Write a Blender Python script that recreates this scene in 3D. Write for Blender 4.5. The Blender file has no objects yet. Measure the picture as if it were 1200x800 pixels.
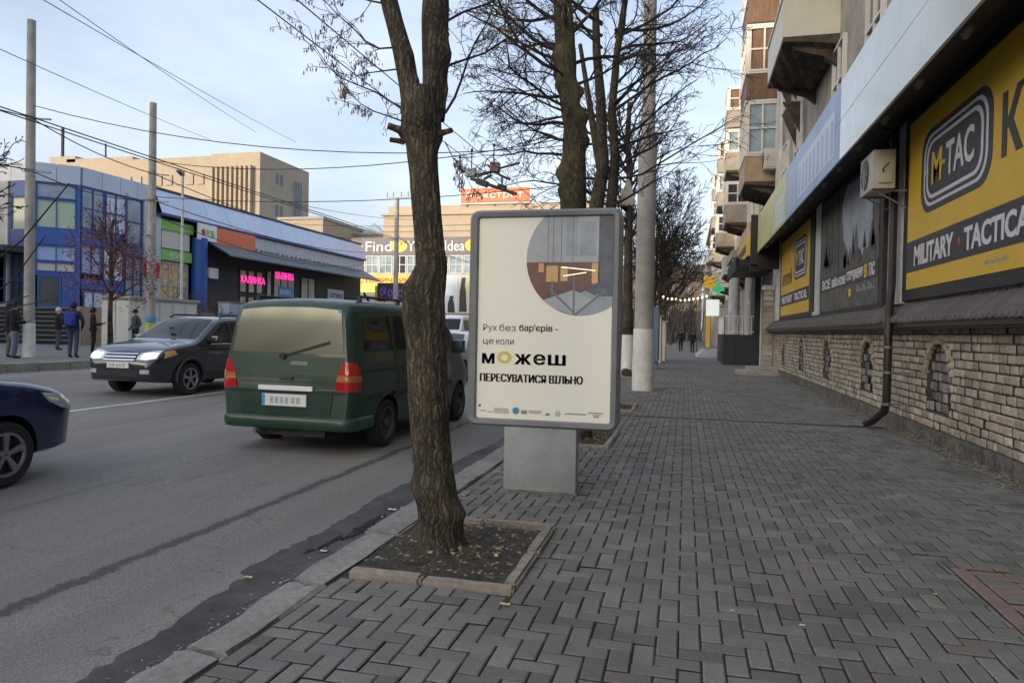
import bpy, bmesh, math, random
import numpy as np
from mathutils import Vector, Matrix
from mathutils.bvhtree import BVHTree
sc = bpy.context.scene
COL = sc.collection
R = math.radians
# ------------------------------------------------------------------ camera
cam_d = bpy.data.cameras.new('camera'); cam = bpy.data.objects.new('camera', cam_d); COL.objects.link(cam)
cam_d.sensor_width = 36; cam_d.lens = 36*830/1200; cam_d.clip_end = 3000; cam_d.clip_start = .05
EYE = 1.5
yaw, pitch, roll = math.atan(203/830), R(-0.9), R(1.1)
f = Vector((-math.sin(yaw)*math.cos(pitch), math.cos(yaw)*math.cos(pitch), math.sin(pitch)))
r0 = f.cross(Vector((0,0,1))).normalized(); u0 = r0.cross(f)
up = u0*math.cos(roll)-r0*math.sin(roll); ri = r0*math.cos(roll)+u0*math.sin(roll)
cam.matrix_world = Matrix(((ri.x,up.x,-f.x,0),(ri.y,up.y,-f.y,0),(ri.z,up.z,-f.z,EYE),(0,0,0,1)))
sc.camera = cam
# ------------------------------------------------------------------ world and sun
SUN_EL, SUN_AZ = R(10), R(215)        # azimuth clockwise from +Y: low sun behind the camera and to the left
w = bpy.data.worlds.new('World'); sc.world = w; w.use_nodes = True
nt = w.node_tree; nt.nodes.clear()
sky = nt.nodes.new('ShaderNodeTexSky'); sky.sky_type = 'NISHITA'; sky.sun_disc = False
sky.sun_elevation = SUN_EL; sky.sun_rotation = SUN_AZ; sky.air_density = 1.0; sky.dust_density = 6.0; sky.ozone_density = 2.0
tc = nt.nodes.new('ShaderNodeTexCoord'); mp = nt.nodes.new('ShaderNodeMapping'); mp.inputs['Scale'].default_value = (1,1,3.2)
n1 = nt.nodes.new('ShaderNodeTexNoise'); n1.inputs['Scale'].default_value = 1.7; n1.inputs['Detail'].default_value = 7; n1.inputs['Roughness'].default_value = .55
cr = nt.nodes.new('ShaderNodeValToRGB'); cr.color_ramp.elements[0].position = .36; cr.color_ramp.elements[1].position = .72
cr.color_ramp.elements[0].color = (.22,.22,.22,1); cr.color_ramp.elements[1].color = (.5,.5,.5,1)
mx = nt.nodes.new('ShaderNodeMix'); mx.data_type = 'RGBA'; mx.inputs['B'].default_value = (5.2,5.7,6.7,1)
bg = nt.nodes.new('ShaderNodeBackground'); bg.inputs['Strength'].default_value = .15
wo = nt.nodes.new('ShaderNodeOutputWorld'); L = nt.links.new
L(tc.outputs['Generated'], mp.inputs[0]); L(mp.outputs[0], n1.inputs['Vector']); L(n1.outputs['Fac'], cr.inputs[0])
L(cr.outputs[0], mx.inputs['Factor']); L(sky.outputs[0], mx.inputs['A']); L(mx.outputs['Result'], bg.inputs['Color']); L(bg.outputs[0], wo.inputs[0])
sd = bpy.data.lights.new('sun','SUN'); sd.energy = 2.0; sd.angle = R(.8); sd.color = (1,.84,.66)
so = bpy.data.objects.new('sun', sd); COL.objects.link(so)
so.rotation_euler = (R(90)-SUN_EL, 0, -SUN_AZ+math.pi)
sdir = Vector((math.sin(SUN_AZ)*math.cos(SUN_EL), math.cos(SUN_AZ)*math.cos(SUN_EL), math.sin(SUN_EL)))
so.rotation_euler = sdir.to_track_quat('Z','Y').to_euler()
sc.view_settings.view_transform = 'Standard'; sc.view_settings.look = 'None'; sc.view_settings.gamma = 1
sc.view_settings.use_curve_mapping = False
sc.view_settings.exposure = 1.0
# ------------------------------------------------------------------ materials
def mat(name, col, rough=.7, var=.0, scale=8, bump=0, bscale=60, metal=0, coat=0, emit=None, estr=0, col2=None, spec=.5, dirt=0, trans=0, isl=0, stretch=None):
    m = bpy.data.materials.new(name); m.use_nodes = True; t = m.node_tree; b = t.nodes['Principled BSDF']; l = t.links.new
    b.inputs['Roughness'].default_value = rough; b.inputs['Metallic'].default_value = metal; b.inputs['Coat Weight'].default_value = coat
    b.inputs['Specular IOR Level'].default_value = spec; b.inputs['Coat Roughness'].default_value = .05
    if trans: b.inputs['Transmission Weight'].default_value = trans
    c4 = (*col,1); b.inputs['Base Color'].default_value = c4; m.diffuse_color = c4
    if emit: b.inputs['Emission Color'].default_value = (*emit,1); b.inputs['Emission Strength'].default_value = estr
    out = None
    if var or col2 or bump or dirt or isl:
        g = t.nodes.new('ShaderNodeTexCoord'); src = g.outputs['Object']
        if stretch:
            q = t.nodes.new('ShaderNodeMapping'); q.inputs['Scale'].default_value = stretch; l(src, q.inputs[0]); src = q.outputs[0]
    if var or col2:
        n = t.nodes.new('ShaderNodeTexNoise'); n.inputs['Scale'].default_value = scale; n.inputs['Detail'].default_value = 6; n.inputs['Roughness'].default_value = .65
        l(src, n.inputs['Vector'])
        r = t.nodes.new('ShaderNodeValToRGB'); r.color_ramp.elements[0].position = .3; r.color_ramp.elements[1].position = .7
        lo = tuple(c*(1-var) for c in col); hi = col2 if col2 else tuple(min(1,c*(1+var)) for c in col)
        r.color_ramp.elements[0].color = (*lo,1); r.color_ramp.elements[1].color = (*hi,1)
        l(n.outputs['Fac'], r.inputs[0]); out = r.outputs[0]
    if isl:
        gi = t.nodes.new('ShaderNodeNewGeometry'); oi = t.nodes.new('ShaderNodeObjectInfo')
        a = t.nodes.new('ShaderNodeMath'); a.operation = 'ADD'; l(gi.outputs['Random Per Island'], a.inputs[0]); l(oi.outputs['Random'], a.inputs[1])
        fr = t.nodes.new('ShaderNodeMath'); fr.operation = 'FRACT'; l(a.outputs[0], fr.inputs[0])
        rr = t.nodes.new('ShaderNodeValToRGB'); rr.color_ramp.interpolation = 'LINEAR'
        pal = isl
        rr.color_ramp.elements[0].color = (*pal[0],1); rr.color_ramp.elements[1].color = (*pal[-1],1)
        for i, p in enumerate(pal[1:-1]):
            e = rr.color_ramp.elements.new((i+1)/(len(pal)-1)); e.color = (*p,1)
        l(fr.outputs[0], rr.inputs[0])
        if out is None: out = rr.outputs[0]
        else:
            k = t.nodes.new('ShaderNodeMix'); k.data_type = 'RGBA'; k.blend_type = 'MULTIPLY'; k.inputs['Factor'].default_value = 1
            l(rr.outputs[0], k.inputs['A']); l(out, k.inputs['B']); out = k.outputs['Result']
    if dirt:
        n = t.nodes.new('ShaderNodeTexNoise'); n.inputs['Scale'].default_value = .9; n.inputs['Detail'].default_value = 8; n.inputs['Roughness'].default_value = .7
        ps = t.nodes.new('ShaderNodeNewGeometry'); l(ps.outputs['Position'], n.inputs['Vector'])
        r = t.nodes.new('ShaderNodeValToRGB'); r.color_ramp.elements[0].position = .35; r.color_ramp.elements[1].position = .65
        r.color_ramp.elements[0].color = (1-dirt,1-dirt,1-dirt*1.05,1); r.color_ramp.elements[1].color = (1,1,1,1)
        l(n.outputs['Fac'], r.inputs[0])
        k = t.nodes.new('ShaderNodeMix'); k.data_type = 'RGBA'; k.blend_type = 'MULTIPLY'; k.inputs['Factor'].default_value = 1
        if out is None: k.inputs['A'].default_value = c4
        else: l(out, k.inputs['A'])
        l(r.outputs[0], k.inputs['B']); out = k.outputs['Result']
    if out is not None: l(out, b.inputs['Base Color'])
    if bump:
        n = t.nodes.new('ShaderNodeTexNoise'); n.inputs['Scale'].default_value = bscale; n.inputs['Detail'].default_value = 6; n.inputs['Roughness'].default_value = .6
        l(src, n.inputs['Vector']); bp = t.nodes.new('ShaderNodeBump'); bp.inputs['Strength'].default_value = bump; bp.inputs['Distance'].default_value = .02
        l(n.outputs['Fac'], bp.inputs['Height']); l(bp.outputs[0], b.inputs['Normal'])
    return m
M = {}
def mk(name, *a, **k): M[name] = mat(name, *a, **k); return M[name]
mk('paver', (.9,.9,.88), .85, var=.3, scale=60, bump=.35, bscale=180, isl=[(.215,.202,.182),(.255,.242,.22),(.28,.265,.24),(.235,.227,.21),(.32,.3,.268),(.255,.23,.202),(.18,.172,.16),(.26,.245,.222),(.3,.285,.26)], dirt=.33)
mk('paver_red', (.9,.9,.88), .85, var=.2, scale=25, bump=.35, bscale=180, isl=[(.28,.2,.18),(.33,.225,.2),(.29,.215,.19),(.25,.185,.165)], dirt=.3)
mk('joint', (.03,.029,.025), .95, var=.35, scale=14, col2=(.05,.048,.036))
mk('concrete', (.4,.39,.37), .9, var=.22, scale=6, bump=.4, bscale=50, dirt=.25)
mk('kerbstone', (.34,.33,.3), .9, var=.25, scale=18, bump=.5, bscale=70, isl=[(.85,.85,.85),(1,1,1),(.93,.92,.9)], dirt=.35)
mk('pitstone', (.36,.315,.26), .9, var=.25, scale=16, bump=.4, bscale=70, isl=[(.85,.85,.85),(1,1,1)], dirt=.25)
mk('soil', (.07,.058,.045), 1, var=.5, scale=30, bump=1, bscale=40)
mk('leafdry', (.3,.24,.13), .9, isl=[(.12,.1,.06),(.32,.25,.13),(.22,.15,.08),(.4,.36,.27),(.09,.11,.04)])
mk('gravel', (.3,.29,.26), .9, isl=[(.16,.155,.14),(.34,.33,.3),(.25,.24,.21)])
mk('grass', (.07,.1,.035), .9, isl=[(.05,.075,.025),(.08,.1,.04),(.1,.1,.05)])
mk('leafyellow', (.6,.5,.16), .8)
def barkmat(name,dark,lo,hi,moss=None):
    m=mat(name,lo,.95,spec=.2); t=m.node_tree; l=t.links.new; b=t.nodes['Principled BSDF']; N=t.nodes.new
    g=N('ShaderNodeNewGeometry'); P=g.outputs['Position']
    nz=N('ShaderNodeTexNoise'); nz.inputs['Scale'].default_value=9; nz.inputs['Detail'].default_value=5; l(P,nz.inputs['Vector'])
    sc_=N('ShaderNodeVectorMath'); sc_.operation='SCALE'; sc_.inputs['Scale'].default_value=.09; l(nz.outputs['Color'],sc_.inputs[0])
    ad=N('ShaderNodeVectorMath'); l(P,ad.inputs[0]); l(sc_.outputs[0],ad.inputs[1])
    mp=N('ShaderNodeMapping'); mp.inputs['Scale'].default_value=(34,34,3.6); l(ad.outputs[0],mp.inputs[0])
    vo=N('ShaderNodeTexVoronoi'); vo.feature='DISTANCE_TO_EDGE'; vo.inputs['Scale'].default_value=1; l(mp.outputs[0],vo.inputs['Vector'])
    r=N('ShaderNodeValToRGB'); r.color_ramp.elements[0].position=.02; r.color_ramp.elements[1].position=.42; r.color_ramp.elements[0].color=(*dark,1); r.color_ramp.elements[1].color=(*hi,1); e=r.color_ramp.elements.new(.16); e.color=(*lo,1); l(vo.outputs['Distance'],r.inputs[0])
    n2=N('ShaderNodeTexNoise'); n2.inputs['Scale'].default_value=60; n2.inputs['Detail'].default_value=4; l(P,n2.inputs['Vector'])
    r2=N('ShaderNodeValToRGB'); r2.color_ramp.elements[0].position=.3; r2.color_ramp.elements[1].position=.7; r2.color_ramp.elements[0].color=(.6,.6,.6,1); r2.color_ramp.elements[1].color=(1.3,1.27,1.2,1); l(n2.outputs['Fac'],r2.inputs[0])
    k=N('ShaderNodeMix'); k.data_type='RGBA'; k.blend_type='MULTIPLY'; k.inputs['Factor'].default_value=1; l(r.outputs[0],k.inputs['A']); l(r2.outputs[0],k.inputs['B']); col=k.outputs['Result']
    if moss:
        n3=N('ShaderNodeTexNoise'); n3.inputs['Scale'].default_value=4; n3.inputs['Detail'].default_value=6; l(P,n3.inputs['Vector']); r3=N('ShaderNodeValToRGB'); r3.color_ramp.elements[0].position=.45; r3.color_ramp.elements[1].position=.65; l(n3.outputs['Fac'],r3.inputs[0])
        k=N('ShaderNodeMix'); k.data_type='RGBA'; l(r3.outputs[0],k.inputs['Factor']); l(col,k.inputs['A']); k.inputs['B'].default_value=(*moss,1); col=k.outputs['Result']
    n4=N('ShaderNodeTexNoise'); n4.inputs['Scale'].default_value=3.2; n4.inputs['Detail'].default_value=5; l(P,n4.inputs['Vector']); r4=N('ShaderNodeValToRGB'); r4.color_ramp.elements[0].position=.35; r4.color_ramp.elements[1].position=.7; r4.color_ramp.elements[0].color=(.7,.7,.72,1); r4.color_ramp.elements[1].color=(1.45,1.38,1.2,1); l(n4.outputs['Fac'],r4.inputs[0])
    k=N('ShaderNodeMix'); k.data_type='RGBA'; k.blend_type='MULTIPLY'; k.inputs['Factor'].default_value=1; l(col,k.inputs['A']); l(r4.outputs[0],k.inputs['B']); col=k.outputs['Result']
    l(col,b.inputs['Base Color'])
    h=N('ShaderNodeMath'); h.operation='MULTIPLY_ADD'; l(n2.outputs['Fac'],h.inputs[0]); h.inputs[1].default_value=.25; mn=N('ShaderNodeMath'); mn.operation='MINIMUM'; l(vo.outputs['Distance'],mn.inputs[0]); mn.inputs[1].default_value=.4; l(mn.outputs[0],h.inputs[2])
    bp=N('ShaderNodeBump'); bp.inputs['Strength'].default_value=.9; bp.inputs['Distance'].default_value=.025; l(h.outputs[0],bp.inputs['Height']); l(bp.outputs[0],b.inputs['Normal']); M[name]=m
barkmat('bark',(.05,.044,.036),(.09,.08,.065),(.15,.135,.11))
barkmat('bark_moss',(.04,.037,.027),(.075,.07,.05),(.14,.13,.095),(.09,.09,.05))
mk('twig', (.035,.03,.027), .9)
mk('twig_red', (.1,.05,.04), .9)
mk('berry', (.16,.035,.03), .7, isl=[(.16,.045,.035),(.26,.065,.045),(.2,.09,.06)])
mk('seed', (.2,.16,.11), .9)
mk('limewash', (.84,.83,.79), .85, var=.12, scale=5, bump=.2, dirt=.2)
mk('polecon', (.42,.405,.375), .9, var=.2, scale=3, bump=.3, bscale=40, dirt=.25)
mk('brick', (.95,.95,.95), .92, var=.22, scale=14, bump=.6, bscale=60, isl=[(.52,.45,.35),(.64,.57,.45),(.42,.37,.29),(.58,.51,.4),(.72,.66,.56),(.36,.31,.24),(.54,.5,.42),(.64,.55,.43),(.46,.37,.28)], dirt=.4)
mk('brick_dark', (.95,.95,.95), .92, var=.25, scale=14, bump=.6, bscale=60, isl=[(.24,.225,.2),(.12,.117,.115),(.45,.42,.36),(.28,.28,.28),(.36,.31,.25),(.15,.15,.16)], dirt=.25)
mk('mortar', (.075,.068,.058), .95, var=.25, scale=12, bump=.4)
mk('plinth', (.12,.11,.09), .95, var=.5, scale=9, bump=1, bscale=22, dirt=.45, col2=(.27,.245,.2))
mk('moss', (.075,.085,.035), 1, var=.5, scale=12, bump=.8, bscale=50, col2=(.14,.13,.09))
mk('rooftile', (.11,.096,.09), .7, var=.3, scale=6, bump=.2, dirt=.2, isl=[(.85,.85,.85),(1,1,1),(1.1,1.08,1.05)])
mk('brown', (.028,.02,.018), .45, var=.2, scale=5)
mk('black', (.018,.018,.019), .55)
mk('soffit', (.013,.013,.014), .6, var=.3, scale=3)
mk('plaster_grey', (.58,.57,.55), .85, var=.1, scale=3, dirt=.25)
mk('yellow', (.68,.43,.03), .5, var=.06, scale=2, dirt=.1)
mk('signdark', (.03,.03,.035), .5)
mk('white', (.8,.8,.79), .5)
mk('white_print', (.62,.62,.66), .5)
mk('red', (.55,.03,.03), .5)
mk('camo', (.03,.032,.028), .5, var=.6, scale=4.5, col2=(.15,.148,.125), stretch=(1,1.4,.9))
mk('camo_sky', (.33,.39,.48), .5, var=.25, scale=1.5, col2=(.42,.47,.52))
mk('fascia_white', (.66,.7,.68), .13, var=.06, scale=.6, dirt=.1)
mk('fascia_blue', (.36,.48,.7), .42, var=.12, scale=.8, dirt=.1, spec=.3)
mk('fascia_yellow', (.62,.6,.27), .42, var=.15, scale=1.2, dirt=.12, spec=.3)
mk('fascia_pale', (.62,.69,.78), .42, spec=.3)
mk('ac', (.52,.505,.46), .5, var=.08, scale=3, dirt=.2)
mk('plaster', (.4,.365,.315), .9, var=.18, scale=1.2, bump=.3, bscale=20, dirt=.35)
mk('plaster_warm', (.46,.37,.25), .9, var=.2, scale=1.5, bump=.3, bscale=20, dirt=.3)
mk('rot', (.075,.062,.05), 1, var=.5, scale=4, bump=1, bscale=9)
mk('wood', (.17,.1,.065), .7, var=.3, scale=3, stretch=(3,3,.6))
mk('winframe', (.68,.67,.64), .5, dirt=.15)
mk('glass', (.05,.06,.07), .06, var=.3, scale=.6)
mk('glass_bl', (.2,.31,.38), .06, var=.45, scale=.35, col2=(.45,.55,.62))
mk('glass_green', (.38,.47,.36), .1, var=.12, scale=.5)
mk('panel_blue', (.03,.1,.36), .4, var=.1, scale=1)
mk('panel_dblue', (.03,.06,.22), .4)
mk('alu', (.42,.47,.56), .32, var=.08, scale=.5, metal=.25)
mk('alu_roof', (.5,.57,.7), .35, var=.08, scale=.3, metal=.2)
mk('charcoal', (.035,.037,.042), .6, var=.2, scale=1)
mk('awning_grey', (.11,.125,.145), .5, var=.15, scale=.8)
mk('orange', (.72,.17,.07), .5)
mk('green', (.22,.5,.1), .5)
mk('offwhite', (.6,.58,.5), .6, var=.06, scale=2)
mk('shoplit', (.55,.52,.42), .5, var=.3, scale=1.2, col2=(.75,.72,.6))
mk('shoplit_warm', (.6,.36,.1), .5, var=.5, scale=2.0, col2=(.8,.62,.32))
mk('pink', (.75,.035,.3), .5)
mk('cyan', (.05,.35,.7), .5)
mk('purple', (.25,.1,.6), .5)
mk('beige', (.4,.34,.26), .9, var=.07, scale=.25, dirt=.12)
mk('beige_dk', (.36,.31,.25), .9, var=.1, scale=.3)
mk('greywall', (.36,.35,.32), .9, var=.1, scale=.3, dirt=.12)
mk('cream', (.46,.385,.29), .9, var=.06, scale=.2, dirt=.1)
mk('banner', (.16,.15,.17), .6)
mk('smiley', (.75,.5,.05), .5)
mk('lime', (.5,.68,.12), .5)
mk('stepstone', (.27,.24,.21), .9, var=.25, scale=5, dirt=.3)
mk('granite', (.34,.25,.18), .7, var=.2, scale=3)
mk('navy', (.03,.035,.048), .6, var=.2, scale=4)
mk('adframe', (.2,.215,.23), .4, var=.15, scale=4, dirt=.22)
mk('adped', (.36,.385,.39), .55, var=.2, scale=2.2, dirt=.3, bump=.1)
mk('poster', (.68,.665,.58), .35, emit=(.7,.68,.58), estr=.11)  # faint emission added to lift the print's brightness, no lamp behind it
mk('ink', (.035,.035,.04), .5)
mk('inkgrey', (.3,.3,.28), .5)
mk('ink_yellow', (.75,.62,.12), .4)
mk('ink_blue', (.06,.3,.5), .5)
mk('ph_sky', (.42,.46,.5), .3, var=.12, scale=6)
mk('ph_brown', (.16,.085,.07), .3, var=.25, scale=8)
mk('ph_warm', (.68,.42,.2), .3, var=.2, scale=8)
mk('ph_floor', (.32,.38,.44), .3, var=.2, scale=6)
mk('ph_line', (.16,.2,.24), .3)
mk('ph_dark', (.09,.085,.11), .3, var=.5, scale=5, col2=(.12,.17,.26))
mk('paint_green', (.022,.058,.042), .4, coat=.35, dirt=.3, var=.12, scale=4, spec=.4)
mk('paint_suv', (.035,.04,.052), .25, metal=.5, coat=1)
mk('paint_blue', (.008,.02,.085), .22, metal=.3, coat=1)
mk('paint_silver', (.5,.51,.52), .3, metal=.6, coat=1)
mk('paint_white', (.7,.71,.72), .3, coat=.6)
mk('carglass', (.012,.014,.016), .06, spec=.4)
mk('vanglass', (.12,.135,.125), .25, metal=.8)
mk('plastic', (.03,.03,.032), .6)
mk('rubber', (.02,.02,.021), .85)
mk('rim', (.38,.38,.4), .35, metal=.8, dirt=.2)
mk('rim_dark', (.09,.085,.08), .6, metal=.3)
mk('chrome', (.75,.76,.78), .12, metal=1)
mk('taillight', (.42,.015,.018), .15, coat=1)
mk('tail_amber', (.4,.15,.045), .15, coat=1)
mk('headlamp', (.9,.88,.8), .2, emit=(1,.93,.8), estr=5)
mk('lens', (.65,.68,.68), .08, coat=1, metal=.4)
mk('amber_lens', (.75,.42,.16), .15, coat=1)
mk('plate', (.72,.72,.7), .5)
mk('plate_smudge', (.42,.42,.41), .5)
mk('skin', (.45,.28,.2), .6)
mk('cloth_black', (.012,.012,.014), .9)
mk('cloth_grey', (.13,.12,.115), .9)
mk('cloth_navy', (.018,.025,.06), .9)
mk('cloth_blue', (.02,.045,.3), .8)
mk('jeans', (.055,.075,.12), .9)
mk('jeans_light', (.17,.2,.26), .9)
mk('cloth_green', (.05,.06,.06), .9)
mk('hair', (.015,.012,.01), .8)
mk('hair_grey', (.5,.49,.46), .8)
mk('wire', (.02,.02,.022), .6)
mk('steel', (.2,.2,.2), .5, metal=.5)
mk('laneline', (.72,.72,.7), .8, var=.25, scale=5, dirt=.35)
mk('wet', (.115,.113,.112), .75, var=.35, scale=4, bump=.5, bscale=140, dirt=.5, spec=.25)
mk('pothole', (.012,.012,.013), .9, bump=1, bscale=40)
mk('dirtstrip', (.13,.125,.09), .95, var=.4, scale=8, bump=.5, col2=(.24,.22,.18))
mk('signgreen', (.05,.5,.2), .4, emit=(.1,.9,.35), estr=.12)
mk('signlit', (.85,.88,.85), .4, emit=(.9,1,.95), estr=.25)
mk('bulb', (1,.85,.6), .4, emit=(1,.78,.45), estr=1.6)
mk('neonpink', (.8,.05,.35), .4, emit=(1,.05,.4), estr=.55)
mk('farhouse', (.2,.175,.155), .9, var=.2, scale=.2, dirt=.2)
mk('farwood', (.1,.085,.075), 1)
mk('bluebox', (.13,.2,.34), .5, var=.1, scale=2, dirt=.2)
mk('kiosk', (.68,.66,.6), .5, var=.06, scale=1, dirt=.12)
mk('greybox', (.36,.42,.5), .5, var=.1, scale=1)
# far pavement with a printed brick joint, and the road with its worn strips
def far_pave():
    m = mat('paving_far', (.15,.145,.135), .85); t = m.node_tree; l = t.links.new; b = t.nodes['Principled BSDF']
    g = t.nodes.new('ShaderNodeNewGeometry'); br = t.nodes.new('ShaderNodeTexBrick'); br.inputs['Scale'].default_value = 5
    br.inputs['Color1'].default_value = (.205,.2,.19,1); br.inputs['Color2'].default_value = (.24,.232,.22,1); br.inputs['Mortar'].default_value = (.06,.058,.05,1); br.inputs['Mortar Size'].default_value = .03
    l(g.outputs['Position'], br.inputs['Vector']); l(br.outputs['Color'], b.inputs['Base Color']); return m
M['paving_far'] = far_pave()
def asphalt():
    m = mat('asphalt', (.1,.1,.1), .82, spec=.35); t = m.node_tree; l = t.links.new; b = t.nodes['Principled BSDF']; N = t.nodes.new
    g = N('ShaderNodeNewGeometry'); P = g.outputs['Position']
    def noise(s, d=6, vec=P, r=.6):
        n = N('ShaderNodeTexNoise'); n.inputs['Scale'].default_value = s; n.inputs['Detail'].default_value = d; n.inputs['Roughness'].default_value = r; l(vec, n.inputs['Vector']); return n.outputs['Fac']
    def math_(op, a, c=None, v=None):
        k = N('ShaderNodeMath'); k.operation = op
        l(a, k.inputs[0]) if hasattr(a,'links') else None
        if c is not None: l(c, k.inputs[1])
        elif v is not None: k.inputs[1].default_value = v
        return k.outputs[0]
    st = N('ShaderNodeMapping'); st.inputs['Scale'].default_value = (1,.12,1); l(P, st.inputs[0])
    r = N('ShaderNodeValToRGB'); r.color_ramp.elements[0].position = .3; r.color_ramp.elements[1].position = .72
    r.color_ramp.elements[0].color = (.16,.153,.141,1); r.color_ramp.elements[1].color = (.25,.238,.216,1)
    l(noise(.9, 8, st.outputs[0], .65), r.inputs[0])
    r2 = N('ShaderNodeValToRGB'); r2.color_ramp.elements[0].position = .32; r2.color_ramp.elements[1].position = .66
    r2.color_ramp.elements[0].color = (.5,.5,.5,1); r2.color_ramp.elements[1].color = (1.42,1.4,1.36,1); l(noise(75, 4, P, .85), r2.inputs[0])
    k = N('ShaderNodeMix'); k.data_type = 'RGBA'; k.blend_type = 'MULTIPLY'; k.inputs['Factor'].default_value = 1; l(r.outputs[0], k.inputs['A']); l(r2.outputs[0], k.inputs['B'])
    col = k.outputs['Result']
    sp = N('ShaderNodeSeparateXYZ'); l(P, sp.inputs[0]); X = sp.outputs['X']
    for x0, wdt, amp, dark in ((-3.62,.055,.22,.42),(-5.45,.012,.12,.6),(-8.3,.02,.2,.7)):
        wob = math_('MULTIPLY', math_('SUBTRACT', noise(2.6,7,P,.75), v=.5), v=amp)
        d = math_('ABSOLUTE', math_('ADD', math_('SUBTRACT', X, v=x0), wob))
        d = math_('ADD', d, math_('MULTIPLY', math_('SUBTRACT', noise(22,4), v=.5), v=wdt*1.8))
        mr = N('ShaderNodeMapRange'); mr.inputs['From Min'].default_value = wdt*.6; mr.inputs['From Max'].default_value = wdt*1.3; mr.inputs['To Min'].default_value = dark; mr.inputs['To Max'].default_value = 1
        l(d, mr.inputs['Value'])
        k = N('ShaderNodeMix'); k.data_type = 'RGBA'; k.blend_type = 'MULTIPLY'; k.inputs['Factor'].default_value = 1; l(col, k.inputs['A']); l(mr.outputs[0], k.inputs['B']); col = k.outputs['Result']
    # fine cracks
    vo = N('ShaderNodeTexVoronoi'); vo.feature = 'DISTANCE_TO_EDGE'; vo.inputs['Scale'].default_value = .55
    wv = N('ShaderNodeVectorMath'); wv.operation = 'ADD'; nz = N('ShaderNodeTexNoise'); nz.inputs['Scale'].default_value = 2.5; nz.inputs['Detail'].default_value = 5; l(P, nz.inputs['Vector'])
    l(P, wv.inputs[0]); l(nz.outputs['Color'], wv.inputs[1]); l(wv.outputs[0], vo.inputs['Vector'])
    mr = N('ShaderNodeMapRange'); mr.inputs['From Min'].default_value = .002; mr.inputs['From Max'].default_value = .007; mr.inputs['To Min'].default_value = .72; mr.inputs['To Max'].default_value = 1; l(vo.outputs['Distance'], mr.inputs['Value'])
    mk2 = N('ShaderNodeMapRange'); mk2.inputs['From Min'].default_value = .4; mk2.inputs['From Max'].default_value = .5; l(noise(.35,3), mk2.inputs['Value'])
    mm = N('ShaderNodeMath'); mm.operation = 'MAXIMUM'; l(mr.outputs[0], mm.inputs[0]); l(mk2.outputs[0], mm.inputs[1])
    k = N('ShaderNodeMix'); k.data_type = 'RGBA'; k.blend_type = 'MULTIPLY'; k.inputs['Factor'].default_value = 1; l(col, k.inputs['A']); l(mm.outputs[0], k.inputs['B']); col = k.outputs['Result']
    l(col, b.inputs['Base Color'])
    bp = N('ShaderNodeBump'); bp.inputs['Strength'].default_value = .5; bp.inputs['Distance'].default_value = .006; l(noise(160,3), bp.inputs['Height']); l(bp.outputs[0], b.inputs['Normal'])
    return m
M['asphalt'] = asphalt()
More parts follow.
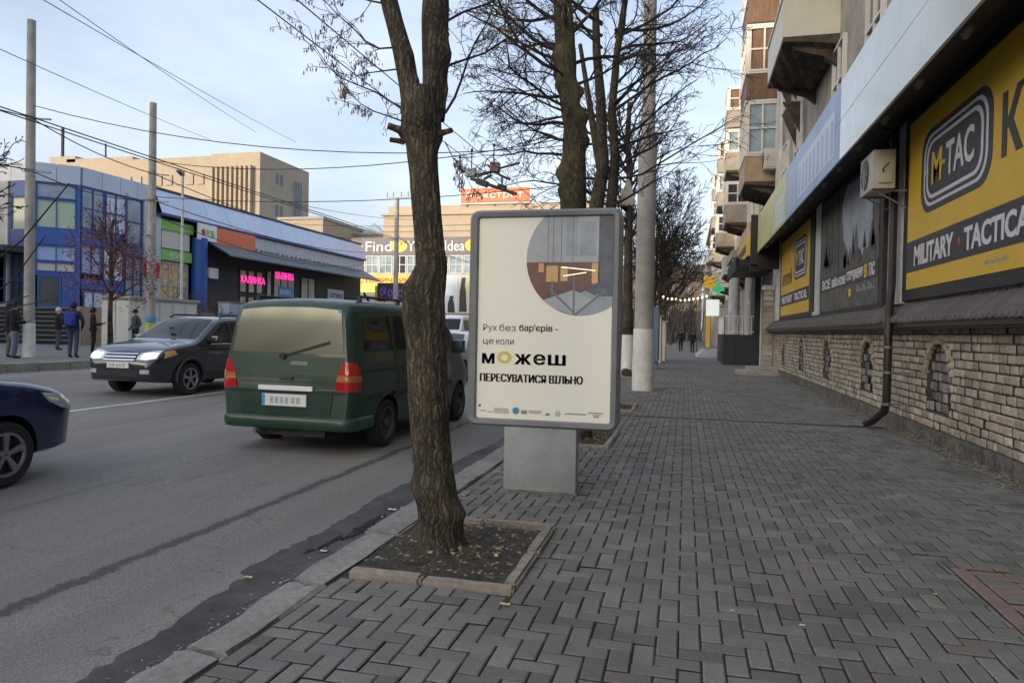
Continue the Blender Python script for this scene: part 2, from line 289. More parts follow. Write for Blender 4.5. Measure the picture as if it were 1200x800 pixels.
# ------------------------------------------------------------------ mesh helpers
def wloc(o):
    v = Vector((0,0,0))
    while o is not None: v += o.location; o = o.parent
    return v
class MB:
    def __init__(s): s.v=[]; s.f=[]; s.m=[]; s.mats=[]
    def mi(s, m):
        m = M[m] if isinstance(m,str) else m
        if m not in s.mats: s.mats.append(m)
        return s.mats.index(m)
    def add(s, vs, fs, m):
        o=len(s.v); s.v += [tuple(p) for p in vs]; k=s.mi(m)
        for q in fs: s.f.append(tuple(o+i for i in q)); s.m.append(k)
        return s
    def box(s,x0,x1,y0,y1,z0,z1,m,bev=0):
        if x0>x1:x0,x1=x1,x0
        if y0>y1:y0,y1=y1,y0
        if z0>z1:z0,z1=z1,z0
        if bev:
            bm=bmesh.new(); bmesh.ops.create_cube(bm,size=1,matrix=Matrix.Translation(((x0+x1)/2,(y0+y1)/2,(z0+z1)/2)) @ Matrix.Diagonal((x1-x0,y1-y0,z1-z0,1)))
            bmesh.ops.bevel(bm,geom=list(bm.edges),offset=bev,segments=2,affect='EDGES',profile=.6)
            bm.verts.index_update(); s.add([v.co for v in bm.verts],[[v.index for v in q.verts] for q in bm.faces],m); bm.free(); return s
        return s.add([(x0,y0,z0),(x1,y0,z0),(x1,y1,z0),(x0,y1,z0),(x0,y0,z1),(x1,y0,z1),(x1,y1,z1),(x0,y1,z1)],
            [(0,3,2,1),(4,5,6,7),(0,1,5,4),(1,2,6,5),(2,3,7,6),(3,0,4,7)],m)
    def bar(s,p,q,a,b,m,upv=(0,0,1)):
        p=Vector(p);q=Vector(q);d=(q-p).normalized();u=Vector(upv)
        if abs(d.dot(u))>.99:u=Vector((1,0,0))
        x=d.cross(u).normalized()*a/2;y=x.cross(d).normalized()*b/2
        vs=[e+sx*x+sy*y for e in (p,q) for sx,sy in ((-1,-1),(1,-1),(1,1),(-1,1))]
        return s.add(vs,[(0,1,2,3),(7,6,5,4),(0,4,5,1),(1,5,6,2),(2,6,7,3),(3,7,4,0)],m)
    def tube(s,pts,rad,n,m,cap=True):
        pts=[Vector(p) for p in pts]
        if not hasattr(rad,'__len__'):rad=[rad]*len(pts)
        o=len(s.v);k=s.mi(m);prev=None
        for i,p in enumerate(pts):
            d=(pts[min(i+1,len(pts)-1)]-pts[max(i-1,0)]).normalized()
            if prev is None:
                a=Vector((1,0,0)) if abs(d.x)<.8 else Vector((0,1,0)); x=(a-d*a.dot(d)).normalized()
            else: x=(prev-d*prev.dot(d)).normalized()
            prev=x;y=d.cross(x)
            for j in range(n):
                t=2*math.pi*j/n; s.v.append(tuple(p+(x*math.cos(t)+y*math.sin(t))*rad[i]))
        for i in range(len(pts)-1):
            for j in range(n):
                a=o+i*n+j;b=o+i*n+(j+1)%n; s.f.append((a,b,b+n,a+n)); s.m.append(k)
        if cap:
            s.f.append(tuple(o+j for j in range(n))[::-1]); s.m.append(k)
            s.f.append(tuple(o+(len(pts)-1)*n+j for j in range(n))); s.m.append(k)
        return s
    def lathe(s,prof,c,n,m,axis='z',cap=True):
        c=Vector(c);o=len(s.v);k=s.mi(m)
        for r,h in prof:
            for j in range(n):
                t=2*math.pi*j/n;a,b=r*math.cos(t),r*math.sin(t)
                q={'z':(a,b,h),'y':(a,h,-b),'x':(h,a,b)}[axis]; s.v.append(tuple(c+Vector(q)))
        for i in range(len(prof)-1):
            for j in range(n):
                a=o+i*n+j;b=o+i*n+(j+1)%n; s.f.append((a,b,b+n,a+n)); s.m.append(k)
        if cap:
            if prof[0][0]>1e-4: s.f.append(tuple(o+j for j in range(n))[::-1]); s.m.append(k)
            if prof[-1][0]>1e-4: s.f.append(tuple(o+(len(prof)-1)*n+j for j in range(n))); s.m.append(k)
        return s
    def prism(s,poly,fn,d0,d1,m,back=True):
        """poly: 2d outline; fn(a,b,d) -> 3d"""
        n=len(poly); vs=[fn(a,b,d0) for a,b in poly]+[fn(a,b,d1) for a,b in poly]
        fs=[tuple(range(n,2*n))]+([tuple(range(n))[::-1]] if back else [])+[(i,(i+1)%n,n+(i+1)%n,n+i) for i in range(n)]
        return s.add(vs,fs,m)
    def quad(s,a,b,c,d,m): return s.add([a,b,c,d],[(0,1,2,3)],m)
    def build(s,name,parent=None,smooth=None,label=None,kind=None,local=False,fix=True):
        me=bpy.data.meshes.new(name); off=Vector((0,0,0)) if (parent is None or local) else wloc(parent)
        me.from_pydata([tuple(Vector(p)-off) for p in s.v],[],s.f)
        for m in s.mats: me.materials.append(m)
        if len(s.mats)>1: me.polygons.foreach_set('material_index',s.m)
        if fix:
            bm=bmesh.new();bm.from_mesh(me);bmesh.ops.recalc_face_normals(bm,faces=bm.faces);bm.to_mesh(me);bm.free()
        if smooth is not None:
            me.polygons.foreach_set('use_smooth',[True]*len(me.polygons)); me.set_sharp_from_angle(angle=R(smooth))
        me.update()
        return link(me,name,parent,label,kind)
def link(me,name,parent=None,label=None,kind=None,loc=None):
    o=bpy.data.objects.new(name,me); COL.objects.link(o)
    if parent is not None:o.parent=parent
    if label:o['label']=label
    if kind:o['kind']=kind
    if loc is not None:o.location=loc
    return o
def thing(name,label,cat,loc=(0,0,0),rot=0,group=None):
    o=bpy.data.objects.new(name,None); COL.objects.link(o); o.location=loc; o.rotation_euler=(0,0,rot); o.empty_display_size=.2
    o['label']=label; o['category']=cat
    if group:o['group']=group
    return o
def tag(o,label,cat,group=None):
    o['label']=label;o['category']=cat
    if group:o['group']=group
    return o
def struct(o): o['kind']='structure'; return o
def copy_tree(o,parent=None):
    c=o.copy(); COL.objects.link(c)
    if parent is not None:c.parent=parent
    for ch in o.children: copy_tree(ch,c)
    return c
def text(name,body,m,parent,org,xd,yd,width=None,height=None,bold=0,ext=.006,align='L',local=False):
    c=bpy.data.curves.new('t','FONT'); c.body=body; c.size=1; c.offset=bold; c.extrude=0.001; c.resolution_u=3
    o=bpy.data.objects.new('t',c); COL.objects.link(o)
    dg=bpy.context.evaluated_depsgraph_get(); dg.update()
    me=bpy.data.meshes.new_from_object(o.evaluated_get(dg)); bpy.data.objects.remove(o); bpy.data.curves.remove(c)
    co=np.empty(len(me.vertices)*3); me.vertices.foreach_get('co',co); co=co.reshape(-1,3)
    lo=co.min(0);hi=co.max(0);sx=sy=1
    if width:sx=width/(hi[0]-lo[0])
    if height:sy=height/(hi[1]-lo[1])
    if width and not height:sy=sx
    if height and not width:sx=sy
    xd=Vector(xd);yd=Vector(yd);nd=xd.cross(yd).normalized();org=Vector(org)
    off=Vector((0,0,0)) if local else wloc(parent)
    W=(hi[0]-lo[0])*sx; ax={'L':0,'C':-W/2,'R':-W}[align]
    for v,p in zip(me.vertices,co):
        v.co=org+xd*((p[0]-lo[0])*sx+ax)+yd*((p[1]-lo[1])*sy)+nd*(ext if p[2]>0 else 0)-off
    me.name=name; me.materials.clear(); me.materials.append(M[m]); me.update()
    return link(me,name,parent)
rng=random.Random(7)
# ================================================================== GROUND
def zroad(x): return -.13 if x>-2.3 else (-.13+(-2.3-x)*.0165)
WX=3.45                                  # face of the right-hand wall
g=MB().quad((-900,-400,-.6),(900,-400,-.6),(900,1500,-.6),(-900,1500,-.6),'farwood'); struct(g.build('ground'))
g=MB()
xs=[-2.28,-4,-6,-8,-10,-12,-14,-16,-17.4]
for a,b in zip(xs,xs[1:]): g.quad((a,-60,zroad(a)),(a,300,zroad(a)),(b,300,zroad(b)),(b,-60,zroad(b)),'asphalt')
struct(g.build('road',smooth=60))
ZF=.33                                   # height of the far pavement
g=MB(); g.box(-75,-17.72,-60,300,-.5,ZF,'paving_far'); struct(g.build('far_pavement'))
fk=struct(bpy.data.objects.new('far_kerb',None)); COL.objects.link(fk)
me=MB().box(-.15,.15,0,.98,-.25,.03,'kerbstone',bev=.02).build('kerb_stone',fk); me.location=(-17.55,5,ZF); 
for i in range(1,58):
    c=me.copy(); COL.objects.link(c); c.parent=fk; c.location=(-17.55+rng.uniform(-.01,.01),5+i,ZF+rng.uniform(-.01,.01))
# lane line
ll=MB(); rng2=random.Random(3)
y=6.0
z=zroad(-10)+.006
while y<60:
    a=rng2.uniform(-.012,.012)
    ll.quad((-10.06+a,y,z),(-9.93+a,y,z),(-9.93,y+.7,z),(-10.06,y+.7,z),'laneline'); y+=.7
struct(ll.build('lane_marking'))
# gutter wet strip + pothole
g=MB(); pts=[]
rr=random.Random(5); yy=-3.0
L_=[];
while yy<60: L_.append((-2.69+.03*math.sin(yy*.8)+.03*math.sin(yy*2.7)+rr.uniform(-.022,.022)-(.08 if 4<yy<7 else 0),yy)); yy+=.07
for (a,y0),(b,y1) in zip(L_,L_[1:]): g.quad((-2.29,y0,-.1255),(-2.29,y1,-.1255),(b,y1,zroad(b)+.005),(a,y0,zroad(a)+.005),'wet')
struct(g.build('gutter_strip'))
def blob(cx,cy,rx,ry,z,m,n=26,seed=1,amp=.35):
    q=random.Random(seed); vs=[(cx,cy,z)]
    for i in range(n):
        t=2*math.pi*i/n; k=1+q.uniform(-amp,amp); vs.append((cx+rx*k*math.cos(t),cy+ry*k*math.sin(t),z))
    return vs,[(0,1+i,1+(i+1)%n) for i in range(n)]
g=MB(); q=random.Random(11)
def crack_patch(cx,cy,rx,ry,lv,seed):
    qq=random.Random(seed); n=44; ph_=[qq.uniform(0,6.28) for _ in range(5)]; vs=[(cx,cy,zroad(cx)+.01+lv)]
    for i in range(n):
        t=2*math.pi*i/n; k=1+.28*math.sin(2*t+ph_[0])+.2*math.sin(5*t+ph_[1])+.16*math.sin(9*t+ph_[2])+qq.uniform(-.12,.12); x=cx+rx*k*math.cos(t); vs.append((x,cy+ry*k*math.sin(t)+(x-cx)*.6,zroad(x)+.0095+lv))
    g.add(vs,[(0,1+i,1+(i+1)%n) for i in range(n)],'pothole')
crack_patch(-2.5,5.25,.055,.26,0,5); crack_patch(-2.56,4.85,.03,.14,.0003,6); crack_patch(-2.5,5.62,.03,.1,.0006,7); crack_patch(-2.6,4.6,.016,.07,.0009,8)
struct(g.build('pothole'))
# pavement base
pv=struct(bpy.data.objects.new('pavement',None)); COL.objects.link(pv)
PITS=[(-1.98,-.92,3.9,5.32),(-1.98,-.92,9.2,10.75),(-1.98,-.92,13.6,15.0)]
base=MB()
base.box(-2.0,WX+.3,-12,32,-.3,-.014,'joint'); 
base.build('sand_bed',pv)
MB().box(-2.0,WX+.3,32,200,-.3,-.004,'paving_far').build('far_paving',pv)
# herringbone pavers
U=.105; Jn=.0042
def paver_mesh(sx,sy):
    b=MB(); c=.007; x0,x1,y0,y1=-sx/2+Jn,sx/2-Jn,-sy/2+Jn,sy/2-Jn
    t=[(x0+c,y0+c,0),(x1-c,y0+c,0),(x1-c,y1-c,0),(x0+c,y1-c,0)]; m=[(x0,y0,-.006),(x1,y0,-.006),(x1,y1,-.006),(x0,y1,-.006)]; lo=[(a,b_,-.03) for a,b_,_ in m]
    return t+m+lo,[(0,1,2,3)]+[(4+i,4+(i+1)%4,(i+1)%4,i) for i in range(4)]+[(8+i,8+(i+1)%4,4+(i+1)%4,4+i) for i in range(4)]
def in_pit(x0,x1,y0,y1):
    return any(x1>p[0]+.02 and x0<p[1]-.02 and y1>p[2]+.02 and y0<p[3]-.02 for p in PITS)
JY=12.92
cells=[]
for i in range(-22,33):
    for j in range(-10,305):
        k=(i-j)%4
        if k==0: w_,h_=2,1
        elif k==3: w_,h_=1,2
        else: continue
        x0,y0=i*U,j*U; x1,y1=x0+w_*U,y0+h_*U
        x0,x1=max(x0,-1.985),min(x1,3.3)
        if x1-x0<.018: continue
        if x1>1.715 and y0<5.205 and y1>1.9:              # cut against the red block inset
            if x0<1.715-.02:
                if y1>5.225: cells.append((1.718,x1,5.207,y1,'paver'))
                x1=1.715
            elif y1>5.205+.02: y0=5.205
            else: continue
            if y0<5.205 and x1>1.716: y0=5.205
        if JY-.12<y1 and y0<JY+.12:
            if y1-JY>JY-y0: y0=JY+.12
            else: y1=JY-.12
            if y1-y0<.03: continue
        if in_pit(x0,x1,y0,y1):
            ok=False
            for p in PITS:          # cut against the pit edge
                if x1>p[0]+.02 and x0<p[1]-.02 and y1>p[2]+.02 and y0<p[3]-.02:
                    if x1>p[1] and x1-p[1]>.03: x0=p[1]; ok=True
                    elif y0<p[2] and p[2]-y0>.03: y1=p[2]; ok=True
                    elif y1>p[3] and y1-p[3]>.03: y0=p[3]; ok=True
            if not ok or in_pit(x0,x1,y0,y1): continue
        cells.append((x0,x1,y0,y1,'paver'))
# red inset: a soldier border then stacked courses
for j in range(10,26):
    y0=j*.2; cells.append((1.72,1.825,y0,y0+.2,'paver_red'))
for j in range(20,51):
    for i in range(7):
        x0=1.83+.2*i; cells.append((x0,x0+.2,j*.1+.1,j*.1+.2,'paver_red' if rng.random()<.86 else 'paver'))
def seen(c):
    x=(c[0]+c[1])/2; y=(c[2]+c[3])/2
    d=Vector((x,y,-EYE)); z=d.dot(f)
    if z<.3: return None
    u=600+830*d.dot(ri)/z; v=400-830*d.dot(up)/z
    return z if -10<u<1210 and -10<v<802 else None
near=sorted([c for c in cells if seen(c)],key=seen)[:300]; ns=set(id(c) for c in near)
cache={}
def rnd(a): return round(a,3)
for c in near:
    k=(rnd(c[1]-c[0]),rnd(c[3]-c[2]),c[4])
    if k not in cache:
        v,fc=paver_mesh(k[0],k[1]); b=MB().add(v,fc[:5],c[4]).add(v,fc[5:],'joint'); o=b.build('paving_brick',pv,fix=False); cache[k]=o.data; 
    else: o=link(cache[k],'paving_brick',pv)
    o.location=((c[0]+c[1])/2,(c[2]+c[3])/2,rng.uniform(-.004,.002)-(.006 if rng.random()<.05 else 0)); o.rotation_euler=(rng.uniform(-.02,.02),rng.uniform(-.02,.02),rng.uniform(-.01,.01))
b=MB()
for c in cells:
    if id(c) in ns: continue
    v,fc=paver_mesh(c[1]-c[0],c[3]-c[2]); cx,cy=(c[0]+c[1])/2,(c[2]+c[3])/2; dz=rng.uniform(-.004,.002)-(.006 if rng.random()<.05 else 0); tx,ty=rng.uniform(-.02,.02),rng.uniform(-.02,.02)
    vv=[(p[0]+cx,p[1]+cy,p[2]+dz+p[0]*tx+p[1]*ty) for p in v]; b.add(vv,fc[:5],c[4]).add(vv,fc[5:],'joint')
b.build('paving_bricks',pv,kind='stuff',fix=False)
MB().box(-1.98,3.3,JY-.118,JY+.118,-.2,-.0125,'black').build('drain_channel',pv)
# channel across the pavement
# dirt strip at the wall foot
g=MB(); q=random.Random(8); y=-4.0; P0=[]
while y<30.2: P0.append((3.27+q.uniform(-.05,.03),y)); y+=.18
for (a,y0),(b_,y1) in zip(P0,P0[1:]): g.quad((a,y0,.003),(WX+.05,y0,.035),(WX+.05,y1,.035),(b_,y1,.003),'dirtstrip')
o=g.build('gravel_strip',pv,kind='stuff',smooth=60)
g=MB(); q=random.Random(91)
for _ in range(1500):
    y_=4+26*q.random()**1.6; x_=3.43-abs(q.gauss(0,.13)); L2=q.uniform(.006,.026); a=q.uniform(0,6.28); c0=Vector((x_,y_,.012+.02*max(0,(x_-3.2)/.25)+q.uniform(0,.006))); d=Vector((math.cos(a),math.sin(a),q.uniform(-.3,.3)))*L2; s_=Vector((-d.y,d.x,q.uniform(0,.012)))*.7
    g.add([c0-d,c0+s_,c0+d,c0-s_],[(0,1,2,3)],'leafdry' if q.random()<.6 else 'gravel')
for _ in range(900):
    y_=6+24*q.random()**1.4; x_=3.42-abs(q.gauss(0,.08)); h=q.uniform(.01,.04); a=q.uniform(0,6.28); c0=Vector((x_,y_,.02)); s_=Vector((math.cos(a),math.sin(a),0))*.005; g.add([c0-s_,c0+s_,c0+Vector((q.uniform(-.02,.02),q.uniform(-.02,.02),h))],[(0,1,2)],'grass')
g.build('wall_foot_litter',pv,kind='stuff',fix=False)
# kerb stones of the near pavement
kb=struct(bpy.data.objects.new('kerb',None)); COL.objects.link(kb)
def stone(name,parent,x0,x1,y0,y1,z0,z1,m,seed,rough=.012,bev=.015):
    bm=bmesh.new(); bmesh.ops.create_cube(bm,size=1,matrix=Matrix.Translation(((x0+x1)/2,(y0+y1)/2,(z0+z1)/2)) @ Matrix.Diagonal((x1-x0,y1-y0,z1-z0,1)))
    bmesh.ops.bevel(bm,geom=list(bm.edges),offset=bev,segments=2,affect='EDGES')
    le=[e for e in bm.edges if e.calc_length()>.15]; bmesh.ops.subdivide_edges(bm,edges=le,cuts=3,use_grid_fill=True)
    q=random.Random(seed)
    for v in bm.verts: v.co+=Vector((q.uniform(-rough,rough),q.uniform(-rough,rough)*.5,q.uniform(-rough,rough)*.6))
    bm.verts.index_update(); b=MB().add([v.co for v in bm.verts],[[v.index for v in f_.verts] for f_ in bm.faces],m); bm.free()
    return b.build(name,parent,smooth=24)
y=-4.0; n=0
while y<42:
    ln=rng.uniform(.9,1.1)
    broken = y<4.2
    stone('kerb_stone',kb,-2.27,-2.0,y+.006,y+ln-.006,-.3,(-.012 if broken else .012)+rng.uniform(-.008,.008),'kerbstone',n,.02 if broken else .007,.024 if broken else .012); y+=ln; n+=1
MB().box(-2.27,-2.0,42,200,-.3,.0,'kerbstone').build('far_kerb_run',kb)
# tree pits
def pit(p,label,seed,litter=True):
    x0,x1,y0,y1=p; t=thing('tree_pit',label,'tree pit',((x0+x1)/2,(y0+y1)/2,0),0,'square tree pits along the kerb')
    q=random.Random(seed); w_=.085
    xm=(x0+x1)/2+q.uniform(-.05,.1)
    for (a,b_,c,d) in ((x0+.03,xm-.004,y0,y0+w_),(xm+.004,x1,y0,y0+w_),(x1-w_,x1,y0+w_+.01,(y0+y1)/2-.004),(x1-w_,x1,(y0+y1)/2+.004,y1-w_-.01),(x0+.03,xm-.004,y1-w_,y1),(xm+.004,x1,y1-w_,y1)):
        o=stone('edging_stone',t,a,b_,c,d,-.12,.035+q.uniform(-.01,.01),'pitstone',q.random(),.005,.018)
    g=MB(); N=18
    hs=[[(-.02+.05*q.random()*(.4+.6*math.sin(math.pi*i/N)*math.sin(math.pi*j/N))) for j in range(N+1)] for i in range(N+1)]
    xa,xb,ya,yb=x0+.01,x1-w_+.01,y0+w_-.01,y1-w_+.01
    vs=[(xa+(xb-xa)*i/N,ya+(yb-ya)*j/N,hs[i][j]) for i in range(N+1) for j in range(N+1)]
    g.add(vs,[(i*(N+1)+j,(i+1)*(N+1)+j,(i+1)*(N+1)+j+1,i*(N+1)+j+1) for i in range(N) for j in range(N)],'soil'); g.build('soil',t,smooth=80)
    if litter:
        g=MB()
        for _ in range(300):
            cx,cy=q.uniform(xa+.03,xb-.02),q.uniform(ya+.03,yb-.03); a=q.uniform(0,6.28); L2=q.uniform(.008,.024); 
            if q.random()<.06:L2*=1.6
            z0=.035+q.uniform(-.005,.015); d=Vector((math.cos(a),math.sin(a),q.uniform(-.3,.4)))*L2; s_=Vector((-d.y,d.x,q.uniform(-.01,.01)))*.6
            c0=Vector((cx,cy,z0)); g.add([c0-d,c0+s_*.9,c0+d,c0-s_],[(0,1,2,3)],'leafdry')
        for _ in range(420):
            cx,cy=q.uniform(xa+.03,xb-.02),q.uniform(ya+.03,yb-.03)
            if math.sin(cx*9)+math.cos(cy*7+1)<.2: continue
            h=q.uniform(.012,.035); a=q.uniform(0,6.28); c0=Vector((cx,cy,.015)); s_=Vector((math.cos(a),math.sin(a),0))*.004; tip=c0+Vector((q.uniform(-.02,.02),q.uniform(-.02,.02),h))
            g.add([c0-s_,c0+s_,tip],[(0,1,2)],'grass')
        g.build('leaf_litter',t,kind='stuff',fix=False)
    return t
pit(PITS[0],'earth tree pit edged with stones at the foot of the nearest fork trunk',1)
pit(PITS[1],'earth tree pit behind the light box pedestal, at the second trunk',2)
pit(PITS[2],'farther earth tree pit at the foot of the slim twin stemmed tree',3,False)
# litter
def leaf(x,y,z,s,m,label,cat='leaf',grp=None,name='fallen_leaf'):
    v,fc=blob(0,0,s,s*.6,.004,m,9,int(x*100),.2); v=[(a+x,b+y,c+z+.25*s*abs(math.sin(i))) for i,(a,b,c) in enumerate(v)]
    return tag(MB().add(v,fc,m).build(name),label,cat,grp)
leaf(-.92,3.73,.002,.028,'leafyellow','bright yellow leaf on the bricks in front of the tree pit')
for k,(x,y) in enumerate(((.28,4.0),(.62,3.9),(.95,3.75),(1.45,4.6),(1.15,5.1),(2.0,5.45),(1.6,7.2))):
    leaf(x,y,.002,rng.uniform(.01,.016),'leafdry' if k in (2,5) else 'white','tiny scrap of litter on the pavement, '+['leftmost of the nearest three','middle one of the nearest three','brownish, rightmost of the nearest three','pale, just left of the red bricks','pale, in mid pavement beyond the nearest three','brown, beside the far corner of the red bricks','pale, farthest out toward the brick wall'][k],'litter','scraps on the pavement','litter_scrap')
leaf(-2.5,5.85,-.12,.045,'white','white paper scrap in the gutter beyond the pothole','litter',None,'paper_scrap')
leaf(-2.5,4.62,-.12,.03,'white','small white scrap in the gutter short of the pothole','litter',None,'paper_scrap')
leaf(-2.66,3.95,-.10,.028,'leafyellow','yellowish leaf in the gutter against the broken kerb','leaf')
# ================================================================== RIGHT BUILDING: brick plinth storey
rb=thing('shop_building','long low brick shop storey with dark tiled ledge and wide canopy on the right','building',(WX,10,0))
ARCH=[3.0,7.0,11.03,15.03,19.03,23.03,27.03]; AW=.5; AZ0,AZS=.46,.98   # half width, foot, spring
def arch_top(d): return AZS+math.sqrt(max(0,AW*AW-d*d))*.92
YA,YB=-6.0,30.1; ZT=1.66
wl=MB()
ys=[YA]
def wallq(y0,y1,z0a,z0b,z1): wl.quad((WX+.012,y0,z0a),(WX+.012,y1,z0b),(WX+.012,y1,z1),(WX+.012,y0,z1),'mortar')
cur=YA
for a in ARCH:
    wallq(cur,a-AW,.1,.1,ZT); wallq(a-AW,a+AW,.1,.1,AZ0)
    N=14
    for i in range(N):
        d0=-AW+2*AW*i/N; d1=-AW+2*AW*(i+1)/N; wallq(a+d0,a+d1,arch_top(d0),arch_top(d1),ZT)
    # niche back and reveal
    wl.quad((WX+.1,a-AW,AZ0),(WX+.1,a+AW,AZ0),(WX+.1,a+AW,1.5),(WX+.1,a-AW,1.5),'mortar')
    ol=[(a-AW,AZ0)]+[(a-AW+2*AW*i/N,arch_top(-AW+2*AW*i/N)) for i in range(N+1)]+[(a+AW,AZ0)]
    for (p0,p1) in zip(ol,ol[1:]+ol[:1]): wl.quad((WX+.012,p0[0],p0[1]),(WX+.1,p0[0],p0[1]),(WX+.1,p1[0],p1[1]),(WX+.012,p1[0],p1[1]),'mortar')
    cur=a+AW
wallq(cur,YB,.1,.1,ZT)
wl.box(WX+.12,WX+.5,YA,YB,-.3,5.4,'mortar')
wall=wl.build('wall',rb,fix=False)
MB().box(WX-.03,WX+.1,YA,YB-.01,-.3,.215,'plinth').build('wall_foot',rb)
# bricks
BL,BH=.205,.108
items=[]
def niche(y,z):
    for a in ARCH:
        if abs(y-a)<AW and AZ0<z<arch_top(y-a): return a
    return None
row=0; z=.22
while z+BH<ZT+.02:
    y=YA+(BL/2 if row%2 else 0)+rng.uniform(-.02,.02)
    while y<YB-.05:
        l_=BL*rng.uniform(.75,1.25) if rng.random()>.15 else BL*rng.uniform(.5,.65)
        y1=min(y+l_,YB)
        segs=[(y,y1)]
        for a in ARCH:
            new=[]
            for (p,q_) in segs:
                zc=z+BH/2
                if AZ0<zc<arch_top(0):
                    hw=AW if zc<AZS else AW*math.sqrt(max(0,1-((zc-AZS)/(AW*.92))**2))
                    if q_<=a-hw or p>=a+hw: new.append((p,q_))
                    else:
                        if p<a-hw: new.append((p,a-hw))
                        if q_>a+hw: new.append((a+hw,q_))
                else: new.append((p,q_))
            segs=new
        for p,q_ in segs:
            if q_-p>.035: items.append((p,q_,z,z+BH,WX-.018+rng.uniform(-.016,.014),WX+.03,'brick'))
        y=y1
    z+=BH+.004; row+=1
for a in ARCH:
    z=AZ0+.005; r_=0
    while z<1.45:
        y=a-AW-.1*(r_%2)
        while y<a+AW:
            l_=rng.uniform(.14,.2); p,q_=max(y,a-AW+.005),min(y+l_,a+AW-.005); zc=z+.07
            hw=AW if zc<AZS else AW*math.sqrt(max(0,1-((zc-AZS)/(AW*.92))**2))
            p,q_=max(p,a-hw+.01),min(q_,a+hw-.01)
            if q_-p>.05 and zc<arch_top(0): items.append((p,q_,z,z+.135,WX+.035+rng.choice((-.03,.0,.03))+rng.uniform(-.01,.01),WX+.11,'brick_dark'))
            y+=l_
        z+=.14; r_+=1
def bvis(c):
    yy=(c[0]+c[1])/2
    if yy<6: return 1e9 if yy<8.2 else yy
    return yy
def brick_geo(L_,H_,T_):
    e=.017; y0,y1,z0,z1=-L_/2+.011,L_/2-.011,-H_/2+.005,H_/2-.005; ey=min(.034,L_*.22)
    j=lambda s_=.006: rng.uniform(-s_,s_)
    m=[(e+.006,y0+j(),z0+j(.003)),(e+.006,y1+j(),z0+j(.003)),(e+.006,y1+j(),z1+j(.003)),(e+.006,y0+j(),z1+j(.003))]; t=[(j(),y0+ey+j(),z0+e+j(.004)),(j(),y1-ey+j(),z0+e+j(.004)),(j(),y1-ey+j(),z1-e+j(.004)),(j(),y0+ey+j(),z1-e+j(.004))]; k=[(T_,a,b) for _,a,b in m]
    return t+m+k,[(0,3,2,1)]+[(i,(i+1)%4,4+(i+1)%4,4+i) for i in range(4)]+[(4+i,4+(i+1)%4,8+(i+1)%4,8+i) for i in range(4)]
vis=sorted([c for c in items if c[0]>8.2],key=lambda c:c[0])[:300]; vs_=set(id(c) for c in vis); cache2={}
for c in vis:
    k=(round((c[1]-c[0])*50)/50,round(c[3]-c[2],3),c[6],rng.randint(0,2))
    if k not in cache2:
        v,fc=brick_geo(c[1]-c[0],k[1],.04); o=MB().add(v,fc[:5],c[6]).add(v,fc[5:],'mortar').build('brick',wall,local=True,fix=False); cache2[k]=o.data
    else: o=link(cache2[k],'brick',wall)
    o.location=Vector((c[4],(c[0]+c[1])/2,(c[2]+c[3])/2))-rb.location; o.rotation_euler=(rng.uniform(-.012,.012),0,rng.uniform(-.02,.02))
b=MB()
for c in items:
    if id(c) in vs_: continue
    v,fc=brick_geo(c[1]-c[0],c[3]-c[2],.04); o_=Vector((c[4],(c[0]+c[1])/2,(c[2]+c[3])/2)); tl=rng.uniform(-.02,.02)
    vv=[Vector((p[0]+p[1]*tl,p[1],p[2]))+o_ for p in v]; b.add(vv,fc[:5],c[6]).add(vv,fc[5:],'mortar')
b.build('bricks',wall,kind='stuff',fix=False)
# dark voussoirs round each niche
b=MB()
for a in ARCH:
    for i in range(14):
        t0=math.pi*i/14+.03; t1=math.pi*(i+1)/14-.03
        P=[(a+math.cos(t)*r_,AZS+math.sin(t)*r_*.92) for t,r_ in ((t0,AW-.01),(t1,AW-.01),(t1,AW+.07),(t0,AW+.07))]
        b.prism(P,lambda p,q,d:(d,p,q),WX+.03,WX-.034+rng.uniform(-.006,.006),'brick')
b.build('niche_arches',wall,kind='stuff')
# tiled ledge over the wall
aw=MB()
aw.box(3.21,WX+.02,YA,YB+.1,1.635,1.735,'brown'); aw.quad((3.17,YA,1.745),(3.17,YB+.1,1.745),(WX+.1,YB+.1,2.06),(WX+.1,YA,2.06),'brown')
aw.box(3.17,3.21,YA,YB+.1,1.66,1.742,'brown')
ledge=aw.build('tiled_ledge',rb)
def tile_mesh():
    n=7; v=[];f_=[]; prof=[]
    for i in range(n):
        t=i/(n-1); prof.append(((t-.5)*.128,.07*math.sin(math.pi*t)**1.3))
    for (x,z) in ((3.13,1.735),(3.28,1.875),(3.285,1.887),(WX+.09,2.055)):
        for (yy,h) in prof: v.append((x,yy,z+h))
    for k in range(3):
        for i in range(n-1): a=k*n+i; f_.append((a,a+1,a+n+1,a+n))
    v.append((3.13,0,1.72)); f_+= [(i+1,i,len(v)-1) for i in range(n-1)]
    return v,f_
v,fc=tile_mesh(); tm=None; y=YA+.1
while y<YB:
    if 12.75<y<12.95: y+=.162; continue
    if tm is None:
        o=MB().add([(p[0]-WX,p[1],p[2]) for p in v],fc,'rooftile').build('roof_tile',ledge,local=True,smooth=50); tm=o.data
    else: o=link(tm,'roof_tile',ledge)
    o.location=Vector((WX+rng.uniform(-.008,.008),y,rng.uniform(-.004,.004)))-rb.location; y+=.162
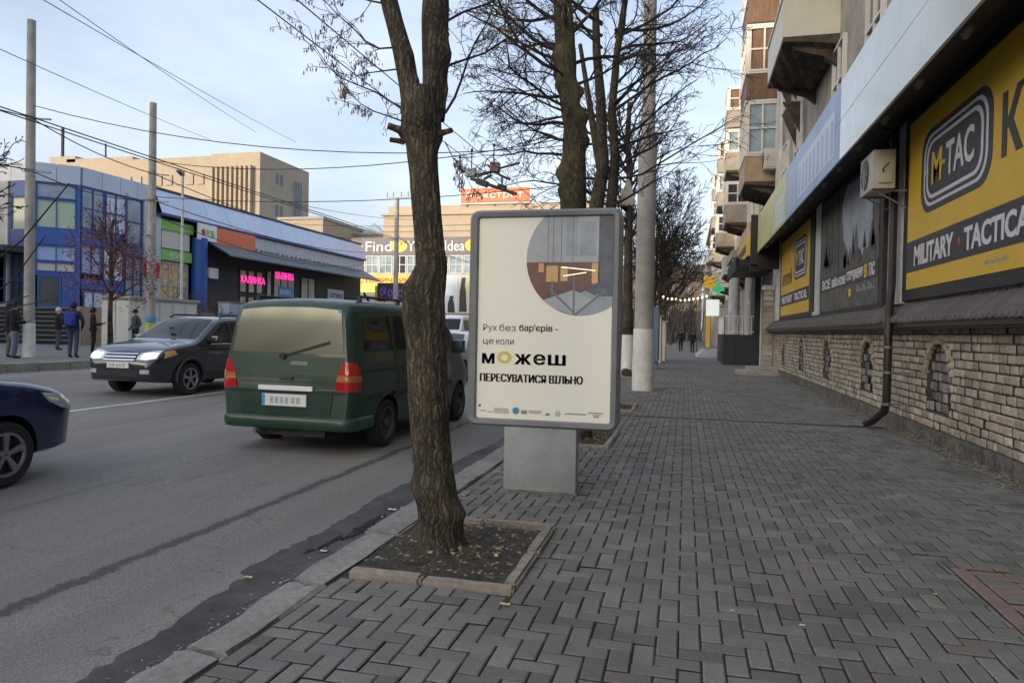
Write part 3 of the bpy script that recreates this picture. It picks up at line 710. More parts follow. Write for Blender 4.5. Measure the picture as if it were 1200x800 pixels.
# upper shop wall, pilasters, canopy
u=MB(); u.box(WX+.03,WX+.12,YA,YB,2.0,5.35,'plaster_grey'); u.build('upper_wall',rb)
for y0,y1 in ((5.0,5.7),(12.72,13.28),(20.05,20.8),(28.3,29.2)):
    q=MB(); q.box(WX-.05,WX+.05,y0,y1,2.06,5.0,'plaster_grey'); q.box(WX-.09,WX+.05,y0-.06,y1+.06,2.05,2.16,'plaster_grey',bev=.01); q.build('pilaster',rb)
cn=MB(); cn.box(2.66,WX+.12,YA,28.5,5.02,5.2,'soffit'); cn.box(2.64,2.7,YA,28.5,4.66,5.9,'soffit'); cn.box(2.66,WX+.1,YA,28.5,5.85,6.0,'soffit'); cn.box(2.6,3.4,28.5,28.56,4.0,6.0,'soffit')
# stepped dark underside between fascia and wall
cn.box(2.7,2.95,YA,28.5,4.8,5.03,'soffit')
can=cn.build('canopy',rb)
y=-4.0; yw=1.18
while y<28.4:
    y1=min(y+yw,28.5)
    for z0,z1 in ((4.64,5.34),(5.34,6.04)):
        mm='fascia_yellow' if y>20.4 else ('fascia_blue' if y>13.1 else 'fascia_white')
        o=MB().box(2.6,2.639,y+.004,y1-.004,z0+.004,z1-.004,mm,bev=.004).build('fascia_panel',can)
    y=y1
# printed pale palace on the blue panels
pr=MB(); X0=2.597
pr.quad((X0,14.2,4.85),(X0,18.6,4.85),(X0,18.6,5.7),(X0,14.2,5.7),'fascia_pale')
for k in range(9):
    yy=14.35+k*.48
    pr.quad((X0-.002,yy,4.9),(X0-.002,yy+.2,4.9),(X0-.002,yy+.2,5.55),(X0-.002,yy,5.55),'fascia_blue')
for k in range(5):
    pr.quad((X0-.001,19.0+k*.28,4.75),(X0-.001,19.12+k*.28,4.75),(X0-.001,19.12+k*.28,5.8),(X0-.001,19.0+k*.28,5.8),'fascia_pale')
pr.quad((X0,21.2,4.75),(X0,23.2,4.75),(X0,23.2,5.5),(X0,21.2,5.5),'fascia_pale')
for k in range(4): pr.quad((X0-.001,21.4+k*.45,4.85),(X0-.001,21.6+k*.45,4.85),(X0-.001,21.6+k*.45,5.4),(X0-.001,21.4+k*.45,5.4),'fascia_yellow')
pr.build('fascia_print',can)
y=5.2
while y<28:
    q=MB(); q.bar((2.78,y,4.82),(2.72,y,4.72),.05,.05,'steel'); q.lathe([(.03,0),(.075,.09),(.07,.1)],(2.76,y,4.62),10,'steel'); q.build('spotlight',can,smooth=40); y+=1.55
# downpipe
t=thing('drainpipe','dark brown drainpipe with a kicked out foot on the brick wall','drainpipe',(3.1,12.25,0))
MB().tube([(3.3,12.9,4.95),(3.3,12.9,2.35),(3.12,12.3,1.9),(3.11,12.27,1.5),(3.11,12.27,.5),(3.09,12.32,.33),(2.98,12.6,.13),(2.93,12.75,.08)],.062,12,'brown').build('pipe',t,smooth=50)
q=MB()
for z in (1.35,.95,.45): q=MB(); q.lathe([(.07,-.02),(.07,.02)],(3.11,12.27,z),12,'steel'); q.box(3.1,WX,12.25,12.29,z-.012,z+.012,'steel'); q.build('clamp',t,smooth=50)
MB().tube([(3.02,12.85,4.95),(3.3,12.9,4.9)],.03,6,'brown').build('stub',t)
# air conditioner
def ac_unit(x0,y0,z0,w_,h_,d_,label,face='x',grp=None,bracket=None,colm='ac'):
    """face 'x': fan side looks to -X"""
    t=thing('air_conditioner',label,'air conditioner',(x0,y0,z0),0,grp)
    b=MB(); b.box(x0,x0+d_,y0,y0+w_,z0,z0+h_,colm,bev=.015); b.build('casing',t,smooth=40)
    g=MB(); r_=h_*.4; cy=y0+w_*.6
    g.lathe([(r_,-.006),(r_*.96,-.012)],(x0-.002,cy,z0+h_/2),24,'plastic',axis='x')
    for k in range(5): g.lathe([(r_*(.25+.17*k),-.02),(r_*(.25+.17*k)+.006,-.02)],(x0-.002,cy,z0+h_/2),24,'ac',axis='x',cap=False)
    for k in range(8):
        a=math.pi*k/8*2; g.bar((x0-.022,cy,z0+h_/2),(x0-.022,cy+r_*math.cos(a),z0+h_/2+r_*math.sin(a)),.006,.006,'ac')
    g.build('fan_grille',t)
    s=MB(); s.box(x0+.08,x0+d_-.06,y0-.035,y0,z0+.08,z0+h_*.45,colm,bev=.01); s.tube([(x0+.15,y0-.03,z0+h_*.4),(x0+.12,y0-.1,z0+h_*.46),(x0+.2,y0-.13,z0+h_*.6)],.012,6,'plastic'); s.build('valve_cover',t)
    if bracket:
        for yy in (y0+.12,y0+w_-.12): q=MB(); q.bar((x0-.02,yy,z0-.02),(bracket,yy,z0-.02),.03,.03,'steel'); q.bar((x0+.1,yy,z0-.04),(bracket,yy,z0-.3),.02,.02,'steel'); q.build('bracket',t)
    return t
ac_unit(2.86,12.42,3.88,.86,.62,.33,'grey air conditioner box under the canopy beside the large yellow sign',bracket=3.4)
# ------------------------------------------------------------------ billboards
XF=WX-.035
def board(name,label,y0,y1,z0,z1,fill,group=None):
    t=thing(name,label,'sign',(WX,y0,z0),0,group)
    b=MB(); b.box(XF-.02,WX+.02,y0,y1,z0,z1,'black',bev=.008); b.build('frame',t)
    return t
Yd=(0,-1,0); Zd=(0,0,1)
def dogtag(t,yc,zc,w_,h_,x):
    def outline(k,wk,hk):
        pts=[]; a,b_=w_/2*wk,h_/2*hk; r_=min(a,b_)*.62
        for (sx,sz,t0) in ((1,1,0),(-1,1,90),(-1,-1,180),(1,-1,270)):
            for i in range(7):
                tt=R(t0+90*i/6); pts.append((yc-(sx*(a-r_)+r_*math.cos(tt)),zc+(sz*(b_-r_)+r_*math.sin(tt))))
        return pts
    fn=lambda p,q,d:(x-d,p,q)
    for i,(wk,hk,m) in enumerate(((1,1,'ink'),(.9,.86,'white_print'),(.85,.79,'ink'),(.8,.7,'white_print'),(.745,.615,'ink'))):
        MB().prism(outline(0,wk,hk),fn,i*.002,i*.002+.003,m,back=False).build('emblem_band' if m!='ink' else 'emblem_plate',t)
    lw=w_*.6
    text('lettering','M','yellow',t,(x-.014,yc+lw/2,zc-h_*.19),Yd,Zd,width=lw*.26,height=h_*.38,bold=.018)
    text('lettering','-','yellow',t,(x-.014,yc+lw/2-lw*.285,zc-h_*.03),Yd,Zd,width=lw*.06,height=h_*.05,bold=.03)
    text('lettering','TAC','white_print',t,(x-.014,yc+lw/2-lw*.37,zc-h_*.19),Yd,Zd,width=lw*.63,height=h_*.38,bold=.018)
    MB().prism([(yc+w_*.42+.03*math.cos(i*.7),zc+.03*math.sin(i*.7)*1.6) for i in range(9)],fn,.012,.015,'white_print',back=False).build('tag_hole',t)
t=board('shop_sign','large yellow shop sign with dog tag emblem above the right end of the tiled ledge',5.2,12.68,2.09,4.97,'yellow')
MB().box(XF-.03,XF,5.6,12.42,2.26,4.86,'yellow').build('yellow_face',t)
MB().box(XF-.034,XF-.029,5.6,12.42,2.52,3.0,'signdark').build('dark_band',t)
dogtag(t,10.52,3.92,2.55,1.2,XF-.031)
text('lettering','MILITARY','white_print',t,(XF-.035,12.02,2.6),Yd,Zd,width=1.62,height=.3,bold=.03)
text('lettering','TACTICAL','white_print',t,(XF-.035,10.02,2.6),Yd,Zd,width=1.95,height=.3,bold=.03)
MB().prism([(10.2+.05*math.cos(i*1.0472),2.75+.05*math.sin(i*1.0472)) for i in range(6)],lambda p,q,d:(XF-.034-d,p,q),0,.003,'red',back=False).build('red_star',t)
text('lettering','КУ','signdark',t,(XF-.031,9.0,3.52),Yd,Zd,width=1.0,height=.72,bold=.03)
text('lettering','ПУЙ','signdark',t,(XF-.031,7.85,3.52),Yd,Zd,width=1.5,height=.72,bold=.03)
q=MB()
for k in range(9): q.box(XF-.033,XF-.029,8.75+k*.075,8.79+k*.075+.02*(k%2),2.37,2.41+.015*(k%3==1),'inkgrey')
q.build('small_print',t)
t=board('shop_sign','dark poster sign of soldiers in a forest between the two yellow signs',13.9,19.95,2.0,4.95,'camo')
MB().box(XF-.03,XF,14.15,19.75,2.12,4.85,'camo').build('forest_print',t)
fn=lambda p,q,d:(XF-.03-d,p,q)
MB().prism([(14.6,3.4),(14.7,4.72),(16.9,4.8),(17.4,4.4),(17.2,3.7),(16.6,3.15),(15.8,3.35),(15.3,3.1)],fn,0,.003,'camo_sky',back=False).build('sky_print',t)
q=MB(); rr=random.Random(4)
for k in range(16):
    yy=rr.uniform(14.3,19.6); h=rr.uniform(.3,.8); wd=rr.uniform(.12,.3); zz=rr.uniform(2.95,3.3)
    q.prism([(yy-wd,zz),(yy+wd,zz),(yy+wd*.4,zz+h*.6),(yy,zz+h),(yy-wd*.5,zz+h*.55)],fn,.004,.006,'camo' if k%3 else 'signdark',back=False)
for k in range(7): yy=17.3+k*.34; q.prism([(yy,3.2),(yy+.1,3.2),(yy+.14,4.8),(yy+.04,4.8)],fn,.004,.006,'signdark' if k%2 else 'camo',back=False)
q.build('trees_print',t)
MB().box(XF-.037,XF-.029,14.15,19.75,2.62,2.95,'signdark').build('dark_band',t)
text('lettering','ВСЕ','white_print',t,(XF-.038,19.5,2.66),Yd,Zd,width=1.0,height=.24,bold=.03)
text('lettering','ВІЙСЬКОВЕ','white_print',t,(XF-.038,18.3,2.66),Yd,Zd,width=1.5,height=.24,bold=.03)
text('lettering','СПОРЯДЖЕННЯ','white_print',t,(XF-.038,16.7,2.66),Yd,Zd,width=1.45,height=.24,bold=.03)
text('lettering','В','smiley',t,(XF-.038,15.13,2.66),Yd,Zd,width=.22,height=.26,bold=.03)
text('lettering','ТАС','white_print',t,(XF-.038,14.8,2.66),Yd,Zd,width=.45,height=.26,bold=.03)
q=MB()
for k in range(9): q.box(XF-.036,XF-.03,14.4+k*.16,14.48+k*.16,2.42,2.46+.05*(k%3),'inkgrey')
q.box(XF-.036,XF-.03,16.3,16.5,2.36,2.52,'smiley'); q.build('small_print',t)
t=board('shop_sign','smaller far yellow shop sign with dog tag emblem by the pavement steps',21.0,28.1,2.05,4.95,'yellow')
MB().box(XF-.03,XF,21.6,27.7,2.2,4.85,'yellow').build('yellow_face',t)
MB().box(XF-.034,XF-.029,21.6,27.7,2.55,2.95,'signdark').build('dark_band',t)
dogtag(t,23.3,3.9,2.5,1.25,XF-.031)
text('lettering','КУПУЙ','signdark',t,(XF-.031,27.3,3.25),Yd,Zd,width=2.3,height=.5,bold=.03)
text('lettering','MILITARY','white_print',t,(XF-.035,27.4,2.62),Yd,Zd,width=2.6,height=.25,bold=.03)
text('lettering','TACTICAL','white_print',t,(XF-.035,24.4,2.62),Yd,Zd,width=2.5,height=.25,bold=.03)
# ================================================================== ADVERT LIGHT BOX
t=thing('advert_light_box','grey framed advert light box on a pedestal beside the street tree','advert',(-1.29,6.5,0),0)
AD=t
cx,hw,z0,z1,yf=-1.29,.715,.595,2.625,6.42
def rrect(a,b_,c,d,r_,n=6):
    p=[]
    for (X,Z,t0) in ((c-r_,d-r_,0),(a+r_,d-r_,90),(a+r_,b_+r_,180),(c-r_,b_+r_,270)):
        for i in range(n+1): tt=R(t0+90*i/n); p.append((X+r_*math.cos(tt),Z+r_*math.sin(tt)))
    return p
tilt=0
fnf=lambda a,b_,d:(a,yf+d,b_)
b=MB()
o1=rrect(cx-hw,z0,cx+hw,z1,.085); o2=rrect(cx-hw+.025,z0+.025,cx+hw-.025,z1-.025,.065); i1=rrect(cx-hw+.075,z0+.06,cx+hw-.065,z1-.06,.03); i2=rrect(cx-hw+.09,z0+.075,cx+hw-.08,z1-.075,.02)
n=len(o1); rings=[(o1,.2),(o1,.035),(o2,0.0),(i1,.004),(i2,.045)]
vs=[fnf(a,c,d) for ring,d in rings for a,c in ring]; fs=[]
for k in range(4):
    for i in range(n): j=(i+1)%n; fs.append((k*n+i,k*n+j,(k+1)*n+j,(k+1)*n+i))
fs.append(tuple(range(n))[::-1])
b.add(vs,fs,'adframe'); b.build('frame',t,smooth=35)
po=MB(); yp=yf+.04
x0,x1,za,zb=cx-hw+.085,cx+hw-.075,z0+.07,z1-.07
po.quad((x0,yp,za),(x1,yp,za),(x1,yp,zb),(x0,yp,zb),'poster'); poster=po.build('poster',t)
# print: round photo clipped by the poster corner
def clip(poly,ax,lim,keep_less):
    out=[]
    for i in range(len(poly)):
        a,b_=poly[i],poly[(i+1)%len(poly)]; ia=(a[ax]<=lim)==keep_less; ib=(b_[ax]<=lim)==keep_less
        if ia: out.append(a)
        if ia!=ib:
            tt=(lim-a[ax])/(b_[ax]-a[ax]); out.append((a[0]+(b_[0]-a[0])*tt,a[1]+(b_[1]-a[1])*tt))
    return out
def clip_convex(poly,conv):
    out=poly
    for i in range(len(conv)):
        a,b_=conv[i],conv[(i+1)%len(conv)]; nxt=[]
        side=lambda p:(b_[0]-a[0])*(p[1]-a[1])-(b_[1]-a[1])*(p[0]-a[0])
        for j in range(len(out)):
            p,q=out[j],out[(j+1)%len(out)]; sp_,sq=side(p),side(q)
            if sp_>=0: nxt.append(p)
            if (sp_>=0)!=(sq>=0): tt=sp_/(sp_-sq); nxt.append((p[0]+(q[0]-p[0])*tt,p[1]+(q[1]-p[1])*tt))
        out=nxt
        if not out: return []
    return out
PX=lambda u:x0+(u-566)/(719-566)*(x1-x0)
PZ=lambda v:zb-(v-256)/(486-256)*(zb-za)
ccx,ccz,rc=PX(684),PZ(303),(x1-x0)*.405
circ=[(ccx+rc*math.cos(2*math.pi*i/48),ccz+rc*1.02*math.sin(2*math.pi*i/48)) for i in range(48)]
circ=clip(circ,0,x1-.002,True); circ=clip(circ,1,zb-.002,True)
lay=[0]
def ph(poly,m,lv):
    p=clip_convex([(PX(a),PZ(b_)) for a,b_ in poly],circ)
    if len(p)>2: PHO.add([(a,yp-.0015-lv*.0007,c) for a,c in p],[tuple(range(len(p)))],m)
PHO=MB()
R4=lambda a,b_,c,d:[(a,d),(c,d),(c,b_),(a,b_)]
ph(R4(600,240,740,400),'ph_floor',0)
ph(R4(600,240,703,310),'ph_sky',1)
ph([(600,333),(600,352),(652,352),(703,334),(703,332)],'ph_brown',1)
ph(R4(600,307,704,333),'ph_brown',2)
ph(R4(703,240,740,345),'ph_dark',2)
for a in (646,652,661,674): ph(R4(a,240,a+.8,307),'ph_line',3)
ph(R4(667,250,680,300),'ph_floor',2); ph(R4(682,262,700,300),'ph_floor',2)
for (a,b_,c,d) in ((645,311,658,329),(661,312,669,328),(636,308,642,318),(696,308,703,331)): ph(R4(a,b_,c,d),'ph_warm',4)
ph([(626,350),(676,366),(676,368),(626,352)][::-1],'ph_line',4)
ph([(650,336),(677,362),(677,365),(648,338)][::-1],'ph_line',4)
ph([(677,365),(712,336),(712,339),(677,369)][::-1],'ph_line',4)
ph(R4(675.5,322,677.5,366),'ph_line',5); ph(R4(651,328,653,345),'ph_line',5)
ph([(662,312),(700,316),(700,317),(662,313)][::-1],'chrome',5); ph([(664,322),(690,318),(690,319),(664,323)][::-1],'chrome',5)
ph([(688,338),(702,330),(712,334),(700,344)][::-1],'ph_dark',4)
ph([(640,350),(676,338),(700,350),(676,372)][::-1],'ph_sky',3)
PHO.build('poster_photo',poster,local=False)
Xd=(1,0,0)
def ptx(body,u0_,v1,u1,h,m='ink',bold=0): return text('lettering',body,m,poster,(PX(u0_),yp-.002,PZ(v1)),Xd,Zd,width=PX(u1)-PX(u0_),height=h,bold=bold,ext=.001)
ptx('Рух',573,387,589,.075); ptx('без',592,385.5,611,.066); ptx("бар'єрів -",615,387,659,.08,bold=.008); ptx("бар'єрів -",615.35,387,659.35,.08,bold=.008); ptx('це',573,402,585.5,.06); ptx('коли',588.5,401,609,.05)
for dx in (-.5,0,.5):
    for ch,ua,ub,hh in (('м',572.5,586.5,.098),('ж',610.5,629.5,.098),('е',632.5,645.5,.1),('ш',649,668.5,.098)): ptx(ch,ua+dx,423,ub+dx,hh,bold=.012)
q=MB(); ocx,ocz=PX(598.5),PZ(415.5)
ring=[(math.cos(2*math.pi*i/24),math.sin(2*math.pi*i/24)) for i in range(24)]
vs=[(ocx+a*.07,yp-.003,ocz+c*.058) for a,c in ring]+[(ocx+a*.036,yp-.003,ocz+c*.03) for a,c in ring]
q.add(vs,[(i,(i+1)%24,24+(i+1)%24,24+i) for i in range(24)],'ink_yellow')
q.build('yellow_ring',poster)
for dx in (-.6,-.3,0,.3,.6): ptx('ПЕРЕСУВАТИСЯ ВІЛЬНО',570.5+dx,443.5,688+dx,.076)
q=MB()
def strip(u0_,v0,u1,v1,m='inkgrey',lv=.002): q.quad((PX(u0_),yp-lv,PZ(v1)),(PX(u1),yp-lv,PZ(v1)),(PX(u1),yp-lv,PZ(v0)),(PX(u0_),yp-lv,PZ(v0)),m)
for (a,b_,c,d) in ((571,478,578,478.7),(580,479,586,479.6),(587,475,604,475.8),(587,477.2,605,477.9),(587,479.4,605,480),(619,476,626,480),(628,476,643,476.8),(628,478,642,478.7),(647,478,652,480.5),(669,477,693,478),(695,475,712,476),(700,477.4,709,478.1),(701,479.2,707,480.4)): strip(a,b_-1,c,d-.6)
def disc(u,v,r_,m,lv=.003): q.add([(PX(u)+r_*math.cos(i*.5236),yp-lv,PZ(v)+r_*math.sin(i*.5236)) for i in range(12)],[tuple(range(12))],m)
disc(613,476,.034,'ink_blue'); disc(661,477,.026,'inkgrey'); disc(661,477,.018,'poster',.0035); disc(661,477.2,.01,'inkgrey',.004); disc(566.5+4,471.5,.012,'ink')
q.build('small_print',poster)
q=MB(); q.box(cx-.345,cx+.34,6.44,6.62,-.02,.6,'adped',bev=.012); q.build('pedestal',t,smooth=40)
q=MB(); q.box(cx-.36,cx+.355,6.425,6.635,-.02,.012,'dirtstrip',bev=.005); q.build('base_plate',t)
# ================================================================== TREES
def grow(mb,q,p,d,r,length,lvl,opt,ends=None):
    """one branch: crooked tapered tube with side shoots"""
    n=max(3,int(length/opt.get('seg',.22))); pts=[p.copy()]; rad=[r]; step=length/n; kids=[]
    for i in range(n):
        d=(d+Vector((q.gauss(0,1),q.gauss(0,1),q.gauss(0,1)))*opt.get('wob',.13)+Vector((0,0,opt['up'][min(lvl,len(opt['up'])-1)]))*.12).normalized()
        p=p+d*step; t=(i+1)/n; rr_=max(opt['rmin'],r*(1-t*.75)); pts.append(p.copy()); rad.append(rr_)
        if lvl<opt['lv']:
            k=opt['kids'][lvl]/n
            c=int(k)+(1 if q.random()<k-int(k) else 0)
            if t>opt.get('bare',.15):
                for _ in range(c): kids.append((p.copy(),d.copy(),rr_,1-t))
    mb.tube(pts,rad,6 if r>.03 else (4 if r>.009 else 3),opt['m'],cap=False)
    if ends is not None and lvl>=opt['lv']-1: ends.append(pts[-1]); ends.append(pts[len(pts)//2])
    for (pp,dd,r2,rem) in kids:
        a=Vector((q.gauss(0,1),q.gauss(0,1),q.gauss(0,1))); side=(a-dd*a.dot(dd)).normalized(); s=opt.get('spread',.9)*q.uniform(.6,1.3)
        nd=(dd+side*s).normalized(); grow(mb,q,pp,nd,max(opt['rmin'],r2*q.uniform(.45,.68)),length*opt['ratio']*q.uniform(.5,1.15)*(0.5+.6*rem),lvl+1,opt,ends)
def trunk_mesh(prof,y0,m,seed,sides=40,knobs=(),ridge=.014,dense=.05):
    """prof: (x,z,r) rings; ridged bark displaced outwards"""
    from mathutils import noise
    prof=sorted(prof,key=lambda a:a[1]); b=MB(); zz=[]; z=prof[0][1]
    while z<prof[-1][1]: zz.append(z); z+=dense
    zz.append(prof[-1][1]); Z=[p[1] for p in prof]; X_=[p[0] for p in prof]; Rr=[p[2] for p in prof]; rings=[]
    vs=[]
    for z in zz:
        x=float(np.interp(z,Z,X_)); r_=float(np.interp(z,Z,Rr))*.925
        for j in range(sides):
            t=2*math.pi*j/sides; c_,s_=math.cos(t),math.sin(t)
            nv=noise.fractal(Vector((c_*2.6+seed,s_*2.6,z*1.1)),.9,2.1,4)
            rg=abs(noise.noise(Vector((c_*7.5+noise.noise(Vector((c_*3,s_*3,z*2.5)))*.7,s_*7.5+seed,z*1.3))))
            rr_=r_*(1+.055*nv)+ridge*(min(rg*3,1)-.55)
            for (ka,kz,kr,kh) in knobs:
                da=(t-ka+math.pi)%(2*math.pi)-math.pi; e=((da*r_)/kr)**2+((z-kz)/kr)**2
                if e<4: rr_+=kh*math.exp(-e*1.2)
            vs.append((x+rr_*c_,y0+rr_*s_,z))
    n=len(zz); fs=[(i*sides+j,i*sides+(j+1)%sides,(i+1)*sides+(j+1)%sides,(i+1)*sides+j) for i in range(n-1) for j in range(sides)]
    fs.append(tuple((n-1)*sides+j for j in range(sides))); b.add(vs,fs,m); return b
T_=[(-1.591,-0.088,0.235),(-1.597,0.000,0.195),(-1.606,0.06,0.172),(-1.611,0.118,0.163),(-1.613,0.236,0.160),(-1.643,0.352,0.148),(-1.679,0.586,0.142),(-1.703,0.822,0.140),(-1.716,1.058,0.151),(-1.727,1.176,0.148),(-1.747,1.411,0.148),(-1.766,1.606,0.160),(-1.768,1.707,0.160),(-1.764,1.795,0.160),(-1.737,1.854,0.134),(-1.713,1.942,0.111),(-1.732,2.101,0.105),(-1.751,2.295,0.102),(-1.783,2.590,0.107),(-1.797,2.767,0.114),(-1.791,2.855,0.131),(-1.803,2.914,0.146),(-1.804,3.002,0.144),(-1.806,3.061,0.138),(-1.806,3.15,.12)]
Lf=[(-1.868,2.98,0.09),(-1.878,3.065,0.080),(-1.901,3.184,0.074),(-1.949,3.411,0.077),(-2.028,3.665,0.066),(-2.128,4.029,0.057),(-2.25,4.5,.05)]
Rf=[(-1.745,2.95,.09),(-1.739,3.0,0.091),(-1.734,3.174,0.092),(-1.724,3.395,0.101),(-1.732,3.640,0.101),(-1.735,3.989,0.086),(-1.72,4.5,.075)]
TY=4.62
t=thing('street_tree','big bare street tree with a forked dark trunk in the nearest tree pit','tree',(-1.6,TY,0))
trunk_mesh(T_,TY,'bark',1,52,knobs=((4.5,.38,.09,.05),(3.6,.43,.07,.03),(6.1,.25,.07,.04),(3.3,2.84,.05,.05),(0.1,2.8,.06,.035),(5.0,2.9,.06,.03),(4.4,.75,.05,.02),(3.2,1.03,.05,.015),(3.0,.6,.05,.02)),ridge=.012,dense=.022).build('trunk',t,smooth=75)
trunk_mesh(Lf,TY,'bark',3,30,ridge=.01,dense=.03,knobs=((0,3.2,.05,.01),)).build('limb',t,smooth=75)
trunk_mesh(Rf,TY+.05,'bark',5,30,ridge=.012,dense=.03,knobs=((0,3.4,.06,.02),(.3,3.15,.05,.02))).build('limb',t,smooth=75)
# cut stubs
q=MB()
for (p,d,r_) in (((-1.93,TY-.04,2.86),(-.75,-.3,.25),.024),((-1.92,TY-.02,2.79),(-.8,-.2,.1),.018),((-1.66,TY-.03,2.83),(.8,-.2,.1),.02)):
    q=MB(); p=Vector(p);d=Vector(d).normalized(); q.tube([p,p+d*.05,p+d*.1],[r_*1.3,r_,r_*.95],8,'bark'); q.build('cut_stub',t,smooth=40)
cr=MB(); q=random.Random(12); ends=[]
opt=dict(up=[.25,-.1,-.35],lv=2,kids=[9,6],ratio=.5,rmin=.0021,m='twig',seg=.13,wob=.16,spread=.8)
for (p,d,r_,ln) in (((-1.93,TY,3.02),(-1,.15,.75),.008,.95),((-1.92,TY-.05,2.92),(-1,.0,.5),.007,.7),((-2.0,TY,3.45),(-1,.25,.25),.009,.85),((-2.05,TY,3.75),(-1,-.1,.1),.009,.75),((-1.96,TY,3.3),(-1,.3,.05),.008,.6),((-2.1,TY,3.95),(-1,.2,.3),.009,.9),
   ((-1.63,TY,2.98),(.65,.2,.75),.012,.95),((-1.62,TY,3.3),(.8,.3,.5),.01,.8),((-1.64,TY,3.6),(.9,-.1,.35),.01,.9),((-1.62,TY,3.85),(.7,.4,.6),.012,1.0),((-1.63,TY,2.78),(.7,.15,-.45),.005,.36),((-2.2,TY,4.3),(-.8,.2,.5),.012,1.2),((-1.7,TY,4.4),(.7,.2,.7),.014,1.3)):
    grow(cr,q,Vector(p),Vector(d).normalized(),r_,ln,0,opt,ends)
cr.build('crown',t,smooth=60)
sd_=MB(); q=random.Random(2)
for e in ends:
    if e.x>-1.5 and q.random()<.45: continue
    if q.random()<.62:
        for k in range(q.randint(1,4)):
            o_=e+Vector((q.uniform(-.02,.02),q.uniform(-.02,.02),0)); l_=q.uniform(.025,.045); a=q.uniform(0,3.1); w_=Vector((math.cos(a),math.sin(a),0))*.0045; m_=o_+Vector((q.uniform(-.008,.008),0,-l_*.6))
            sd_.add([o_,m_+w_,o_+Vector((0,0,-l_)),m_-w_],[(0,1,2,3)],'seed')
sd_.build('hanging_seeds',t,kind='stuff',fix=False)
g=MB(); q=random.Random(17)
for _ in range(1300):
    y_=2.2+22*q.random()**1.5; x_=-2.3-abs(q.gauss(0,.09)); L2=q.uniform(.004,.016)*(1.6 if q.random()<.06 else 1); a=q.uniform(0,6.28); c0=Vector((x_,y_,zroad(x_)+.012+q.uniform(0,.005))); d=Vector((math.cos(a),math.sin(a),q.uniform(-.3,.3)))*L2; s_=Vector((-d.y,d.x,q.uniform(0,.008)))*.7
    g.add([c0-d,c0+s_,c0+d,c0-s_],[(0,1,2,3)],'leafdry' if q.random()<.45 else 'gravel')
tag(g.build('gutter_grit',kind='stuff',fix=False),'grit and leaf scraps drifted along the kerb in the gutter','grit')
# second tree
BY=10.0
Bp=[(-1.45,-.05,.23),(-1.46,.2,.2),(-1.374,0.350,0.19),(-1.5,1.8,.19),(-1.586,3.298,0.193),(-1.596,3.781,0.187),(-1.590,4.384,0.163),(-1.671,4.750,0.151),(-1.721,5.115,0.145),(-1.741,5.454,0.158),(-1.805,6.206,0.134),(-1.845,6.932,0.110),(-1.86,7.6,.08)]
t=thing('street_tree','knobbly mossy tree trunk with dense twigs rising right behind the light box','tree',(-1.45,BY,0))
trunk_mesh(Bp,BY,'bark_moss',9,30,knobs=((3.1,3.75,.12,.09),(3.2,3.5,.09,.05),(.1,4.2,.1,.07),(.2,4.9,.1,.1),(.1,4.55,.12,.1),(3.2,5.4,.1,.07),(3.3,5.0,.08,.05),(4.6,4.6,.08,.05)),ridge=.012,dense=.06).build('trunk',t,smooth=75)
cr=MB(); q=random.Random(21)
opt=dict(up=[.3,-.2,-.5,-.5],lv=3,kids=[8,7,4],ratio=.6,rmin=.0034,m='twig',seg=.2,wob=.17,spread=.85)
for i,(z,a,el,ln,r_) in enumerate(((4.45,3.0,.35,1.7,.03),(4.7,3.5,.2,1.6,.028),(5.0,2.7,.45,1.9,.034),(5.2,3.3,.35,1.7,.03),(5.5,3.0,.4,1.8,.034),(5.6,2.4,.3,1.5,.028),(5.9,3.6,.3,1.7,.03),(6.2,3.0,.5,1.9,.032),(5.3,.2,.5,1.5,.03),(5.7,-.3,.4,1.4,.028),(5.0,.3,.4,1.3,.026),(6.4,.1,.6,1.8,.03),(4.2,3.2,.05,1.2,.02),(6.6,2.6,.6,2.0,.03),(6.9,1.0,1.0,2.0,.04),(6.9,4.0,.9,2.0,.04),(5.1,4.4,.3,1.3,.025),(5.8,5.0,.4,1.4,.025),(4.0,3.3,.15,1.6,.022),(4.85,2.9,.1,1.7,.026),(5.35,3.6,.25,1.7,.028),(6.0,2.8,.3,1.8,.03),(6.4,3.3,.4,1.9,.03),(4.6,3.8,.2,1.4,.022),(6.0,.5,.5,1.5,.026))):
    x=float(np.interp(z,[p[1] for p in Bp],[p[0] for p in Bp])); d=Vector((math.cos(a)*math.cos(el),math.sin(a)*math.cos(el),math.sin(el)))
    grow(cr,q,Vector((x,BY,z))+Vector((d.x,d.y,0))*.12,d,r_,ln*.92,0,opt)
cr.build('crown',t,smooth=60)
# third tree: twin stems
CY=14.3
t=thing('street_tree','slim multi stemmed bare tree between the mossy trunk and the tall pole','tree',(-1.6,CY,0))
st=MB()
def stem(pts,r0_,r1_): n_=len(pts); st.tube([Vector(p) for p in pts],[r0_+(r1_-r0_)*i/(n_-1) for i in range(n_)],12,'bark')
stem([(-1.6,CY,-.05),(-1.62,CY,1.5),(-1.65,CY,2.6),(-1.75,CY,3.4),(-1.8,CY,4.06),(-1.68,CY,4.8),(-1.72,CY,5.3),(-1.76,CY,6.2),(-1.86,CY,7.1),(-1.9,CY,8)],.2,.07)
stem([(-1.62,CY,2.4),(-1.55,CY+.05,3.2),(-1.51,CY+.05,4.05),(-1.45,CY+.05,5.0),(-1.53,CY,5.93),(-1.45,CY,7.1),(-1.3,CY,8.2)],.13,.06)
stem([(-1.7,CY,4.6),(-1.86,CY,5.4),(-2.02,CY,6.3),(-2.2,CY,7.3)],.09,.04)
st.build('trunk',t,smooth=60)
cr=MB(); q=random.Random(33)
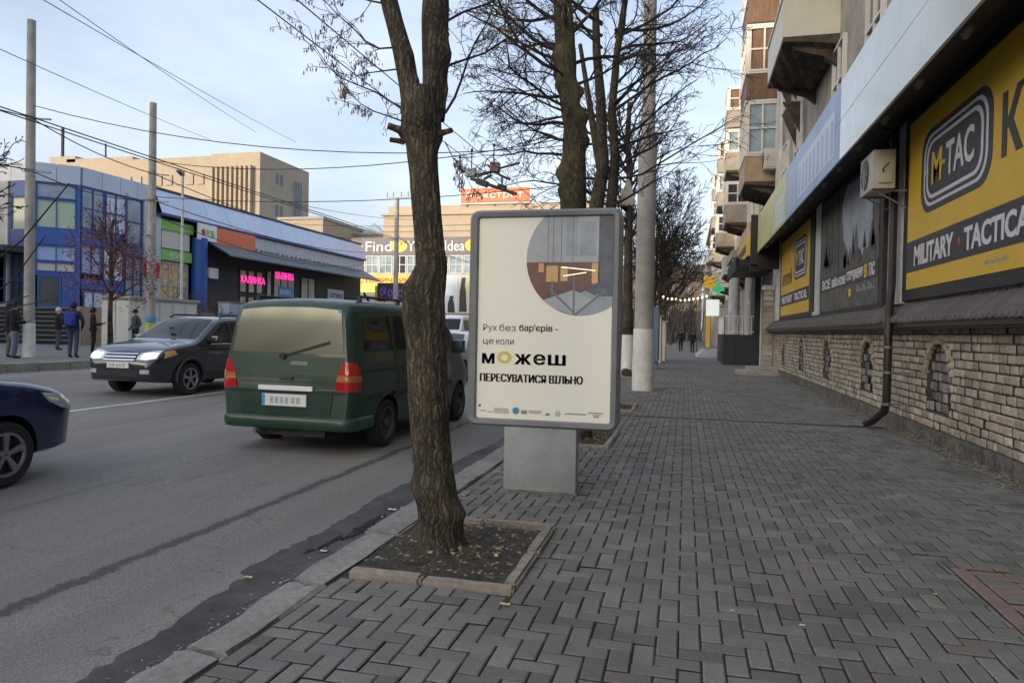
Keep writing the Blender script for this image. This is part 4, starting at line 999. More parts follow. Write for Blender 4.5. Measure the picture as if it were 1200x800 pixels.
opt=dict(up=[.35,.1,-.15,-.3],lv=3,kids=[7,6,3],ratio=.58,rmin=.0046,m='twig',seg=.28,wob=.14,spread=.75)
for i in range(36):
    z=3.9+3.8*q.random(); a=q.choice([q.uniform(-.9,.9),q.uniform(-.7,.7),q.uniform(-.5,.5),q.uniform(2.2,4.1),q.uniform(0,6.28)]); el=q.uniform(.05,.7); d=Vector((math.cos(a)*math.cos(el),math.sin(a)*math.cos(el),math.sin(el)))
    grow(cr,q,Vector((-1.5+(-.25 if d.x<0 else 0),CY,z)),d,q.uniform(.02,.038),q.uniform(1.4,2.8),0,opt)
cr.build('crown',t,smooth=60)
def street_tree(x,y,h,r_,label,seed,white=True,ln=3.4,nb=15,up=.9,z0=2.6,m='twig',lean=0,rmin=.008,tl=8,lv=3,kids=(6,5,3),grp='bare street trees along the pavement'):
    t=thing('street_tree',label,'tree',(x,y,0),0,grp); q=random.Random(seed); b=MB(); pts=[];rad=[]
    for i in range(9):
        tt=i/8; pts.append((x+lean*tt+q.uniform(-.06,.06)*tt,y+q.uniform(-.05,.05),-.05+tt*h)); rad.append(r_*(1-.62*tt)*(1.15 if i==0 else 1))
    if white:
        b.tube([(x,y,-.05),(x+lean*.1,y,1.42)],[r_*1.18,r_*1.0],14,'limewash'); b.build('limewashed_base',t,smooth=50); b=MB()
    b.tube(pts,rad,14,'bark'); b.build('trunk',t,smooth=60)
    cr=MB(); opt=dict(up=[up,up*.5,.0,-.1],lv=lv,kids=list(kids),ratio=.55,rmin=rmin,m=m,seg=.4,wob=.12,spread=.7)
    for i in range(nb):
        tt=q.uniform(z0/h,1); a=q.uniform(0,6.28); el=q.uniform(.4,1.1); d=Vector((math.cos(a)*math.cos(el),math.sin(a)*math.cos(el),math.sin(el)))
        grow(cr,q,Vector((x+lean*tt,y,h*tt)),d,r_*.3*(1.2-tt*.6),ln*q.uniform(.6,1.1)*(1.2-.5*tt),0,opt)
    cr.build('crown',t,smooth=60); return t
street_tree(-1.93,24.9,9.5,.2,'bare tree with limewashed foot half hidden behind the thick concrete pole',41,ln=3.0,z0=4.0,lean=-.15,nb=24,up=.5,kids=(8,6,4))
street_tree(-1.5,33,6.5,.13,'bare upright branching tree just right of the thick concrete pole',43,ln=4.0,nb=34,up=1.1,z0=1.9,lean=.2,kids=(8,6,4),rmin=.0085)
street_tree(-1.5,43,7.5,.14,'bare tree farther down the pavement past the blue box, dark lower branches',44,ln=4.0,nb=30,up=.9,z0=2.4,rmin=.011,kids=(8,5,3))
street_tree(-1.7,56,8.5,.17,'distant bare tree near the string of lights',45,ln=3.8,nb=18,up=1.0,z0=3,rmin=.014,kids=(6,5,2))
street_tree(-2.2,75,9.5,.2,'farthest bare tree at the end of the pavement',46,ln=4.2,nb=18,up=1.0,z0=3,rmin=.018,kids=(6,5,2))
# reddish tree on far pavement
t=street_tree(-21.7,23,5.2,.11,'bare tree with dark red berries in front of the blue shop corner',51,white=False,ln=1.85,nb=26,up=.7,z0=1.9,m='twig_red',rmin=.008,kids=(6,4,2),grp=None); t.location.z=ZF
q=random.Random(6); be=MB()
for i in range(4600):
    a=q.uniform(0,6.28); e=q.gauss(0,.5); rr_=q.random()**.45; z=3.6+1.9*rr_*math.sin(e*1.4)+.2; rad_=1.75*rr_*math.cos(e)
    k=math.sin(a*3+z*2)+math.cos(z*3.1+a)
    if k<-.5: continue
    c0=Vector((-21.7+rad_*math.cos(a),23+rad_*math.sin(a),z)); s_=q.uniform(.03,.075); v=[Vector((q.gauss(0,1),q.gauss(0,1),q.gauss(0,1))).normalized()*s_ for _ in range(3)]
    be.add([c0+x_ for x_ in v],[(0,1,2)],'berry')
be.build('berries',t,kind='stuff',fix=False)
t=street_tree(-19.2,15,5.5,.15,'bare dark tree mostly outside the left edge, branches crossing the first pole',52,white=False,ln=2.5,nb=16,up=.35,z0=1.6,rmin=.011,kids=(5,4,2),grp=None); t.location.z=ZF
q=MB()
for pts,r_ in (([(-19.05,15,2.3),(-18.15,14.9,2.7),(-16.95,15,3.5),(-15.45,15,4.95)],.035),([(-19.05,15,1.8),(-18,15,2.0),(-17.2,15,2.5),(-16.2,15,3.6)],.03),([(-19.05,15,1.5),(-17.85,15,1.8),(-16.7,15,2.06)],.023),([(-19.0,15,1.42),(-17.7,15,1.65),(-16.1,15,1.95)],.021)):
    q.tube([(a,b_,c+.1) for a,b_,c in pts],[r_,r_*.8,r_*.65,r_*.5][:len(pts)],7,'twig')
q.build('limb',t,smooth=60)
# scrubby hedge behind the kiosks
# ================================================================== POLES AND WIRES
def pole(name,label,x,y,h,r0_,r1_,zb=0,white=0,bands=(),m='polecon',lean=(0,0),cat='pole',grp=None):
    t=thing(name,label,cat,(x,y,zb),0,grp); b=MB(); b.tube([(x+lean[0]*i/8,y+lean[1]*i/8,zb-.1+(h+.1)*i/8) for i in range(9)],[r0_+(r1_-r0_)*i/8 for i in range(9)],18,m); b.build('shaft',t,smooth=50)
    if white: MB().lathe([(r0_*1.12,-.05),(r0_*1.1,white*.5),(r0_*1.06,white)],(x,y,zb),20,'limewash').build('limewashed_base',t,smooth=50)
    if bands:
        q=MB()
        for z in bands:
            rr_=r0_+(r1_-r0_)*z/h+.02; q.lathe([(rr_,-.05),(rr_,.05)],(x+lean[0]*z/h,y+lean[1]*z/h,zb+z),16,'steel'); q.bar((x+lean[0]*z/h,y,zb+z),(x+.9,y-.1,zb+z-.12),.05,.05,'steel')
        q.build('clamp_band',t)
    return t
pole('utility_pole','tall grey concrete pole standing first from the left edge on the far kerb',-20.8,18.7,10.9,.165,.125,ZF,1.1,(7.75,6.05),grp='concrete poles along the far kerb')
pole('utility_pole','concrete pole with green and yellow paint at its foot behind the dark crossover',-22.6,26.2,10.7,.19,.14,ZF,0,(7.65,6.5),grp='concrete poles along the far kerb')
t=pole('utility_pole','very thick concrete pole with white limewashed foot behind the light box',-1.06,18.8,6.6,.25,.235,0,1.6); 
MB().tube([(-1.05,18.8,6.55),(-1.1,18.8,14)],[.175,.15],16,'polecon').build('upper_shaft',t,smooth=50)
q=MB(); q.lathe([(.255,0),(.255,.08),(.19,.1)],(-1.06,18.8,6.52),18,'steel'); q.build('collar',t,smooth=40)
t=thing('warning_plate','triangular tin plate fixed high on the limewashed tree trunk by the thick pole','plate',(-2.05,24.6,5.7))
q=MB(); q.prism([(-2.4,5.85),(-1.75,5.85),(-2.0,6.9)],lambda a,b_,d:(a,24.62+d,b_),0,.03,'polecon'); q.build('plate',t); q=MB(); q.bar((-2.42,24.6,5.84),(-1.73,24.6,5.84),.05,.05,'rot'); q.build('rim_strip',t)
t=pole('lamp_pole','thin pale metal pole rising beside the green shop sign',-27.9,34.7,9.6,.085,.065,ZF,m='plaster_grey')
q=MB(); q.lathe([(.08,0),(.1,.25)],(-27.9,34.7,ZF+9.55),8,'steel'); q.bar((-27.9,34.7,ZF+9.6),(-27.9,34.3,ZF+9.8),.25,.12,'steel'); q.build('lamp_head',t)
t=pole('utility_pole','far concrete pole with a small crossarm in front of the cream building',-26.5,62,13.3,.26,.2,ZF,m='polecon')
q=MB(); q.bar((-27.6,62,ZF+13.4),(-25.3,62,ZF+13.4),.12,.12,'steel')
for a in (-27.5,-26.9,-26.1,-25.4): q.tube([(a,62,ZF+13.4),(a,62,ZF+13.9)],.06,6,'steel')
q.build('crossarm',t); q=MB(); q.bar((-26.4,62,10.2),(-25.2,62,9.2),.06,.06,'steel'); q.build('brace',t)
MB().lathe([(.225,0),(.22,.45)],(-22.6,26.2,ZF+.75),18,'lime').build('yellow_band',bpy.data.objects['utility_pole.001'],smooth=50)
MB().lathe([(.226,0),(.224,.22)],(-22.6,26.2,ZF+1.25),18,'cyan').build('blue_band',bpy.data.objects['utility_pole.001'],smooth=50)
def wire(p0,p1,sag,r_,label,grp,name='overhead_wire',m='wire',n=14):
    p0=Vector(p0);p1=Vector(p1); pts=[p0.lerp(p1,i/n)-Vector((0,0,sag*4*(i/n)*(1-i/n))) for i in range(n+1)]
    return tag(MB().tube(pts,r_,5,m).build(name,smooth=80),label,'wire',grp)
G1='trolley wires running along the street'; G2='span wires slung across the street'; G3='high cables over the far side of the street'
for x,lb in ((-7.0,'road side'),(-6.35,'pavement side')): wire((x,-30,6.85),(x,25,7.05),.15,.012,'black trolley wire leading overhead to the switch from the viewer, '+lb+' one',G1); wire((x,25,7.05),(x,140,7.2),.3,.014,'black trolley wire running on beyond the switch, '+lb+' one',G1)
for x,z,lb in ((-14.3,6.25,'lower'),(-15.2,6.45,'upper')): wire((x,-30,z),(x,140,z+.4),.4,.016,'black trolley wire above the far lanes by the crossover, '+lb+' of the pair',G1)
wire((-20.75,18.7,8.5),(-1.06,18.8,6.6),.9,.014,'black span wire from the first left pole to the thick pole',None)
wire((-22.6,26.2,8.55),(-1.06,18.8,7.0),.75,.016,'black span wire from the second left pole to the thick pole',None)
wire((-22.6,26.2,7.0),(-1.93,24.9,6.9),.5,.016,'lower black span wire sagging from the second left pole',None)
for a,b_,s,rr_,lb in (((-20.8,18.7,8.1),(-22.6,26.2,8.0),.2,.02,'upper short cable joining the two big left poles'),((-20.8,18.7,6.4),(-22.6,26.2,6.85),.3,.02,'lower short cable joining the two big left poles'),((-22.6,26.2,8.0),(-30,62,9.8),.6,.022,'upper cable running from the second left pole toward the far store'),((-22.6,26.2,6.85),(-29,62,8.6),.6,.022,'lower cable running from the second left pole toward the far store'),((-19.3,4,7.8),(-20.8,18.7,8.1),.3,.02,'upper cable coming in from the left edge to the first pole'),((-19.3,4,6.8),(-20.8,18.7,6.4),.4,.022,'lower cable coming in from the left edge to the first pole'),((-22.8,26.2,6.3),(-30,62,7.4),.9,.02,'lowest sagging cable in front of the metal mall roof')):
    wire(a,b_,s,rr_,lb,G3)
for a,b_,lb in (((-14.1,9,7.3),(-26.33,35,11.94),'lowest thin cable slanting across the sky toward the office block'),((-14,12,9.0),(-25.46,38,13.15),'middle thin cable slanting across the sky toward the office block'),((-12.5,9,8.0),(-25.2,42,13.6),'right hand thin cable slanting across the sky toward the office block')):
    wire(a,b_,.1,.011,lb,"slanting high cables")
wire((-24.9,40,9.4),(-24.4,62,11.6),.3,.016,'cable rising to the far pole before the cream building',None)
wire((-30,50,9.5),(-1.5,43,8.8),.5,.018,'faint far span wire above the metal roofed mall',None)
# trolley switch
t=thing('trolley_switch','black trolley wire switch hanging over the road beside the orange rooftop sign','trolley switch',(-6.9,25,7.1))
b=MB()
b.box(-7.98,-7.62,24.9,25.2,7.12,7.42,'greybox',bev=.02); b.build('switch_box',t)
b=MB(); b.box(-7.05,-6.72,24.9,25.2,7.25,7.6,'wood',bev=.02); b.build('switch_box',t)
b=MB()
for p,q_,r_ in (((-8.25,25,7.45),(-7.8,25,7.15),.05),((-7.8,25,7.1),(-6.9,25.05,7.3),.06),((-7.8,25,7.05),(-6.05,25,6.42),.07),((-6.9,25.05,7.35),(-5.95,25,7.55),.04),((-6.9,25,7.25),(-6.3,25,6.95),.05),((-7.15,25,7.5),(-6.95,25,7.35),.05),((-6.6,25,6.7),(-6.6,25,7.1),.035),((-7.3,25,7.0),(-7.0,25,7.15),.05)): b.bar(p,q_,r_*1.6,r_*1.6,'black')
b.bar((-7.55,25,6.95),(-7.15,25,6.8),.2,.22,'black'); b.bar((-6.75,25,6.75),(-6.45,25,6.65),.2,.16,'black')
b.build('switch_frame',t)
b=MB()
for x,z0_,z1_ in ((-7.77,7.4,8.05),(-6.93,7.55,8.2),(-8.22,7.45,7.8)): b=MB(); b.tube([(x,25,z0_),(x,25,z1_)],.022,6,'black'); b.lathe([(.05,0),(.05,.08)],(x,25,z1_),8,'black'); b.build('insulator',t)
b=MB(); b.tube([(-7.25,25,7.5),(-7.2,25,7.75),(-7.0,25,7.8),(-6.8,25,7.65)],.015,5,'black'); b.build('cable_loop',t)
# ================================================================== PEOPLE
def person(label,loc,rot,pose='stand',jacket='cloth_black',legs='jeans',hair='hair',hat=None,scale=1.0,bag=None,grp=None,phone=False):
    t=thing('person',label,'person',loc,rot,grp)
    V=[];E=[];RD=[]
    def add(p,r_,par=None):
        V.append(p); RD.append(r_ if isinstance(r_,tuple) else (r_,r_)); i=len(V)-1
        if par is not None:E.append((par,i))
        return i
    # +y is forward
    fr=.0; st=.0; lean=.0; hands={'l':(-.27,.02,.8),'r':(.27,.02,.8)}; elb={'l':(-.27,-.05,1.1),'r':(.27,-.05,1.1)}; feet={'l':(-.09,0),'r':(.09,0)}; knees={'l':(-.095,.02),'r':(.095,.02)}
    if pose=='walk': feet={'l':(-.08,-.3),'r':(.08,.3)}; knees={'l':(-.09,-.02),'r':(.09,.18)}; hands={'l':(-.27,.22,.85),'r':(.27,-.2,.85)}; elb={'l':(-.27,.02,1.12),'r':(.27,-.12,1.12)}
    if pose=='phone': hands={'l':(-.12,.3,1.12),'r':(.12,.3,1.12)}; elb={'l':(-.26,.06,1.06),'r':(.26,.06,1.06)}
    if pose=='pocket': hands={'l':(-.2,.12,.95),'r':(.2,.12,.95)}; elb={'l':(-.31,-.05,1.12),'r':(.31,-.05,1.12)}
    pel=add((0,0,.95),(.155,.12)); sp_=add((0,0,1.12),(.155,.115),pel); ch=add((0,.0,1.33),(.17,.12),sp_); nk0=add((0,0,1.45),(.085,.08),ch); nk=add((0,.015,1.52),(.05,.055),nk0); hd=add((0,.025,1.61),(.075,.09),nk); tp=add((0,.02,1.70),(.06,.07),hd)
    add((0,.115,1.6),.014,hd)
    for s,k in (('l',-1),('r',1)):
        sh=add((.17*k,0,1.40),.075,ch); el=add(elb[s],.06,sh); w_=add(hands[s],.042,el)
        dv=(Vector(hands[s])-Vector(elb[s])).normalized(); hm=Vector(hands[s])+dv*.07; h_=add(tuple(hm),(.03,.022),w_); sd2=Vector((0,1,0)) if abs(dv.z)>.6 else Vector((0,0,1))
        for f_ in range(4):
            a=hm+dv*.035+sd2*(.018*(f_-1.5)); b_=a+dv*(.055-.008*abs(f_-1.3))+Vector((-.012*k,0,-.004)); x_=add(tuple(a),.009,h_); add(tuple(b_),.007,x_)
        x_=add(tuple(hm-dv*.01+sd2*.035),.01,h_); add(tuple(hm+dv*.03+sd2*.05),.008,x_)
        hp=add((.09*k,0,.88),.105,pel); kn=add((knees[s][0],knees[s][1],.49),.072,hp); an=add((feet[s][0],feet[s][1]-.03,.1),.055,kn); he=add((feet[s][0],feet[s][1]-.03,.045),.045,an); add((feet[s][0]*1.15,feet[s][1]+.14,.035),.036,he)
    me=bpy.data.meshes.new('b'); me.from_pydata(V,E,[]); o=bpy.data.objects.new('b',me); COL.objects.link(o)
    md=o.modifiers.new('s','SKIN'); md.use_smooth_shade=True
    for i,sv in enumerate(me.skin_vertices[0].data): sv.radius=RD[i]; sv.use_root=(i==0)
    ss=o.modifiers.new('u','SUBSURF'); ss.levels=1; ss.render_levels=1
    dg=bpy.context.evaluated_depsgraph_get(); dg.update(); m2=bpy.data.meshes.new_from_object(o.evaluated_get(dg)); bpy.data.objects.remove(o); bpy.data.meshes.remove(me)
    m2.materials.clear()
    for x_ in (jacket,legs,'skin','rubber'): m2.materials.append(M[x_])
    hv=[Vector(hands[s]) for s in 'lr']; ev=[Vector(elb[s]) for s in 'lr']
    for p in m2.polygons:
        c=p.center; mi=0
        if c.z>1.5 and abs(c.x)<.14: mi=2
        elif pose!='pocket' and (pose=='phone' or abs(c.x)>.215) and any((c-h_).dot((h_-e_).normalized())>.02 and (c-h_).length<.22 for h_,e_ in zip(hv,ev)): mi=2
        elif c.z<.09: mi=3
        elif c.z<.86 and not any((c-h_).length<.15 for h_ in hv) and abs(c.x)<.24: mi=1
        p.material_index=mi; p.use_smooth=True
    m2.name='body'; b=link(m2,'body',t); b.scale=(scale,)*3
    q=MB(); q.lathe([(.0,.125),(.055,.11),(.088,.06),(.1,.0),(.098,-.04)] if not hat else [(0,.14),(.06,.125),(.098,.07),(.108,0),(.107,-.03)],(0,.008,1.63),14,hat or hair)
    if not hat: q.lathe([(.095,0),(.085,-.09)],(0,-.02,1.61),12,hair,cap=False)
    h=q.build('hat' if hat else 'hair',t,smooth=60,local=True); h.scale=(scale,)*3
    q=MB(); q.lathe([(.172,.0),(.18,.05),(.165,.12)],(0,0,.84),16,jacket,cap=False); j=q.build('jacket_hem',t,smooth=60,local=True); j.scale=(scale,scale*.8,scale)
    if bag:
        q=MB(); q.box(-.15,.15,-.3,-.13,.98,1.42,bag,bev=.05); q.box(-.12,.12,-.36,-.29,1.0,1.2,bag,bev=.03); k=q.build('backpack',t,smooth=50,local=True); k.scale=(scale,)*3
    if phone:
        q=MB(); q.box(-.045,.045,.34,.5,1.13,1.15,'offwhite'); k=q.build('paper',t,local=True); k.scale=(scale,)*3
    return t
person('man in a black jacket and light jeans standing left of the first pole',(-20.3,17.75,ZF),R(-60),'phone','cloth_black','jeans_light',scale=1.03)
person('second man in black coat and grey trousers behind the man left of the pole',(-21.05,18.2,ZF),R(-40),'stand','cloth_black','cloth_grey')
person('person with a blue backpack waiting at the far kerb',(-19.5,19.15,ZF),R(20),'pocket','cloth_navy','jeans',bag='cloth_blue',scale=1.05)
person('person in a black jacket and white cap before the steps',(-25.1,23.9,ZF),R(-30),'phone','cloth_black','jeans',hat='hair_grey',scale=1.0)
person('person in black reading a paper beside the red berry tree',(-21.8,22.3,ZF),R(-50),'phone','cloth_black','cloth_black',phone=True)
person('person in a dark green padded coat and black hat by the white kiosk',(-22.4,25.1,ZF),R(160),'pocket','cloth_green','cloth_black',hat='hair')
person('person in black walking along the middle of the far pavement',(-.36,61,0),R(180),'walk','cloth_black','cloth_black',scale=1.05)
person('pair member in dark clothes on the far pavement, left of the walker in black',(-1.95,64,0),0,'walk','cloth_black','cloth_grey')
person('person in a dark coat beside the loaded bicycle on the far pavement',(.55,58,0),R(200),'pocket','cloth_black','cloth_black')
# ================================================================== VEHICLES
class Car:
    def __init__(s,st,zb,tum,bulge=.02,lean=(0,0),rc=.1,wheels=((.8,.33),(3.4,.33)),tuck=.05):
        s.st=st; s.zb=zb; s.tum=tum; s.bulge=bulge; s.lean=lean; s.rc=rc; s.wheels=wheels; s.tuck=tuck
        s.X=[a[0] for a in st]
    def at(s,x): return [float(np.interp(x,s.X,[a[k] for a in s.st])) for k in (1,2,3)]
    def w(s,x,z):
        b_,t_,w_=s.at(x); r=w_
        if z<s.zb: r-=s.tuck*max(0,min(1,(s.zb-z)/(s.zb-.25)))**1.5
        else: r-=s.tum*(z-s.zb)
        r+=s.bulge*math.exp(-((z-s.zb*.82)/.16)**2)
        return max(.05,r)
    def sh(s,x,z):
        """lean of the tail"""
        k=max(0,1-x/.6); return x+s.lean[0]*max(0,z-s.lean[1])*k
    def body(s):
        xs=[]
        for a,b_ in zip(s.X,s.X[1:]):
            n=max(1,int((b_-a)/.09)); xs+=[a+(b_-a)*i/n for i in range(n)]
        xs.append(s.X[-1]); vs=[];NR=0
        tops=[s.at(x)[1] for x in xs]; tp=tops[:]
        for _ in range(2): tp=[tp[0]]+[(tp[i-1]+2*tp[i]+tp[i+1])/4 for i in range(1,len(tp)-1)]+[tp[-1]]
        s.xs=xs;s.tp=tp
        for x,t_ in zip(xs,tp):
            b_,_,_=s.at(x); rc=min(s.rc,(t_-b_)*.3); side=[]
            side.append((0,b_)); side.append((s.w(x,b_)*.93,b_))
            n=12
            for i in range(n+1): z=b_+.03+(t_-rc-b_-.03)*i/n; side.append((s.w(x,z),z))
            wt=s.w(x,t_-rc)
            for i in range(1,6): a=math.pi/2*i/5; side.append((wt-rc*1.15*(1-math.cos(a)),t_-rc+rc*math.sin(a)))
            wi=wt-rc*1.15
            for i in range(1,6): k=1-i/5; side.append((wi*k,t_+.028*(1-k*k)))
            ring=[(y,z) for y,z in side]+[(-y,z) for y,z in side[-2:0:-1]]
            NR=len(ring)
            for y,z in ring: vs.append((s.sh(x,z),y,z))
        n=len(xs); fs=[(i*NR+j,i*NR+(j+1)%NR,(i+1)*NR+(j+1)%NR,(i+1)*NR+j) for i in range(n-1) for j in range(NR)]
        fs.append(tuple(range(NR))); fs.append(tuple((n-1)*NR+j for j in range(NR))[::-1])
        return vs,fs
def cut_arches(vs,fs,paint,wheels,rw,hw):
    me=bpy.data.meshes.new('b'); me.from_pydata(vs,[],fs); me.materials.append(paint); me.materials.append(M['black'])
    bm=bmesh.new(); bm.from_mesh(me); bmesh.ops.recalc_face_normals(bm,faces=bm.faces); bm.to_mesh(me); bm.free()
    o=bpy.data.objects.new('b',me); COL.objects.link(o); cs=[]
    for x,zc in wheels:
        for sd in (-1,1):
            bm=bmesh.new(); bmesh.ops.create_cone(bm,cap_ends=True,segments=40,radius1=rw,radius2=rw,depth=.62,matrix=Matrix.Translation((x,sd*(hw+.0),zc)) @ Matrix.Rotation(R(90),4,'X'))
            m_=bpy.data.meshes.new('c'); bm.to_mesh(m_); bm.free(); m_.materials.append(M['black']); m_.materials.append(M['black'])
            for p in m_.polygons:p.material_index=1
            c=bpy.data.objects.new('c',m_); COL.objects.link(c); cs.append(c)
            md=o.modifiers.new('x','BOOLEAN'); md.operation='DIFFERENCE'; md.object=c; md.solver='EXACT'
    dg=bpy.context.evaluated_depsgraph_get(); dg.update(); m2=bpy.data.meshes.new_from_object(o.evaluated_get(dg))
    bpy.data.objects.remove(o)
    for c in cs: bpy.data.objects.remove(c)
    m2.polygons.foreach_set('use_smooth',[True]*len(m2.polygons)); m2.set_sharp_from_angle(angle=R(32)); m2.name='body'; return m2
def bvh_of(me):
    bm=bmesh.new(); bm.from_mesh(me); b=BVHTree.FromBMesh(bm); bm.free(); return b
def ip(pts,t):
    n=len(pts)-1
    if n==0: return pts[0]
    k=min(int(t*n),n-1); u=t*n-k; return tuple(pts[k][i]+(pts[k+1][i]-pts[k][i])*u for i in range(2))
def patch(mb,bvh,top,bot,axis,m,off=.006,nu=10,nv=6,depth=.02):
    sg=1 if axis[1]=='+' else -1; ax={'x':0,'y':1,'z':2}[axis[0]]; oth=[i for i in range(3) if i!=ax]
    d=Vector((0,0,0)); d[ax]=-sg; P={}
    for i in range(nu+1):
        for j in range(nv+1):
            a=ip(top,i/nu);b_=ip(bot,i/nu); q=[a[k]+(b_[k]-a[k])*j/nv for k in range(2)]
            o=Vector((0,0,0)); o[ax]=sg*12; o[oth[0]]=q[0]; o[oth[1]]=q[1]
            h=bvh.ray_cast(o,d)
            if h[0] is not None: P[i,j]=h[0]-d*off
    vs=[];ix={}
    for k,p in P.items(): ix[k]=len(vs); vs.append(p)
    n=len(vs); vs+= [v+d*depth for v in vs]; fs=[]; from collections import Counter
    E=Counter(); keep=[]
    for i in range(nu):
        for j in range(nv):
            c=[(i,j),(i+1,j),(i+1,j+1),(i,j+1)]
            if all(k in ix for k in c):
                q=[ix[k] for k in c]
                if max((Vector(vs[q[0]])-Vector(vs[q[k]])).length for k in range(1,4))>.9: continue
                fs.append(tuple(q)); keep.append(q)
                for a,b_ in zip(q,q[1:]+q[:1]): E[frozenset((a,b_))]+=1
    for q in keep:
        for a,b_ in zip(q,q[1:]+q[:1]):
            if E[frozenset((a,b_))]==1: fs.append((a,b_,b_+n,a+n))
    mb.add(vs,fs,m); return mb
def pobj(name,parent,bvh,specs,smooth=35,**kw):
    b=MB()
    for sp_ in specs: patch(b,bvh,*sp_[:4],**(sp_[4] if len(sp_)>4 else kw))
    return b.build(name,parent,smooth=smooth,local=True)
def wheel(parent,x,y,z,r_,wd,out,rim='rim',spokes=5,turn=0):
    e=bpy.data.objects.new('wheel',None); COL.objects.link(e); e.parent=parent; e.location=(x,y,z); e.empty_display_size=.1; e.rotation_euler=(0,0,turn)
    b=MB(); w2=wd/2; b.lathe([(r_*.66,-w2),(r_*.9,-w2*1.02),(r_*.985,-w2*.8),(r_,-w2*.4),(r_,w2*.4),(r_*.985,w2*.8),(r_*.9,w2*1.02),(r_*.66,w2),(r_*.62,w2*.5),(r_*.62,-w2*.5),(r_*.66,-w2)],(0,0,0),36,'rubber',axis='y',cap=False); b.build('tyre',e,smooth=40,local=True)
    b=MB(); s=out
    b.lathe([(r_*.67,s*w2*.98),(r_*.64,s*w2*.9),(r_*.6,s*w2*.4),(.02,s*w2*.2)],(0,0,0),30,rim if rim=='rim_dark' else 'plastic',axis='y',cap=False)
    b.lathe([(r_*.675,s*w2*.96),(r_*.675,s*w2*1.01),(r_*.6,s*w2*1.0),(r_*.58,s*w2*.85)],(0,0,0),30,rim,axis='y',cap=False)
    for k in range(spokes):
        a=2*math.pi*k/spokes+.3
        for da in (-.09,.09): b.bar((r_*.1*math.cos(a),s*w2*.88,r_*.1*math.sin(a)),(r_*.62*math.cos(a+da),s*w2*.9,r_*.62*math.sin(a+da)),r_*.11,.03,rim,upv=(0,1,0))
    b.lathe([(r_*.17,s*w2*.8),(r_*.15,s*w2*1.02),(.01,s*w2*1.04)],(0,0,0),16,rim,axis='y',cap=False)
    b.build('rim',e,smooth=40,local=True); return e
# ---- green van, seen from behind
V=thing('van','dark green passenger van driving away, left of the nearest tree trunk','van',(-4.83,7.9,-.095),R(90)-R(1.0))
c=Car([(0,.40,1.80,.86),(.03,.37,1.85,.895),(.09,.34,1.89,.925),(.22,.31,1.925,.945),(.6,.28,1.94,.95),(1.5,.27,1.95,.95),(3.0,.27,1.945,.95),(3.25,.27,1.9,.95),(3.5,.27,1.75,.945),(3.95,.27,1.36,.935),(4.08,.27,1.22,.93),(4.35,.28,1.08,.905),(4.55,.3,.93,.86),(4.64,.34,.74,.8),(4.68,.4,.6,.74)],.98,.135,.012,(.13,1.0),.13,wheels=((1.0,.32),(4.0,.32)))
vs,fs=c.body(); me=cut_arches(vs,fs,M['paint_green'],c.wheels,.385,.93); VB=link(me,'body',V); bv=bvh_of(me)
pobj('rear_window',V,bv,[([(-.70,1.80),(-.3,1.835),(.3,1.835),(.70,1.80)],[(-.78,1.27),(-.3,1.255),(.3,1.255),(.78,1.27)],'x-','vanglass')],off=.006,nu=14,nv=6)
# tailgate seam
pobj('tailgate_panel',V,bv,[([(-.80,1.22),(.80,1.22)],[(-.70,.90),(.70,.90)],'x-','paint_green')],off=.008,nu=12,nv=4)
pobj('lower_tailgate_panel',V,bv,[([(-.66,.78),(.66,.78)],[(-.62,.50),(.62,.50)],'x-','paint_green')],off=.012,nu=12,nv=4)
bmp=MB()
prof=[(-.10,.34),(-.125,.38),(-.125,.46),(-.10,.5),(-.04,.52)]
def bumper(prof,W_,rx,m,parent,name,mirror=1,x0=0):
    b=MB(); path=[]; N=8
    for sgn in (-1,):
        pass
    pts=[(.55,-W_)]+[(rx-rx*math.cos(math.pi/2*(1-i/N)) if False else rx*(1-math.sin(math.pi/2*i/N)),-W_+rx*(1-math.cos(math.pi/2*i/N))) for i in range(N+1)]
    pts=pts+[(x,-y) for x,y in pts[::-1]]
    vs=[];k=len(prof)
    for i,(x,y) in enumerate(pts):
        a=Vector(pts[max(i-1,0)]);b_=Vector(pts[min(i+1,len(pts)-1)]); t_=(b_-a).normalized(); n_=Vector((t_.y,-t_.x))   # outward
        if n_.x>0 and abs(y)<W_*.8: n_=-n_
        if abs(y)>=W_*.8 and n_.y*y<0: n_=-n_
        for dx,z in prof: q=Vector((x,y))+n_*(-dx); vs.append((x0+mirror*q.x,q.y,z))
    n=len(pts); fs=[(i*k+j,i*k+j+1,(i+1)*k+j+1,(i+1)*k+j) for i in range(n-1) for j in range(k-1)]
    b.add(vs,fs,m); return b.build(name,parent,smooth=50,local=True)
bumper([(.06,.30),(-.015,.32),(-.03,.36),(-.03,.43),(-.012,.47),(.05,.49)],.925,.17,'paint_green',V,'rear_bumper')
bumper([(.03,.765),(-.012,.77),(-.018,.80),(-.012,.825),(.03,.83)],.925,.17,'paint_green',V,'bumper_ledge')
b=MB(); b.box(-.045,-.01,-.40,.36,.795,.855,'white',bev=.008); b.build('plate_light_bar',V,local=True)
b=MB(); b.box(-.035,-.012,-.31,.31,.60,.75,'plate',bev=.006); b.build('number_plate',V,local=True)
